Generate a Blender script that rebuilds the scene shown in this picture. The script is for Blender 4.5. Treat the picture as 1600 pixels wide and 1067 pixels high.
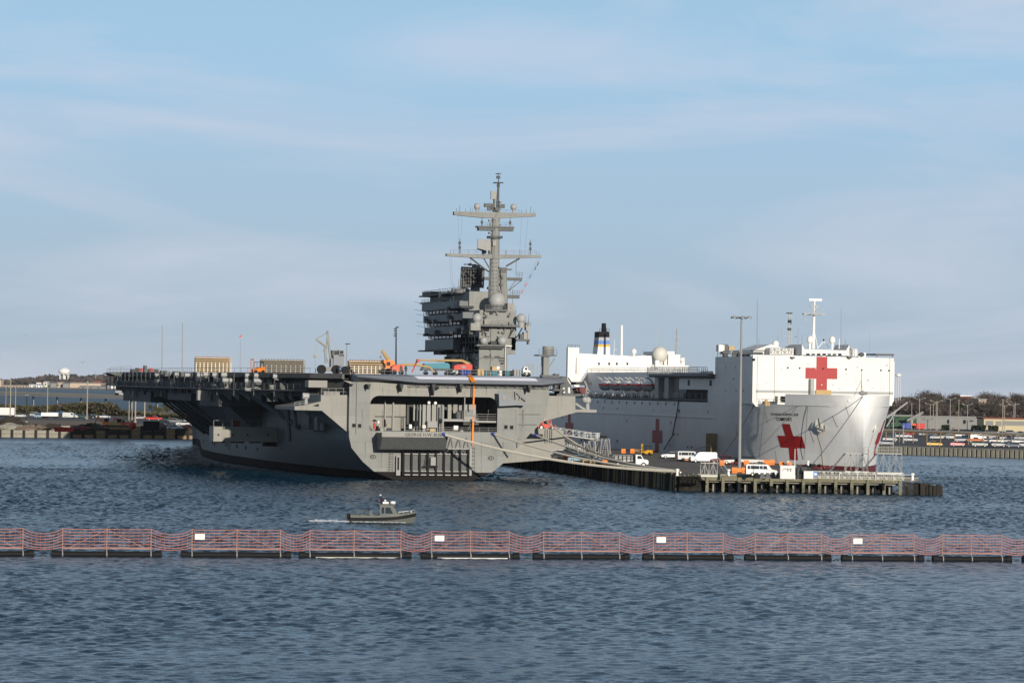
import bpy, math, random
from mathutils import Matrix, Vector
import numpy as np
for o in list(bpy.data.objects): bpy.data.objects.remove(o, do_unlink=True)
S = bpy.context.scene
COL = S.collection
R = math.radians
rnd = random.Random(7)

# ------------------------------------------------------------------ camera
TH, RO = R(13.5), R(0.9)          # ships lie along +Y; camera looks 13.5 deg to starboard of that
c_, s_ = math.cos(TH), math.sin(TH)
CX, CY, CH, FPX, YH = -126.5, -588.8, 18.0, 5000.0, 603.0
ZOFF = 0.0                         # vertical trim added to everything built while it is set
cam_d = bpy.data.cameras.new('camera')
cam = bpy.data.objects.new('camera', cam_d); COL.objects.link(cam)
cam_d.sensor_width = 36.0
cam_d.lens = FPX * 36.0 / 1600.0
cam_d.clip_start, cam_d.clip_end = 1.0, 40000.0
ph = math.atan((YH - 533.5) / FPX)
rv = Vector((c_, -s_, 0)); fv = Vector((s_, c_, 0)); zv = Vector((0, 0, 1))
fw = fv * math.cos(ph) + zv * math.sin(ph); up = zv * math.cos(ph) - fv * math.sin(ph)
r2 = rv * math.cos(RO) + up * math.sin(RO); u2 = up * math.cos(RO) - rv * math.sin(RO)
M = Matrix((r2, u2, -fw)).transposed().to_4x4(); M.translation = (CX, CY, CH)
cam.matrix_world = M
S.camera = cam

# ------------------------------------------------------------------ sky, sun, exposure
SUN_AZ, SUN_EL = R(7), R(11)       # low sun behind the camera: 7 deg to starboard of dead astern
sun_dir = Vector((math.sin(SUN_AZ) * math.cos(SUN_EL), -math.cos(SUN_AZ) * math.cos(SUN_EL), math.sin(SUN_EL)))
W = bpy.data.worlds.new('World'); S.world = W; W.use_nodes = True
nt = W.node_tree; N = nt.nodes; L = nt.links
for n in list(N): N.remove(n)
sky = N.new('ShaderNodeTexSky'); sky.sky_type = 'NISHITA'; sky.sun_disc = False
sky.sun_elevation = SUN_EL
sky.sun_rotation = math.atan2(sun_dir.x, sun_dir.y)
sky.air_density = 1.0; sky.dust_density = 0.3; sky.ozone_density = 1.6; sky.altitude = 0
tc = N.new('ShaderNodeTexCoord')
mp = N.new('ShaderNodeMapping'); mp.inputs['Scale'].default_value = (2.6, 2.6, 13.0); mp.inputs['Rotation'].default_value = (0.04, -0.10, 0)
no = N.new('ShaderNodeTexNoise'); no.inputs['Scale'].default_value = 2.3; no.inputs['Detail'].default_value = 7; no.inputs['Roughness'].default_value = .55; no.inputs['Distortion'].default_value = .6
rp = N.new('ShaderNodeValToRGB'); rp.color_ramp.elements[0].position = .42; rp.color_ramp.elements[1].position = .74
mul = N.new('ShaderNodeMath'); mul.operation = 'MULTIPLY'; mul.inputs[1].default_value = .78
mx = N.new('ShaderNodeMix'); mx.data_type = 'RGBA'                  # thin haze veil over the clear sky
cl = N.new('ShaderNodeMix'); cl.data_type = 'RGBA'                  # cirrus over that
SKY_K = 1 / 0.055
sep = N.new('ShaderNodeSeparateXYZ')
vf = N.new('ShaderNodeMapRange'); vf.inputs['From Min'].default_value = .10; vf.inputs['From Max'].default_value = .34; vf.inputs['To Min'].default_value = .95; vf.inputs['To Max'].default_value = .0
vc = N.new('ShaderNodeMapRange'); vc.inputs['From Min'].default_value = 0; vc.inputs['From Max'].default_value = .11
veil = N.new('ShaderNodeMix'); veil.data_type = 'RGBA'
veil.inputs['A'].default_value = tuple(v * SKY_K for v in (.425, .515, .610)) + (1,); veil.inputs['B'].default_value = tuple(v * SKY_K for v in (.375, .600, .825)) + (1,)
cl.inputs['B'].default_value = tuple(v * SKY_K for v in (.64, .665, .77)) + (1,)
bg = N.new('ShaderNodeBackground'); bg.inputs['Strength'].default_value = 0.055
wo = N.new('ShaderNodeOutputWorld')
L.new(tc.outputs['Generated'], mp.inputs['Vector']); L.new(mp.outputs[0], no.inputs['Vector'])
L.new(no.outputs['Fac'], rp.inputs[0]); L.new(rp.outputs['Color'], mul.inputs[0])
L.new(sky.outputs[0], mx.inputs['A']); L.new(tc.outputs['Generated'], sep.inputs[0])
L.new(sep.outputs['Z'], vf.inputs['Value']); L.new(sep.outputs['Z'], vc.inputs['Value'])
L.new(vc.outputs[0], veil.inputs['Factor']); L.new(veil.outputs['Result'], mx.inputs['B']); L.new(vf.outputs[0], mx.inputs['Factor'])
L.new(mx.outputs['Result'], cl.inputs['A']); L.new(mul.outputs[0], cl.inputs['Factor'])
L.new(cl.outputs['Result'], bg.inputs['Color']); L.new(bg.outputs[0], wo.inputs[0])
sl = bpy.data.lights.new('sun', 'SUN'); sl.energy = 4.4; sl.angle = R(0.5); sl.color = (1.0, 0.92, 0.80)
so = bpy.data.objects.new('sun', sl); COL.objects.link(so)
so.rotation_euler = sun_dir.to_track_quat('Z', 'Y').to_euler()
S.view_settings.view_transform = 'Standard'; S.view_settings.look = 'None'
S.view_settings.exposure = 0.0; S.view_settings.gamma = 1.0
S.view_settings.use_curve_mapping = False
S.cycles.max_bounces = 5; S.cycles.diffuse_bounces = 2; S.cycles.glossy_bounces = 3
S.cycles.transparent_max_bounces = 6; S.cycles.use_denoising = True
S.cycles.caustics_reflective = False; S.cycles.caustics_refractive = False

# ------------------------------------------------------------------ photo -> place helpers (metres; X starboard, Y ahead, Z up)
def de(px, py):
    x, y = px - 800, py - 533.5
    return x * math.cos(RO) + y * math.sin(RO), 533.5 - x * math.sin(RO) + y * math.cos(RO)
def aty(px, py, Y):
    u, v = de(px, py); k = u / FPX; y = Y - CY
    x = (y * s_ + k * y * c_) / (c_ - k * s_); D = x * s_ + y * c_
    return Vector((x + CX, Y, CH + (YH - v) / FPX * D - ZOFF))
def atx(px, py, X):
    u, v = de(px, py); k = u / FPX; x = X - CX
    y = (x * c_ - k * x * s_) / (k * c_ + s_); D = x * s_ + y * c_
    return Vector((X, y + CY, CH + (YH - v) / FPX * D - ZOFF))
def atz(px, py, Z):
    u, v = de(px, py); D = (CH - Z) * FPX / (v - YH); l = u / FPX * D
    return Vector((CX + l * c_ + D * s_, CY - l * s_ + D * c_, Z))
def atd(px, py, D):
    u, v = de(px, py); l = u / FPX * D
    return Vector((CX + l * c_ + D * s_, CY - l * s_ + D * c_, CH + (YH - v) / FPX * D - ZOFF))

# ------------------------------------------------------------------ materials
MAT = {}
def mat(name, rgb, rough=.6, var=.10, scale=.25, streak=0.0, stain=(.16, .10, .06), metal=0.0, bump=0.0, bscale=6.0, spec=.35, seam=0.0):
    m = bpy.data.materials.new(name); m.use_nodes = True
    t = m.node_tree; n = t.nodes; l = t.links
    p = n['Principled BSDF']; p.inputs['Roughness'].default_value = rough; p.inputs['Metallic'].default_value = metal
    p.inputs['Specular IOR Level'].default_value = spec
    ge = n.new('ShaderNodeNewGeometry')
    nz = n.new('ShaderNodeTexNoise'); nz.inputs['Scale'].default_value = scale; nz.inputs['Detail'].default_value = 6; nz.inputs['Roughness'].default_value = .65
    l.new(ge.outputs['Position'], nz.inputs['Vector'])
    a = n.new('ShaderNodeMix'); a.data_type = 'RGBA'
    a.inputs['A'].default_value = tuple(max(0, v * (1 - var * 1.6)) for v in rgb) + (1,)
    a.inputs['B'].default_value = tuple(min(1, v * (1 + var * 1.2)) for v in rgb) + (1,)
    l.new(nz.outputs['Fac'], a.inputs['Factor'])
    out = a.outputs['Result']
    if seam:
        # faint plate lines: brick pattern over (x+y, z)
        cx = n.new('ShaderNodeSeparateXYZ'); l.new(ge.outputs['Position'], cx.inputs[0])
        ad = n.new('ShaderNodeMath'); ad.operation = 'ADD'; l.new(cx.outputs[0], ad.inputs[0]); l.new(cx.outputs[1], ad.inputs[1])
        cb = n.new('ShaderNodeCombineXYZ'); l.new(ad.outputs[0], cb.inputs[0]); l.new(cx.outputs[2], cb.inputs[1])
        br = n.new('ShaderNodeTexBrick'); br.inputs['Scale'].default_value = 1.0; br.inputs['Brick Width'].default_value = 6.0; br.inputs['Row Height'].default_value = 2.4
        br.inputs['Mortar Size'].default_value = .05; br.inputs['Mortar Smooth'].default_value = .6
        br.inputs['Color1'].default_value = (1, 1, 1, 1); br.inputs['Color2'].default_value = (1 - seam * .5,) * 3 + (1,); br.inputs['Mortar'].default_value = (1 - seam,) * 3 + (1,)
        l.new(cb.outputs[0], br.inputs['Vector'])
        mm = n.new('ShaderNodeMix'); mm.data_type = 'RGBA'; mm.blend_type = 'MULTIPLY'; mm.inputs['Factor'].default_value = 1
        l.new(out, mm.inputs['A']); l.new(br.outputs['Color'], mm.inputs['B']); out = mm.outputs['Result']
    if streak:
        mpn = n.new('ShaderNodeMapping'); mpn.inputs['Scale'].default_value = (1.1, 1.1, .07)
        l.new(ge.outputs['Position'], mpn.inputs['Vector'])
        n2 = n.new('ShaderNodeTexNoise'); n2.inputs['Scale'].default_value = 1.0; n2.inputs['Detail'].default_value = 5; n2.inputs['Roughness'].default_value = .7
        l.new(mpn.outputs[0], n2.inputs['Vector'])
        r = n.new('ShaderNodeValToRGB'); r.color_ramp.elements[0].position = .52; r.color_ramp.elements[1].position = .8
        l.new(n2.outputs['Fac'], r.inputs[0])
        k = n.new('ShaderNodeMath'); k.operation = 'MULTIPLY'; k.inputs[1].default_value = streak; l.new(r.outputs['Color'], k.inputs[0])
        b = n.new('ShaderNodeMix'); b.data_type = 'RGBA'; b.inputs['B'].default_value = stain + (1,)
        l.new(k.outputs[0], b.inputs['Factor']); l.new(out, b.inputs['A']); out = b.outputs['Result']
    l.new(out, p.inputs['Base Color'])
    if bump:
        n3 = n.new('ShaderNodeTexNoise'); n3.inputs['Scale'].default_value = bscale; n3.inputs['Detail'].default_value = 4
        l.new(ge.outputs['Position'], n3.inputs['Vector'])
        bp = n.new('ShaderNodeBump'); bp.inputs['Strength'].default_value = bump; bp.inputs['Distance'].default_value = .1
        l.new(n3.outputs['Fac'], bp.inputs['Height']); l.new(bp.outputs[0], p.inputs['Normal'])
    MAT[name] = m
    return m
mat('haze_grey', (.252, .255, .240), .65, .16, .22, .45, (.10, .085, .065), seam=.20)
mat('hull_grey_shaded', (.115, .128, .135), .5, .2, .12, .40, (.05, .045, .04), seam=.18)  # same paint as the transom, darkened to put the port side's shade into it
mat('light_grey', (.30, .30, .285), .6, .10, .4, .2, (.14, .12, .10))
mat('beige_grey', (.305, .297, .268), .65, .12, .3, .45, (.14, .11, .08), seam=.16)
mat('dark_grey', (.05, .054, .056), .7, .2, .5)  # dark gear tone, lowered further for the shade under the port gallery
mat('gear_grey', (.10, .105, .105), .6, .3, 1.5, .2)
mat('deck_dark', (.07, .072, .075), .9, .2, .4, bump=.3)
mat('ramp_pale', (.62, .63, .70), .6, .06, .4)
mat('ramp_grey', (.20, .215, .24), .55, .08, .4)
mat('boot_black', (.016, .014, .014), .8, .3, .4, .25, (.05, .022, .016), spec=.15)
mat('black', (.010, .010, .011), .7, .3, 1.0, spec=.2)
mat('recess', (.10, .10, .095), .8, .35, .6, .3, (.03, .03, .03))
mat('white_ship', (.76, .74, .70), .5, .06, .15, .22, (.46, .38, .29), seam=.09)
mat('white_side', (.84, .84, .825), .5, .08, .12, .30, (.40, .36, .31), seam=.11)
mat('white', (.80, .79, .76), .5, .04, .6)
mat('cream', (.62, .60, .52), .5, .06, .8)
mat('radome_grey', (.36, .36, .35), .5, .05, .5)
mat('red_cross', (.38, .022, .022), .5, .10, .3, .12, (.3, .1, .08))
mat('maroon', (.16, .025, .03), .6, .3, .5, .2)
mat('red', (.55, .035, .02), .5, .2, 1.2)
mat('red_orange', (.62, .09, .03), .5, .2, 1.2)
mat('orange', (.75, .20, .02), .5, .15, 1.2)
mat('orange_tape', (.80, .24, .01), .6, .12, 1.2)
mat('yellow', (.70, .38, .02), .5, .1, 1.0)
mat('tan', (.48, .33, .14), .6, .15, 1.0)
mat('blue', (.03, .07, .32), .5, .15, 1.0)
mat('teal', (.03, .20, .26), .5, .15, 1.0)
mat('stack_blue', (.08, .20, .50), .5, .05)
mat('stack_grey', (.34, .35, .35), .5, .05)
mat('rope', (.80, .72, .58), .9, .15, 3.0)
mat('rope_dark', (.03, .03, .03), .9, .2, 3.0)
mat('rope_orange', (.56, .19, .12), .8, .18, 1.2)
mat('net_pale', (.36, .22, .18), .8, .2, 1.2)
mat('timber_black', (.03, .026, .02), .9, .6, 1.5, .5, (.10, .09, .055))
mat('timber_brown', (.30, .21, .11), .9, .35, 1.0, .4, (.08, .05, .03))
mat('lumber', (.50, .37, .22), .8, .25, 1.2, .2, (.28, .10, .04))
mat('lumber_grey', (.27, .24, .19), .8, .25, 1.2)
mat('concrete', (.30, .285, .235), .9, .25, .6, .4, (.12, .11, .06), bump=.3, bscale=2)
mat('concrete_green', (.20, .185, .125), .9, .3, .7, .5, (.09, .085, .04), bump=.3, bscale=2)
mat('pier_deck', (.155, .14, .122), .95, .25, .12, bump=.2)
mat('asphalt', (.075, .075, .08), .95, .25, .05)
mat('gravel_tan', (.20, .15, .11), .95, .35, .08, bump=.3)
mat('soil_dark', (.045, .035, .026), 1, .5, .4, bump=.6, bscale=1.5)
mat('grass_dry', (.12, .12, .055), 1, .35, .05)
mat('alu', (.45, .45, .43), .45, .15, 2, metal=.3)
mat('steel_grey', (.28, .28, .28), .5, .12, 1)
mat('pole_tan', (.34, .30, .24), .6, .1, 1)
mat('glass_dark', (.012, .016, .02), .08, .1, 1, spec=.8)
mat('glass_sky', (.10, .14, .16), .08, .1, 1, spec=.8)
mat('tyre', (.015, .015, .015), .9, .2, 3)
mat('green_dark', (.03, .08, .04), .7, .3, .5)
mat('boat_grey', (.115, .12, .105), .55, .08, 1.0)
mat('foam', (.75, .78, .80), .9, .1, 2.0)
mat('brick_red', (.20, .06, .045), .9, .2, .3)
mat('building_tan', (.50, .40, .31), .85, .08, .05)
mat('building_grey', (.24, .24, .23), .85, .1, .05)
mat('building_cream', (.55, .47, .30), .85, .08, .05)
mat('hill', (.06, .05, .04), 1, .35, .02)
mat('shore', (.24, .20, .16), 1, .2, .02)

def leafy(name, a, b):
    m = bpy.data.materials.new(name); m.use_nodes = True
    t = m.node_tree; n = t.nodes; l = t.links; p = n['Principled BSDF']
    p.inputs['Roughness'].default_value = .95; p.inputs['Specular IOR Level'].default_value = .1
    ge = n.new('ShaderNodeNewGeometry'); mxn = n.new('ShaderNodeMix'); mxn.data_type = 'RGBA'
    mxn.inputs['A'].default_value = a + (1,); mxn.inputs['B'].default_value = b + (1,)
    l.new(ge.outputs['Random Per Island'], mxn.inputs['Factor']); l.new(mxn.outputs['Result'], p.inputs['Base Color'])
    MAT[name] = m
leafy('twig_brown', (.060, .049, .043), (.125, .103, .09))
leafy('leaf_olive', (.035, .042, .016), (.12, .105, .045))
leafy('leaf_ever', (.012, .022, .012), (.04, .055, .025))
leafy('far_wood', (.062, .05, .046), (.115, .092, .08))

# ------------------------------------------------------------------ mesh builder
class MB:
    def __init__(s): s.v = []; s.f = []; s.cut = []
    def add(s, vs, fs):
        o = len(s.v); s.cut.append((o, len(s.f))); s.v += [(v[0], v[1], v[2] + ZOFF) for v in vs]; s.f += [tuple(i + o for i in f) for f in fs]; return s
    def box(s, x0, x1, y0, y1, z0, z1):
        return s.add([(x0, y0, z0), (x1, y0, z0), (x1, y1, z0), (x0, y1, z0), (x0, y0, z1), (x1, y0, z1), (x1, y1, z1), (x0, y1, z1)],
                     [(0, 3, 2, 1), (4, 5, 6, 7), (0, 1, 5, 4), (1, 2, 6, 5), (2, 3, 7, 6), (3, 0, 4, 7)])
    def cbox(s, x, y, z, dx, dy, dz):     # centre x,y; base z
        return s.box(x - dx / 2, x + dx / 2, y - dy / 2, y + dy / 2, z, z + dz)
    def prism(s, poly, a0, a1, axis='y'):  # poly of 2-tuples; 'y': (x,z), 'z': (x,y), 'x': (y,z)
        n = len(poly)
        if axis == 'y': w = lambda p, a: (p[0], a, p[1])
        elif axis == 'z': w = lambda p, a: (p[0], p[1], a)
        else: w = lambda p, a: (a, p[0], p[1])
        vs = [w(p, a0) for p in poly] + [w(p, a1) for p in poly]
        fs = [tuple(range(n)), tuple(range(2 * n - 1, n - 1, -1))] + [(i, i + n, (i + 1) % n + n, (i + 1) % n) for i in range(n)]
        return s.add(vs, fs)
    def cyl(s, p0, p1, r0, r1=None, n=8, cap=True):
        r1 = r0 if r1 is None else r1
        p0 = Vector(p0); p1 = Vector(p1); d = (p1 - p0)
        if d.length < 1e-6: return s
        d.normalize(); a = d.orthogonal().normalized(); b = d.cross(a)
        vs = []
        for p, r in ((p0, r0), (p1, r1)):
            for i in range(n):
                t = 2 * math.pi * i / n; vs.append(p + (a * math.cos(t) + b * math.sin(t)) * r)
        fs = [(i, (i + 1) % n, (i + 1) % n + n, i + n) for i in range(n)]
        if cap: fs += [tuple(range(n - 1, -1, -1)), tuple(range(n, 2 * n))]
        return s.add(vs, fs)
    def tube(s, pts, r, n=6):
        for a, b in zip(pts[:-1], pts[1:]): s.cyl(a, b, r, r, n)
        return s
    def lathe(s, prof, x, y, n=12):       # prof list of (r,z)
        vs = []
        for r, z in prof:
            for i in range(n):
                t = 2 * math.pi * i / n; vs.append((x + r * math.cos(t), y + r * math.sin(t), z))
        fs = []
        for k in range(len(prof) - 1):
            for i in range(n): fs.append((k * n + i, k * n + (i + 1) % n, (k + 1) * n + (i + 1) % n, (k + 1) * n + i))
        fs += [tuple(range(n - 1, -1, -1)), tuple(range((len(prof) - 1) * n, len(prof) * n))]
        return s.add(vs, fs)
    def ball(s, x, y, z, r, n=12, squash=1.0, cut=-1.0):
        k = 8; prof = []
        for i in range(k + 1):
            t = -math.pi / 2 + math.pi * i / k
            if math.sin(t) >= cut: prof.append((max(.001, r * math.cos(t)), z + r * squash * math.sin(t)))
        return s.lathe(prof, x, y, n)
    def rail(s, pts, h=1.1, step=2.0, r=.045, bars=2):
        for a, b in zip(pts[:-1], pts[1:]):
            a = Vector(a); b = Vector(b); d = (b - a).length; n = max(1, int(round(d / step)))
            for i in range(n + 1):
                p = a.lerp(b, i / n); s.cyl(p, p + Vector((0, 0, h)), r, r, 4)
            for k in range(1, bars + 1):
                q = Vector((0, 0, h * k / bars)); s.cyl(a + q, b + q, r, r, 4)
        return s
    def truss(s, a, b, h, r=.06, n=8, up=(0, 0, 1)):
        a = Vector(a); b = Vector(b); u = Vector(up) * h
        s.cyl(a, b, r, r, 4); s.cyl(a + u, b + u, r, r, 4)
        for i in range(n + 1):
            p = a.lerp(b, i / n); s.cyl(p, p + u, r * .8, r * .8, 4)
            if i < n:
                q = a.lerp(b, (i + 1) / n)
                s.cyl(p + (u if i % 2 else u * 0), q + (u * 0 if i % 2 else u), r * .8, r * .8, 4)
        return s
    def grid(s, fn, nu, nv):
        vs = [fn(i / nu, j / nv) for j in range(nv + 1) for i in range(nu + 1)]
        fs = [(j * (nu + 1) + i, j * (nu + 1) + i + 1, (j + 1) * (nu + 1) + i + 1, (j + 1) * (nu + 1) + i) for j in range(nv) for i in range(nu)]
        return s.add(vs, fs)
    def mesh(s, name, m, off=None, smooth=False):
        me = bpy.data.meshes.new(name)
        vs = s.v if off is None else [(v[0] - off[0], v[1] - off[1], v[2] - off[2]) for v in s.v]
        me.from_pydata(vs, [], s.f); me.materials.append(MAT[m])
        if smooth:
            me.polygons.foreach_set('use_smooth', [True] * len(me.polygons))
            me.set_sharp_from_angle(angle=R(35))
        me.update()
        return me
    def build(s, name, m, parent=None, smooth=False, local=False):
        off = None
        if parent is not None and not local:
            off = Vector(parent.location); q = parent.parent
            while q is not None: off += Vector(q.location); q = q.parent
        me = s.mesh(name, m, off, smooth)
        o = bpy.data.objects.new(name, me); COL.objects.link(o)
        if parent is not None: o.parent = parent
        return o
def tag(o, label=None, cat=None, group=None, kind=None):
    if label: o['label'] = label
    if cat: o['category'] = cat
    if group: o['group'] = group
    if kind: o['kind'] = kind
    return o
def thing(name, loc, label, cat, group=None, rz=0):
    o = bpy.data.objects.new(name, None); COL.objects.link(o); o.empty_display_size = .5
    o.location = loc; o.rotation_euler = (0, 0, rz)
    return tag(o, label, cat, group)
def copy_tree(o, parent=None):
    q = o.copy(); COL.objects.link(q); q.parent = parent
    for ch in list(o.children):
        if ch.name in bpy.data.objects: copy_tree(ch, q)
    return q
def solo(mb, name, m, label, cat, group=None, smooth=False, kind=None):   # one-mesh thing, origin at its base centre
    xs = [v[0] for v in mb.v]; ys = [v[1] for v in mb.v]; zs = [v[2] for v in mb.v]
    off = Vector(((min(xs) + max(xs)) / 2, (min(ys) + max(ys)) / 2, min(zs)))
    o = bpy.data.objects.new(name, mb.mesh(name, m, off, smooth)); COL.objects.link(o); o.location = off
    return tag(o, label, cat, group, kind)
def pb(m, px0, px1, py0, py1, Y0, Y1):     # box whose aft face at Y0 spans that window of the view
    a = aty(px0, py1, Y0); b = aty(px1, py0, Y0)
    return m.box(a.x, b.x, Y0, Y1, a.z, b.z)
def pp(m, pts, Y0, Y1):                    # prism whose aft face is that outline
    return m.prism([(q.x, q.z) for q in (aty(x, y, Y0) for x, y in pts)], Y0, Y1)
def text_mb(txt, size):
    cu = bpy.data.curves.new('t', 'FONT'); cu.body = txt; cu.size = size; cu.align_x = 'CENTER'; cu.align_y = 'CENTER'; cu.extrude = 0
    cu.resolution_u = 2; cu.offset = size * .012
    ob = bpy.data.objects.new('t', cu); me = bpy.data.meshes.new_from_object(ob)
    m = MB(); m.add([v.co[:] for v in me.vertices], [tuple(p.vertices) for p in me.polygons])
    bpy.data.objects.remove(ob); bpy.data.meshes.remove(me); bpy.data.curves.remove(cu)
    return m
def rope(name, a, b, sag, r, m, label, cat='rope', group=None, n=14):
    a = Vector(a); b = Vector(b); pts = []
    for i in range(n + 1):
        t = i / n; p = a.lerp(b, t); p.z -= sag * 4 * t * (1 - t); pts.append(p)
    return solo(MB().tube(pts, r, 6), name, m, label, cat, group)

# ------------------------------------------------------------------ water
def water_material():
    m = bpy.data.materials.new('water'); m.use_nodes = True
    t = m.node_tree; n = t.nodes; l = t.links; p = n['Principled BSDF']
    p.inputs['Base Color'].default_value = (.003, .036, .070, 1); p.inputs['Roughness'].default_value = .10; p.inputs['IOR'].default_value = 1.33
    ge = n.new('ShaderNodeNewGeometry')
    def noise(scale, sx, sy, rot, det, rough=.55):
        mpn = n.new('ShaderNodeMapping'); mpn.inputs['Scale'].default_value = (sx, sy, 1); mpn.inputs['Rotation'].default_value = (0, 0, rot)
        l.new(ge.outputs['Position'], mpn.inputs['Vector'])
        z = n.new('ShaderNodeTexNoise'); z.inputs['Scale'].default_value = scale; z.inputs['Detail'].default_value = det; z.inputs['Roughness'].default_value = rough
        l.new(mpn.outputs[0], z.inputs['Vector']); return z
    a = noise(.22, 1, 1.3, .5, 5, .6); b = noise(1.1, 1, 1, -.4, 4, .6)
    g = noise(.011, 1, 2.2, -.2, 3)
    k = n.new('ShaderNodeMapRange'); k.inputs['From Min'].default_value = .35; k.inputs['From Max'].default_value = .65; k.inputs['To Min'].default_value = .55; k.inputs['To Max'].default_value = 1.15
    l.new(g.outputs['Fac'], k.inputs['Value'])
    s1 = n.new('ShaderNodeMath'); s1.operation = 'MULTIPLY'; s1.inputs[1].default_value = 1.5; l.new(a.outputs['Fac'], s1.inputs[0])
    s2 = n.new('ShaderNodeMath'); s2.operation = 'MULTIPLY_ADD'; s2.inputs[1].default_value = .30; l.new(b.outputs['Fac'], s2.inputs[0]); l.new(s1.outputs[0], s2.inputs[2])
    bp = n.new('ShaderNodeBump'); bp.inputs['Distance'].default_value = WAVE; l.new(s2.outputs[0], bp.inputs['Height']); l.new(k.outputs[0], bp.inputs['Strength'])
    l.new(bp.outputs[0], p.inputs['Normal'])
    av = n.new('ShaderNodeAttribute'); av.attribute_name = 'chop'; rg = n.new('ShaderNodeMapRange'); rg.inputs['To Min'].default_value = .42; rg.inputs['To Max'].default_value = .17
    l.new(av.outputs['Fac'], rg.inputs['Value']); l.new(rg.outputs[0], p.inputs['Roughness'])
    MAT['water'] = m
WAVE = .42
water_material()
def sea_sheet():
    # one sheet: fine cells with real waves between camera and ships, coarse cells out to the horizon
    x = np.concatenate([[-9000, -3000, -1200, -600, -260], np.arange(-140, 165, .45), np.arange(165, 290, 1.5), [330, 420, 900, 2500, 9000]])
    y = np.concatenate([[-3000, -1000, -620, -520], np.arange(-470, -250, .4), np.arange(-250, 60, .6), np.arange(60, 385, 1.3), [430, 520, 700, 1000, 2000, 4000, 9000]])
    Xg, Yg = np.meshgrid(x, y); Z = np.zeros_like(Xg)
    rs = np.random.RandomState(3)
    for i in range(64):
        lam = .85 * (2.2 / .85) ** rs.rand(); k = 2 * np.pi / lam
        th = R(-72) + rs.randn() * .75
        amp = .0080 * lam
        Z += amp * np.sin(k * (Xg * np.cos(th) + Yg * np.sin(th)) + rs.rand() * 6.28)
    gx = np.clip(np.minimum(Xg + 140, 289 - Xg) / 10, 0, 1); gy = np.clip(np.minimum((Yg + 470) * 3, 384 - Yg) / 60, 0, 1)
    patch = np.zeros_like(Xg)
    for i in range(14):
        kx, ky = rs.randn() * .018, rs.randn() * .045
        patch += np.sin(Xg * kx + Yg * ky + rs.rand() * 6.28)
    patch = np.clip(.92 + .11 * patch, .6, 1.25)
    lee = np.where(Yg < -258, np.clip(.40 + (-262 - Yg) / 120 * .42, .40, .85), 1.0)     # the barrier shelters the water on its near side
    Z *= gx * gy * patch * lee
    nx, ny = len(x), len(y)
    vs = np.stack([Xg, Yg, Z], -1).reshape(-1, 3).astype(np.float32)
    i = np.arange((ny - 1) * (nx - 1)); r = i // (nx - 1); cc = i % (nx - 1); q = r * nx + cc
    f = np.stack([q, q + 1, q + nx + 1, q + nx], -1).astype(np.int32)
    me = bpy.data.meshes.new('water')
    me.vertices.add(len(vs)); me.vertices.foreach_set('co', vs.ravel())
    me.loops.add(f.size); me.loops.foreach_set('vertex_index', f.ravel())
    me.polygons.add(len(f)); me.polygons.foreach_set('loop_start', np.arange(0, f.size, 4, dtype=np.int32))
    me.polygons.foreach_set('loop_total', np.full(len(f), 4, dtype=np.int32))
    me.polygons.foreach_set('use_smooth', np.ones(len(f), dtype=bool))
    at = me.attributes.new('chop', 'FLOAT', 'POINT'); at.data.foreach_set('value', (gx * gy).ravel().astype(np.float32))
    me.update(calc_edges=True); me.materials.append(MAT['water'])
    o = bpy.data.objects.new('water', me); COL.objects.link(o); tag(o, kind='structure')
sea_sheet()

# ================================================================== AIRCRAFT CARRIER
DZ = 19.85
car = thing('aircraft_carrier', (0, 0, 0), 'huge grey aircraft carrier moored stern-on with tall island and mast', 'aircraft carrier')
HZ = [-1.5, 0, 1.6, 3.4, 6, 8, 12, 15.5]
HY = [(0, [4.5, 7.4, 11.3, 13.5, 15.7, 16.2, 16.25, 16.3]), (12, [8, 10.2, 13.2, 15, 16.8, 17.4, 17.6, 17.8]), (30, [11, 13.5, 15.6, 17.2, 18.4, 18.9, 19, 19.2]), (70, [17, 18.4, 19.2, 19.7, 20.2, 20.4, 20.4, 20.4]),
      (120, [19.5, 20, 20.3, 20.4, 20.4, 20.4, 20.4, 20.4]), (150, [19, 19.7, 20, 20.2, 20.4, 20.4, 21.5, 24]), (180, [17.2, 18.0, 18.3, 18.5, 18.8, 19.2, 22.2, 26]), (210, [13.4, 14.2, 14.5, 14.8, 15.2, 15.8, 19.5, 24]),
      (240, [9.3, 10, 10.3, 10.7, 11.2, 12, 16, 21.5]), (270, [5.4, 6, 6.3, 6.8, 7.6, 8.6, 12.6, 17.5]), (300, [1.6, 2, 2.3, 2.8, 3.8, 5, 9.2, 14]), (317, [.2, .4, .7, 1.2, 2.2, 3.4, 7.2, 12]), (330, [.1, .15, .2, .3, .6, 1.5, 5, 10])]
def lerp_tab(tab, Y):
    for (a, A), (b, B) in zip(tab[:-1], tab[1:]):
        if Y <= b:
            t = max(0, min(1, (Y - a) / (b - a))); return [p + (q - p) * t for p, q in zip(A, B)]
    return tab[-1][1]
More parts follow.
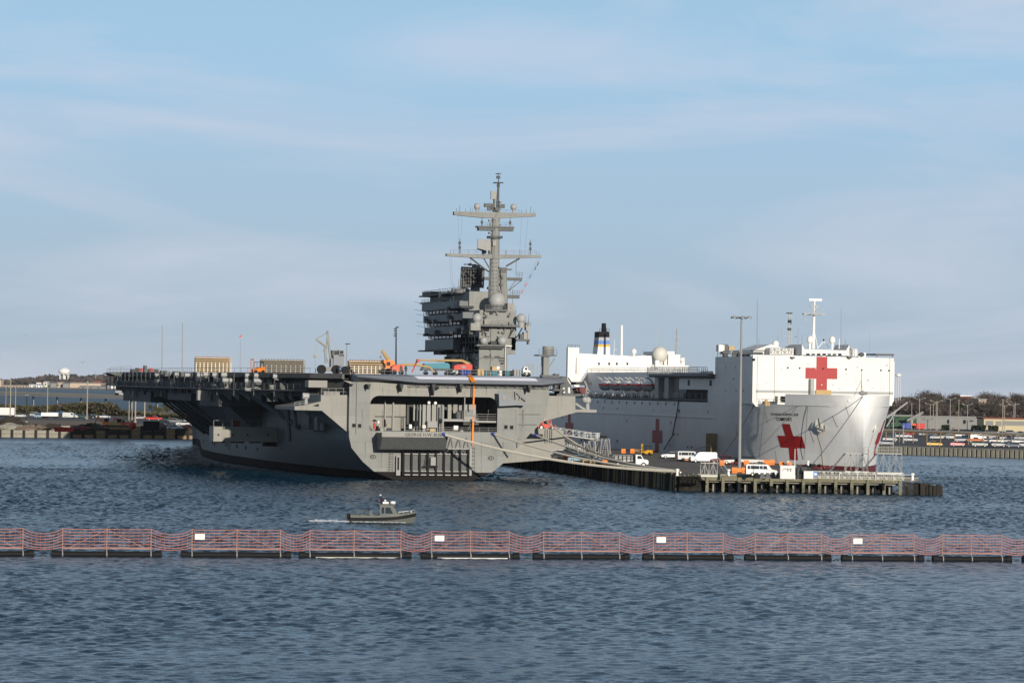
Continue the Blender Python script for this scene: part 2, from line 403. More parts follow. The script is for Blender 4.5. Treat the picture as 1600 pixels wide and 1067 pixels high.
# hull skin is open at the transom, where the stern plates close it
def hull_sides(zs, name, m, grow=0.0):
    Ys = sorted(set([h[0] for h in HY] + [6, 20, 45, 95, 150, 180, 230, 268, 297, 312, 323])); b = MB()
    for sgn in (-1, 1):
        rows = []
        for Y in Ys:
            w = lerp_tab(HY, Y); rows.append([(sgn * (w[HZ.index(z)] + grow), Y, z) for z in zs])
        n = len(zs); vs = [v for r_ in rows for v in r_]
        fs = [(k * n + i, k * n + i + 1, (k + 1) * n + i + 1, (k + 1) * n + i) for k in range(len(rows) - 1) for i in range(n - 1)]
        b.add(vs, fs)
    return b.build(name, m, car, smooth=True)
hull_sides(HZ[2:], 'hull', 'hull_grey_shaded'); hull_sides(HZ[:3], 'boot_topping', 'boot_black', .06)
# transom plates round the fantail opening
w0 = HY[0][1]
def outline(zlo, zhi):
    zz = [z for z in HZ if zlo < z < zhi]; zz = [zlo] + zz + [zhi]
    f = lambda z: np.interp(z, HZ, w0)
    return [(-f(z), z) for z in zz] + [(f(z), z) for z in reversed(zz)]
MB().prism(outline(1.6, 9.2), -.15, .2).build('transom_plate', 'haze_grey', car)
MB().prism(outline(-1.5, 1.6), -.2, .2).build('stern_boot_topping', 'boot_black', car)
OX0, OX1, OZ0, OZ1 = -12.3, 12.2, 9.2, 15.8
MB().box(-16.28, OX0, -.15, .2, 9.2, 18.3).build('transom_plate', 'haze_grey', car)
MB().box(OX1, 16.28, -.15, .2, 9.2, 18.3).build('transom_plate', 'haze_grey', car)
MB().box(OX0, OX1, -.15, .2, OZ1, 18.3).build('transom_plate', 'beige_grey', car)
for sg, x in ((1, OX0), (-1, OX1)):      # rounded upper corners
    arc = [(x, OZ1), (x, OZ1 - 1.7)] + [(x + sg * 1.7 * (1 - math.cos(t)), OZ1 - 1.7 + 1.7 * math.sin(t)) for t in [R(a) for a in range(10, 90, 12)]] + [(x + sg * 1.7, OZ1)]
    MB().prism(arc, -.14, .19).build('corner_gusset', 'beige_grey', car)
# fantail room
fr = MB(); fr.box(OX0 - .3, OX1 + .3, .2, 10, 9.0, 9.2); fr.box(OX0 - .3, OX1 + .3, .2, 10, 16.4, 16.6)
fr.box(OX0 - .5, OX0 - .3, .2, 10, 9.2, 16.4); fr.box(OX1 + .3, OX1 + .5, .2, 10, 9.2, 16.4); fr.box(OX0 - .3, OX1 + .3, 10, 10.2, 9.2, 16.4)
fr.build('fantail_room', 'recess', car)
SPLIT = set('side_locker house_vent bay_sill bay_lug radome_stand air_cylinder equipment_box bay_wall upper_walkway downpipe diagonal_brace upper_house side_block aft_opening open_bridge_window recess_gear deck_gear deck_gear_white deck_capstan roof_vents house_side wall_window mooring_bitt davit aft_mast aft_house_step wing_cabinet mast_boxes roof_house cradle_frame mast_lights shelf_pipe scaffold_frame platform_skirt bracket_strut bracket_window yard_brace yard_stub side_pipe draft_marks roof_machinery hoist_line platform_slot aft_platform crosswalk_brace house_seam edge_net port_rim aft_vent cable_run sign_print radar_bar side_duct masthead_disc array_mount wing_platform halyards house_cross fender_arm gallery_frame'.split())
def P(name, m, fn, parent=None, smooth=False):
    b = MB(); fn(b)
    if name in SPLIT and len(b.cut) > 1:       # every piece an object of its own
        ends = b.cut[1:] + [(len(b.v), len(b.f))]; first = None
        for (v0, f0), (v1, f1) in zip(b.cut, ends):
            g = MB(); g.v = b.v[v0:v1]; g.f = [tuple(i - v0 for i in f) for f in b.f[f0:f1]]
            o = g.build(name, m, parent or car, smooth); first = first or o
        return first
    return b.build(name, m, parent or car, smooth)
P('bulkhead', 'beige_grey', lambda b: pb(b, 577, 634, 632, 675, 7.0, 7.3))
P('bulkhead_shade', 'recess', lambda b: pb(b, 577, 634, 622, 631.5, 8.0, 8.3))  # dark strip painted in for the shadow across the top of the wall
for x0, x1, y0, y1, Y in ((600.5, 603, 625, 676, 6.9), (613, 616, 627, 676, 6.9)): P('stanchion', 'light_grey', lambda b: pb(b, x0, x1, y0, y1, Y - .3, Y))
P('wall_ladder', 'dark_grey', lambda b: [pb(b, 626.5, 627.2, 652, 676, 6.8, 6.9), pb(b, 630.5, 631.2, 652, 676, 6.8, 6.9)] + [pb(b, 627, 631, y, y + .5, 6.8, 6.9) for y in range(653, 676, 2)])
P('cable_run', 'dark_grey', lambda b: [pb(b, 586, 634, 650.5, 651.2, 6.85, 6.95), pb(b, 598, 598.7, 640, 676, 6.85, 6.95), pb(b, 612, 612.7, 652, 676, 6.85, 6.95)])
for i, (x0, x1, Y, mm) in enumerate([(645.5, 648.5, 6, 'light_grey'), (651, 653.5, 5, 'gear_grey'), (655.5, 658, 4.5, 'light_grey'), (660, 665.5, 4, 'light_grey'), (666.5, 673, 3.5, 'light_grey'), (674.5, 681.5, 3.2, 'beige_grey'), (683, 689, 3.2, 'light_grey'), (689.5, 692.5, 2.6, 'beige_grey')]):
    P('locker_panel', mm, lambda b: pb(b, x0, x1, 632, 676, Y, Y + .8))
for x, y in ((670, 629), (680, 629.5)):
    q = aty(x, y, 3); P('floodlight', 'white', lambda b: b.cyl((q.x, 2.7, q.z), (q.x, 3.2, q.z), .28, .28, 10))
P('winch_dark', 'black', lambda b: pb(b, 647.5, 654.5, 657.5, 665.5, 3.0, 4.4))
P('equipment_box', 'cream', lambda b: pb(b, 660, 665.5, 664, 669, 2.2, 3)); P('equipment_box', 'white', lambda b: pb(b, 639.5, 643.5, 663, 669.5, 2.2, 3))
P('dark_gap', 'recess', lambda b: pb(b, 635, 645.3, 622, 676, 8.5, 9))  # dark panel put in where the bay has only a dark gap
P('equipment_box', 'light_grey', lambda b: pb(b, 668, 683, 658, 668, 2.4, 3.1))
P('equipment_box', 'tan', lambda b: pb(b, 672, 679, 669.5, 675, 1.4, 2.2))
# starboard half: upper walkway, container, dark bay
P('upper_walkway', 'light_grey', lambda b: [pb(b, 691, 745, 655, 658, .8, 5), pb(b, 743, 789, 657.5, 660, .5, 5)])
P('walkway_rail', 'light_grey', lambda b: b.rail([aty(745, 657.5, .6), aty(777, 658, .6)], 1.3, 1.6, .04, 3))
P('bay_wall', 'beige_grey', lambda b: [pb(b, 699.5, 705.5, 632, 656, 4, 4.5), pb(b, 708, 716, 632, 656, 4.2, 4.7), pb(b, 717, 723, 633, 656, 4, 4.4)])
P('bay_wall', 'light_grey', lambda b: pb(b, 725.5, 743.5, 632, 655, 2.5, 4.5)); P('bay_hatch', 'haze_grey', lambda b: pb(b, 728, 739.5, 640, 650, 2.3, 2.5))
P('stanchion', 'light_grey', lambda b: pb(b, 725.2, 727, 620, 656, .4, .7)); P('stanchion', 'light_grey', lambda b: pb(b, 691, 694, 633, 676, .6, 1))
P('air_cylinder', 'gear_grey', lambda b: [b.cyl(aty(716, 655, 2.2), aty(716, 643, 2.2), .5, .5, 10), b.cyl(aty(721, 655, 2.4), aty(721, 641, 2.4), .45, .45, 10)])
P('life_ring_box', 'white', lambda b: pb(b, 709, 716, 665, 671.5, 1.2, 1.8)); P('equipment_box', 'light_grey', lambda b: pb(b, 719, 724, 672, 677, .6, 1.2))
P('brace', 'gear_grey', lambda b: b.cyl(aty(731, 671, 3), aty(738, 660, 3), .12, .12, 6))
P('deck_rail', 'light_grey', lambda b: [b.rail([aty(694, 676.5, -.05), aty(777, 677.5, -.05)], 1.1, 1.8, .035, 3), b.rail([aty(632, 675.5, -5.6), aty(692, 676, -5.6)], .95, 1.6, .035, 2)])
for x, y, w, h, mm in ((580, 671, 5, 5, 'gear_grey'), (586, 665, 2.4, 11, 'red'), (591, 669, 3.5, 7, 'black'), (597, 671, 6, 6, 'light_grey'), (602, 661, 2, 12, 'black'), (586, 657, 5, 3, 'black'), (591.5, 659, 3, 4, 'white'), (609, 671, 8, 5, 'dark_grey'), (606.5, 664, 3, 3, 'tan'), (579, 673.5, 5, 2, 'tan')):
    P('fantail_gear', mm, lambda b: b.prism([(q.x, q.z) for q in (aty(x + dx * w / 2, y + dy * h / 2, 1.0 + w * .1) for dx, dy in ((-1, 1), (1, 1), (.8, -.4), (.4, -1), (-.5, -1), (-1, -.3)))], 1.0 + w * .1, 1.8 + w * .1))
# stern gallery box carrying the name, prism with sloping face
st = MB(); a = aty(597, 683, -6.0); b_ = aty(700, 683, -6.0)
x0, x1 = a.x, b_.x
P('stern_gallery', 'gear_grey', lambda b: b.prism([(-.15, 8.9), (-6.0, 8.9), (-6.0, 8.25), (-4.2, 5.9), (-.15, 5.6)], x0, x1, 'x'))
P('name_fascia', 'beige_grey', lambda b: b.box(x0 - .05, x1 + .05, -6.12, -6.0, 8.2, 9.15))
nm = text_mb('GEORGE H.W. BUSH', .82)
xs = [v[0] for v in nm.v]; k = (aty(694, 680, -6.13).x - aty(633, 680, -6.13).x) / (max(xs) - min(xs)); cxn = (aty(694, 680, -6.13).x + aty(633, 680, -6.13).x) / 2
nm.v = [(v[0] * k + cxn, -6.15, 8.66 + v[1]) for v in nm.v]; nm.build('name_lettering', 'dark_grey', car)
# stern fender frame: nine black posts, pale boxes between
for i in range(9):
    px = 630.3 + i * 12.65
    P('fender_post', 'black', lambda b: pb(b, px - 1.45, px + 1.45, 701 + i * .1, 742.5 + i * .1, -1.3, -.8))
for i in range(8):
    px = 636.6 + i * 12.65; dy = i * .1
    fp = P('fender_bay', 'gear_grey', lambda b: pb(b, px - 4.6, px + 4.6, 710 + dy, 735 + dy, -.75, -.6))
    P('bay_sill', 'light_grey', lambda b: [pb(b, px - 4.4, px + 4.4, 735 + dy, 736.5 + dy, -1.25, -.8), pb(b, px - 4.4, px + 4.4, 740.5 + dy, 742.3 + dy, -1.25, -.8), pb(b, px - 4.4, px + 4.4, 708 + dy, 709.7 + dy, -1.25, -.8)], fp)
    P('bay_opening', 'black', lambda b: pb(b, px - 4.4, px + 4.4, 736.5 + dy, 740.5 + dy, -.9, -.7), fp)
    P('bay_lug', 'dark_grey', lambda b: [pb(b, px - 2.8, px - 1.4, 702.5 + dy, 706 + dy, -1.1, -.8), pb(b, px + 1.0, px + 2.6, 703 + dy, 706.5 + dy, -1.1, -.8)], fp)
P('fender_frame', 'light_grey', lambda b: [pb(b, 619, 626, 712, 742.5, -1.0, -.7), pb(b, 733.3, 737.5, 700, 742.8, -1.0, -.7), pb(b, 626, 733.3, 700.4, 701.2, -1.0, -.7)])
P('fender_slot', 'black', lambda b: [pb(b, 620.8, 624, 714, 734, -1.05, -.95)])
for i in range(4):
    q = 631 + i * 12.65
    P('fender_arm', 'gear_grey', lambda b: [b.cyl(aty(q, 701, -1), aty(q, 694, -1), .09, .09, 4), b.cyl(aty(q, 694.5, -1), aty(q - 5, 700, -1), .14, .1, 4)])
for i in range(3):
    q = 704 + i * 12.3
    P('fender_arm', 'gear_grey', lambda b: [b.cyl(aty(q - 3, 695, -.5), aty(q + 1, 684, -.5), .12, .12, 4), b.cyl(aty(q + 1, 684.5, -.5), aty(q + 3.5, 699, -.5), .06, .06, 4), b.cyl(aty(q - 3, 695, -.5), aty(q - 4.5, 701, -.5), .06, .06, 4)])
P('stern_ladder', 'dark_grey', lambda b: [pb(b, 608, 608.6, 708, 737, -.4, -.3), pb(b, 614, 614.6, 704, 737, -.4, -.3), pb(b, 737.5, 738, 698, 738, -.4, -.3), pb(b, 741.5, 742, 698, 738, -.4, -.3)] + [pb(b, 608, 614, y, y + .6, -.4, -.3) for y in range(709, 737, 4)] + [pb(b, 737.5, 742, y, y + .6, -.4, -.3) for y in range(700, 738, 6)])
P('crossbeam', 'black', lambda b: [pb(b, 661, 684, 728, 730, -1.6, -1.4), b.cyl(aty(664, 728, -1.5), aty(668, 707, -1.5), .08, .08, 4), b.cyl(aty(668, 728, -1.5), aty(668, 705, -1.5), .05, .05, 4)])
P('hanging_box', 'light_grey', lambda b: pb(b, 673, 681, 714, 727, -1.6, -1.4))
for px, py in ((583, 713.5), (767, 715.5)):
    q = aty(px, py, -.2); P('draft_mark', 'dark_grey', lambda b: [b.add([(q.x + .62 * math.cos(t), -.19, q.z + .42 * math.sin(t)) for t in [R(u) for u in range(0, 360, 30)]] + [(q.x + .46 * math.cos(t), -.19, q.z + .28 * math.sin(t)) for t in [R(u) for u in range(0, 360, 30)]], [(i, (i + 1) % 12, (i + 1) % 12 + 12, i + 12) for i in range(12)]), b.box(q.x - .3, q.x - .1, -.2, -.17, q.z - .15, q.z + .15), b.box(q.x + .02, q.x + .16, -.2, -.17, q.z - .15, q.z + .2)])
for px, py in ((553, 664.5), (562, 665), (790.5, 667), (799.5, 667.5)):
    pl = P('mooring_port', 'black', lambda b: pb(b, px - 2.6, px + 2.6, py - 2.8, py + 2.8, -.22, -.1))
    P('port_rim', 'haze_grey', lambda b: [pb(b, px - 3.2, px + 3.2, py - 3.4, py - 2.8, -.3, -.12), pb(b, px - 3.2, px + 3.2, py + 2.8, py + 3.4, -.3, -.12)], pl)
P('downpipe', 'dark_grey', lambda b: [pb(b, 556.3, 557, 594, 678, -.25, -.15), pb(b, 735.5, 737.5, 600, 620, -.4, -.15)])
# rounddown
def ramp(X0, X1, zl0, zl1, m, name, pale=False):
    # profile from deck edge over the rounddown; lower lip height varies along X
    pr = lambda zl: [(4, DZ), (-1.2, DZ - .35), (-3.0, zl + (.0)), (-2.0, zl - .15), (.4, 18.3), (4, 18.6)]
    A = pr(zl0); B = pr(zl1); n = len(A)
    vs = [(X0, p[0], p[1]) for p in A] + [(X1, p[0], p[1]) for p in B]
    return MB().add(vs, [tuple(range(n)), tuple(range(2 * n - 1, n - 1, -1))] + [(i, i + n, (i + 1) % n + n, (i + 1) % n) for i in range(n)]).build(name, m, car)
ramp(-15.2, -3.5, 19.2, 18.35, 'ramp_grey', 'rounddown'); ramp(-3.5, 20.2, 18.35, 18.3, 'ramp_grey', 'rounddown'); ramp(20.2, 24.5, 18.3, 18.8, 'ramp_grey', 'rounddown')
MB().add([(-4.8, 3.9, DZ + .01), (-3.5, -1.25, DZ - .34), (19.2, -1.25, DZ - .34), (17.8, 3.9, DZ + .01)], [(0, 1, 2, 3)]).build('rounddown_marking', 'ramp_pale', car)
MB().add([(-4.3, -1.3, DZ - .345), (-3.4, -1.95, DZ - .83), (19.6, -1.95, DZ - .85), (19.2, -1.3, DZ - .345)], [(0, 1, 2, 3)]).build('rounddown_marking', 'ramp_pale', car)
for px, y1 in ((577, 608), (628, 612), (678, 618), (721, 613), (828, 613), (553, 600)):
    P('knee_bracket', 'dark_grey', lambda b: pp(b, [(px - 3, 600), (px + 3, 600), (px, y1)], -2.6, -.15))
P('truss_run', 'gear_grey', lambda b: b.truss(aty(640, 603.5, -1.2), aty(868, 606, -1.2), .55, .06, 30))
P('lamp_box', 'black', lambda b: pb(b, 681.5, 686, 600, 608, -1.2, -.3))
P('stanchion', 'light_grey', lambda b: pb(b, 678.3, 679.3, 598, 613, -1.4, -1.2))
# bracket basket on the starboard half of the transom
bk = P('transom_bracket', 'ramp_grey', lambda b: [pp(b, [(779.5, 611.5), (784, 611.5), (805, 626), (809, 633), (780, 634.5)], -2.5, -2.3), pb(b, 780, 823, 629.5, 632.8, -2.3, -.15)])
P('bracket_window', 'beige_grey', lambda b: [pp(b, [(785, 618), (788.5, 617.5), (791, 620), (791, 625.5), (785, 625.5)], -2.6, -2.5), pp(b, [(793, 622), (798, 626), (793, 626)], -2.6, -2.5)], bk)
P('bracket_strut', 'ramp_grey', lambda b: [b.cyl(aty(804.5, 611.5, -.6), aty(823, 626, -.6), .14, .14, 4), b.cyl(aty(805, 612, -.6), aty(806, 624, -.6), .12, .12, 4), b.cyl(aty(811, 625, -.6), aty(815, 619, -.6), .1, .1, 4)], bk)
# starboard quarter
P('quarter_plate', 'haze_grey', lambda b: pp(b, [(810, 597), (858, 597), (858, 618), (850, 657), (837, 669), (826, 680), (808, 700)], .3, 1.0))
ss = P('starboard_sponson', 'beige_grey', lambda b: pp(b, [(850, 618), (899, 619), (899, 644.5), (850, 658)], 3, 30))
P('sponson_beam', 'beige_grey', lambda b: [pb(b, 899, 932.5, 640, 644, 4, 6), b.cyl(aty(899, 630, 5), aty(914, 640, 5), .3, .3, 4)], ss)
q = aty(918, 625.5, 6); P('radome', 'radome_grey', lambda b: [b.ball(q.x, 6, q.z, .75, 12), b.ball(q.x - .55, 6, q.z + .1, .62, 10), b.cyl((q.x, 6, q.z - 1.9), (q.x, 6, q.z - .5), .45, .35, 8)], smooth=True)
P('missile_launcher', 'gear_grey', lambda b: [pp(b, [(873, 617), (899, 617.5), (896, 613), (893, 604), (884, 588), (876, 590), (876, 606)], 8, 12), pb(b, 867, 874, 584, 612, 9, 11), pb(b, 870, 906, 616, 618.6, 4, 12)])
for x in (881, 889): P('white_raft_tube', 'white', lambda b: b.cyl(aty(x, 614, 5), aty(x - .3, 605, 5), .27, .22, 8))
P('crane_arm', 'light_grey', lambda b: [b.cyl(aty(913, 595, 10), aty(917, 604, 10), .2, .2, 6), b.cyl(aty(917, 604, 10), aty(915, 618, 10), .22, .22, 6), b.cyl(aty(917, 604, 10), aty(922, 614, 10), .12, .12, 6)])
P('boat_cradle', 'maroon', lambda b: pp(b, [(900, 607), (915, 605), (919, 612), (912, 615), (903, 613)], 14, 20)); P('cradle_frame', 'dark_grey', lambda b: [pb(b, 900, 925, 597, 601, 15, 19), b.rail([aty(896, 620, 8), aty(935, 621, 8)], 1.2, 1.5, .05, 2)])
P('deck_edge_walk', 'gear_grey', lambda b: [b.box(24, 26.5, 4, 34, 17.2, 17.5), b.rail([(26.5, 4, 17.5), (26.5, 34, 17.5)], 1.1, 2, .05), pp(b, [(845, 586), (872, 586), (880, 597), (858, 600)], 1.5, 3.0)])
# elevator platform, lowered to the hangar deck, starboard
P('elevator_platform', 'dark_grey', lambda b: b.box(18.5, 34, 36, 60, 8.6, 9.25)); P('hangar_opening', 'black', lambda b: b.box(19.0, 19.4, 34, 62, 9.3, 15.5))
P('hull_shelf', 'beige_grey', lambda b: pp(b, [(795, 700), (838, 668.5), (880, 672), (884, 702), (862, 703), (858, 718), (780, 724)], 33, 36))
P('shelf_pipe', 'dark_grey', lambda b: [pb(b, x, x + .8, 671, 692, 32.7, 32.9) for x in (851.5, 855, 859, 862)])
# ------------------------------------------------ port quarter
ps = P('port_sponson', 'beige_grey', lambda b: pp(b, [(501.5, 617), (548.5, 617), (548.5, 678), (545, 677), (503, 641.5), (460.5, 640.5), (460.5, 635), (476, 633), (501.5, 627)], 1.2, 24))
P('sponson_opening', 'black', lambda b: pp(b, [(489, 634), (494, 632), (498.5, 631), (498, 635)], 1.1, 1.3), ps)
P('sponson_rail', 'light_grey', lambda b: [b.rail([aty(502, 616.5, 2), aty(548, 616.5, 2)], 1.15, 1.6, .04), b.rail([aty(460.5, 635, 2), aty(477, 632.5, 2)], .8, 1, .04)], ps)
P('equipment_box', 'beige_grey', lambda b: [pb(b, 506, 531, 611.5, 616.5, 3, 4), pb(b, 540, 543, 611.5, 616.5, 3, 4)])
P('equipment_house', 'beige_grey', lambda b: pb(b, 482, 511.5, 594.5, 605, 6, 10))
P('bulkhead', 'dark_grey', lambda b: pb(b, 482, 548, 592, 618, 12, 12.5))
P('bracket_fin', 'beige_grey', lambda b: pp(b, [(536, 594), (549, 596), (549, 600)], -.5, 0))
q = aty(478.5, 618.5, 4); P('gun_mount', 'radome_grey', lambda b: [b.cyl((q.x - .7, 4, q.z), (q.x + .5, 4, q.z), .62, .55, 12), b.cyl((q.x, 4, q.z - 1.8), (q.x, 4, q.z - .4), .35, .3, 8)], smooth=True)
# ------------------------------------------------ flight deck
OUT = [(-16.5, 4), (-22, 10), (-32.5, 45), (-35, 80), (-35.5, 160), (-35.5, 236), (-20, 265), (-17, 331), (17, 331), (20, 250), (38, 200), (39.5, 110), (39, 70), (30, 40), (24.5, 10), (24, 4)]
MB().prism(OUT, 18.9, DZ, 'z').build('flight_deck', 'deck_dark', car)
INN = [(x + (2.4 if x < 0 else -2.4), y if y < 6 else y + 1) for x, y in OUT]
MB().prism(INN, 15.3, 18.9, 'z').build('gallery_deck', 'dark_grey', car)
# sloping sponson sides from the gallery down to the hull, port side: ribbed plates
def slope(Y0, Y1, X0, X1, z0, z1, m, name):
    w0_ = lerp_tab(HY, Y0)[5]; w1_ = lerp_tab(HY, Y1)[5]
    vs = [(X0, Y0, z0), (X1, Y1, z0), (-w1_, Y1, z1), (-w0_, Y0, z1), (-w0_ + 1, Y0, z0 + .5), (-w1_ + 1, Y1, z0 + .5)]
    return MB().add(vs, [(0, 1, 2, 3), (0, 3, 4), (1, 5, 2), (0, 4, 5, 1)]).build(name, m, car)
slope(78, 118, -30, -32, 15.3, 6.5, 'hull_grey_shaded', 'sponson_plate'); slope(122, 168, -33, -31, 15.3, 6.5, 'hull_grey_shaded', 'sponson_plate')
for i in range(5):
    Y = 126 + i * 9.5; P('sponson_rib', 'dark_grey', lambda b: b.cyl((-33.2, Y, 15.2), (-lerp_tab(HY, Y)[5] - .2, Y, 5.6), .35, .35, 4))
# catwalk ledge with rail along the port edge
CW = [(-22.6, 12), (-34.2, 46), (-36.6, 80), (-37, 160), (-37, 236)]
for k, (a, b_) in enumerate(zip(CW[:-1], CW[1:])):
    P('catwalk', 'gear_grey', lambda b: b.add([(a[0], a[1], 16.4), (b_[0], b_[1], 16.4), (b_[0] + 3.4, b_[1], 16.4), (a[0] + 3.4, a[1], 16.4), (a[0], a[1], 16.65), (b_[0], b_[1], 16.65), (b_[0] + 3.4, b_[1], 16.65), (a[0] + 3.4, a[1], 16.65)], [(0, 3, 2, 1), (4, 5, 6, 7), (0, 1, 5, 4), (2, 3, 7, 6), (1, 2, 6, 5), (3, 0, 4, 7)]))
    P('catwalk_rail', 'gear_grey', lambda b: b.rail([(a[0] + .1, a[1], 16.65), (b_[0] + .1, b_[1], 16.65)], 1.15, 2.4, .05, 3))
def edge(t):      # point along the catwalk line by Y
    for a, b_ in zip(CW[:-1], CW[1:]):
        if t <= b_[1]: k = (t - a[1]) / (b_[1] - a[1]); return a[0] + (b_[0] - a[0]) * k
    return CW[-1][0]
# life raft canisters in two tiers, lying athwartships
raft = MB(); raft.cyl((-.95, 0, 0), (.95, 0, 0), .45, .45, 12)
for u in (-.7, -.25, .25, .7): raft.cyl((u - .05, 0, 0), (u + .05, 0, 0), .48, .48, 12)
raft_me = raft.mesh('liferaft_canister', 'radome_grey', None, True)
for px, py in [(339, 585.5), (353, 585.5), (390.5, 586.5), (404.5, 586.5), (325, 585), (341.5, 593.5), (355, 594), (390, 594.5), (404, 594.5), (434, 588), (280, 584.8), (267, 585), (296, 586), (248, 586), (247.5, 593.5), (315, 586), (316, 593)]:
    # find Y where the catwalk edge meets this view direction
    best = min((abs(aty(px, py, Y).x - (edge(Y) + 1.2)), Y) for Y in range(12, 236, 2))[1]
    q = aty(px, py, best); o = bpy.data.objects.new('liferaft_canister', raft_me); COL.objects.link(o); o.parent = car; o.location = q
    P('canister_cradle', 'gear_grey', lambda b: b.box(q.x - .7, q.x + .7, q.y - .3, q.y + .3, q.z - .75, q.z - .4))
for px0, px1, py0, py1, Y, mm in ((307.5, 311.5, 581, 598, 70, 'haze_grey'), (309, 330, 610, 625, 60, 'beige_grey'), (312, 331, 605, 610.5, 62, 'gear_grey'), (332, 339, 609, 615, 58, 'beige_grey'), (333, 352, 599, 605, 52, 'gear_grey'), (335, 369, 604.6, 607, 50, 'beige_grey'), (353, 369, 598, 605, 49, 'haze_grey'), (371, 382, 596.5, 605, 46, 'gear_grey'), (420, 425.5, 584, 600, 30, 'haze_grey'), (412, 419, 587, 595, 32, 'haze_grey'), (366, 382, 592.3, 594, 46, 'light_grey'),
                                  (431, 441, 584, 594, 28, 'ramp_grey'), (204, 240, 586.8, 588.5, 180, 'light_grey'), (205, 213, 577, 587, 182, 'dark_grey'), (225.5, 230, 571, 587, 180, 'gear_grey'), (300, 307, 584, 592, 74, 'gear_grey'), (283, 292, 581, 590, 84, 'gear_grey'), (258, 266, 583, 588, 108, 'gear_grey'), (447, 470, 586, 598, 24, 'dark_grey'), (470, 480, 589, 600, 20, 'dark_grey'), (516, 530, 588, 594, 9, 'gear_grey'), (534, 547, 585, 592, 4, 'gear_grey'), (213, 222, 575, 587, 184, 'dark_grey'), (232, 248, 577, 587, 186, 'dark_grey'), (252, 262, 579, 585, 120, 'gear_grey'), (272, 280, 580, 586, 100, 'gear_grey')):
    P('catwalk_gear', mm, lambda b: pb(b, px0, px1, py0, py1, Y, Y + 2.5))
for x0, y0 in ((218, 575), (218, 578.5), (233, 575), (235.5, 578.5)): P('red_hose_reel', 'red', lambda b: pb(b, x0, x0 + 5.5, y0, y0 + 2, 179, 179.6))
P('gallery_fascia', 'beige_grey', lambda b: pp(b, [(206, 588.5), (236, 588.5), (235, 596), (232, 596)], 181, 182))
P('deck_edge_tip', 'gear_grey', lambda b: [pp(b, [(170, 583), (186, 581.5), (205, 581), (205, 587.5), (186, 588)], 200, 215), pp(b, [(188, 588), (206, 588), (206, 600), (182, 602)], 200, 205), b.rail([aty(172, 583, 200), aty(205, 581, 200)], 1.4, 2.5, .05, 1)])
P('edge_net', 'gear_grey', lambda b: [b.cyl(aty(174 + i * 5, 583, 215), aty(171 + i * 5, 586, 218), .08, .08, 4) for i in range(7)])
# wedge platform (px 381-480) and lower boat platform
wp = P('wedge_platform', 'haze_grey', lambda b: pp(b, [(382, 605.5), (440, 607), (478, 610), (478, 621), (472, 623), (420, 611.5), (384, 610.5)], 33, 40))
P('platform_slot', 'black', lambda b: [pp(b, [(445, 612), (453.5, 612.5), (453.5, 615), (449, 613.5)], 32.9, 33.1), pp(b, [(465, 613), (470, 612), (472, 616), (467, 617)], 32.9, 33.1)], wp)
P('platform_rail', 'light_grey', lambda b: b.rail([aty(384, 605.5, 33.5), aty(478, 609, 33.5)], 1.2, 1.4, .04, 3), wp)
P('diagonal_brace', 'hull_grey_shaded', lambda b: [b.cyl(aty(390, 616, 40), aty(468, 668, 30), .5, .5, 6), b.cyl(aty(448, 615, 32), aty(452, 690, 32), .45, .45, 6), b.cyl(aty(458, 615, 28), aty(462, 668, 28), .4, .4, 6)])
lp = P('boat_platform', 'beige_grey', lambda b: pb(b, 333.5, 436, 667.5, 689.5, 60, 66))
P('platform_leg', 'beige_grey', lambda b: pb(b, 355.5, 360.5, 689.5, 702, 60.5, 62), lp); P('platform_leg', 'beige_grey', lambda b: pp(b, [(433, 689.5), (441, 689.5), (443, 704), (438, 704)], 60.5, 62), lp)
P('platform_skirt', 'black', lambda b: [pp(b, [(335, 689.5), (355, 689.5), (351, 692), (342, 692), (337, 697)], 61, 62), pb(b, 361, 382, 689.5, 692, 63, 64), pb(b, 390, 408, 689.5, 692, 63, 64), pb(b, 411, 434, 689.5, 697, 63, 64)], lp)
for px in (341.5, 364, 387, 418.5):
    q = aty(px, 679, 59.95); P('fairlead', 'black', lambda b: b.cyl((q.x, 59.9, q.z), (q.x, 60.1, q.z), .2, .2, 8), lp)
P('platform_rail', 'light_grey', lambda b: b.rail([aty(334, 668, 60.2), aty(446, 669, 60.2)], 1.5, 1.9, .05, 1), lp)
P('platform_rail', 'gear_grey', lambda b: b.rail([aty(334, 668, 65.8), aty(446, 669, 65.8)], 1.5, 1.9, .05, 1), lp)
P('scaffold_frame', 'gear_grey', lambda b: [pb(b, 440, 443, 672, 702, 58, 58.5), pb(b, 450, 453, 672, 702, 58, 58.5), pb(b, 456, 461, 662, 704, 57, 57.5), pb(b, 438, 480, 673, 675, 58, 58.5), pb(b, 440, 456, 700, 702, 58, 58.5)])
P('rust_locker', 'maroon', lambda b: pb(b, 364, 376, 657, 667.5, 63, 64.5))
P('side_walkway', 'gear_grey', lambda b: [b.box(-lerp_tab(HY, 22)[5] - 2.2, -lerp_tab(HY, 22)[5] - .2, 14, 40, 8.7, 9.0), b.rail([(-20.6, 14, 9), (-21.2, 40, 9)], 1.0, 2, .04)])
P('side_locker', 'ramp_grey', lambda b: [b.box(-19.6, -18.1, 15, 18, 9, 12.2), b.box(-19.3, -18.0, 26, 34, 9, 13.5), b.cyl((-19, 12, 9), (-19, 12, 10.4), .5, .5, 8)])
for Y in (85, 100, 112, 128, 150, 175):
    w = lerp_tab(HY, Y)[3]; P('hull_port', 'black', lambda b: b.box(-w - .12, -w + .1, Y - .5, Y + .5, 3.4, 4.1))
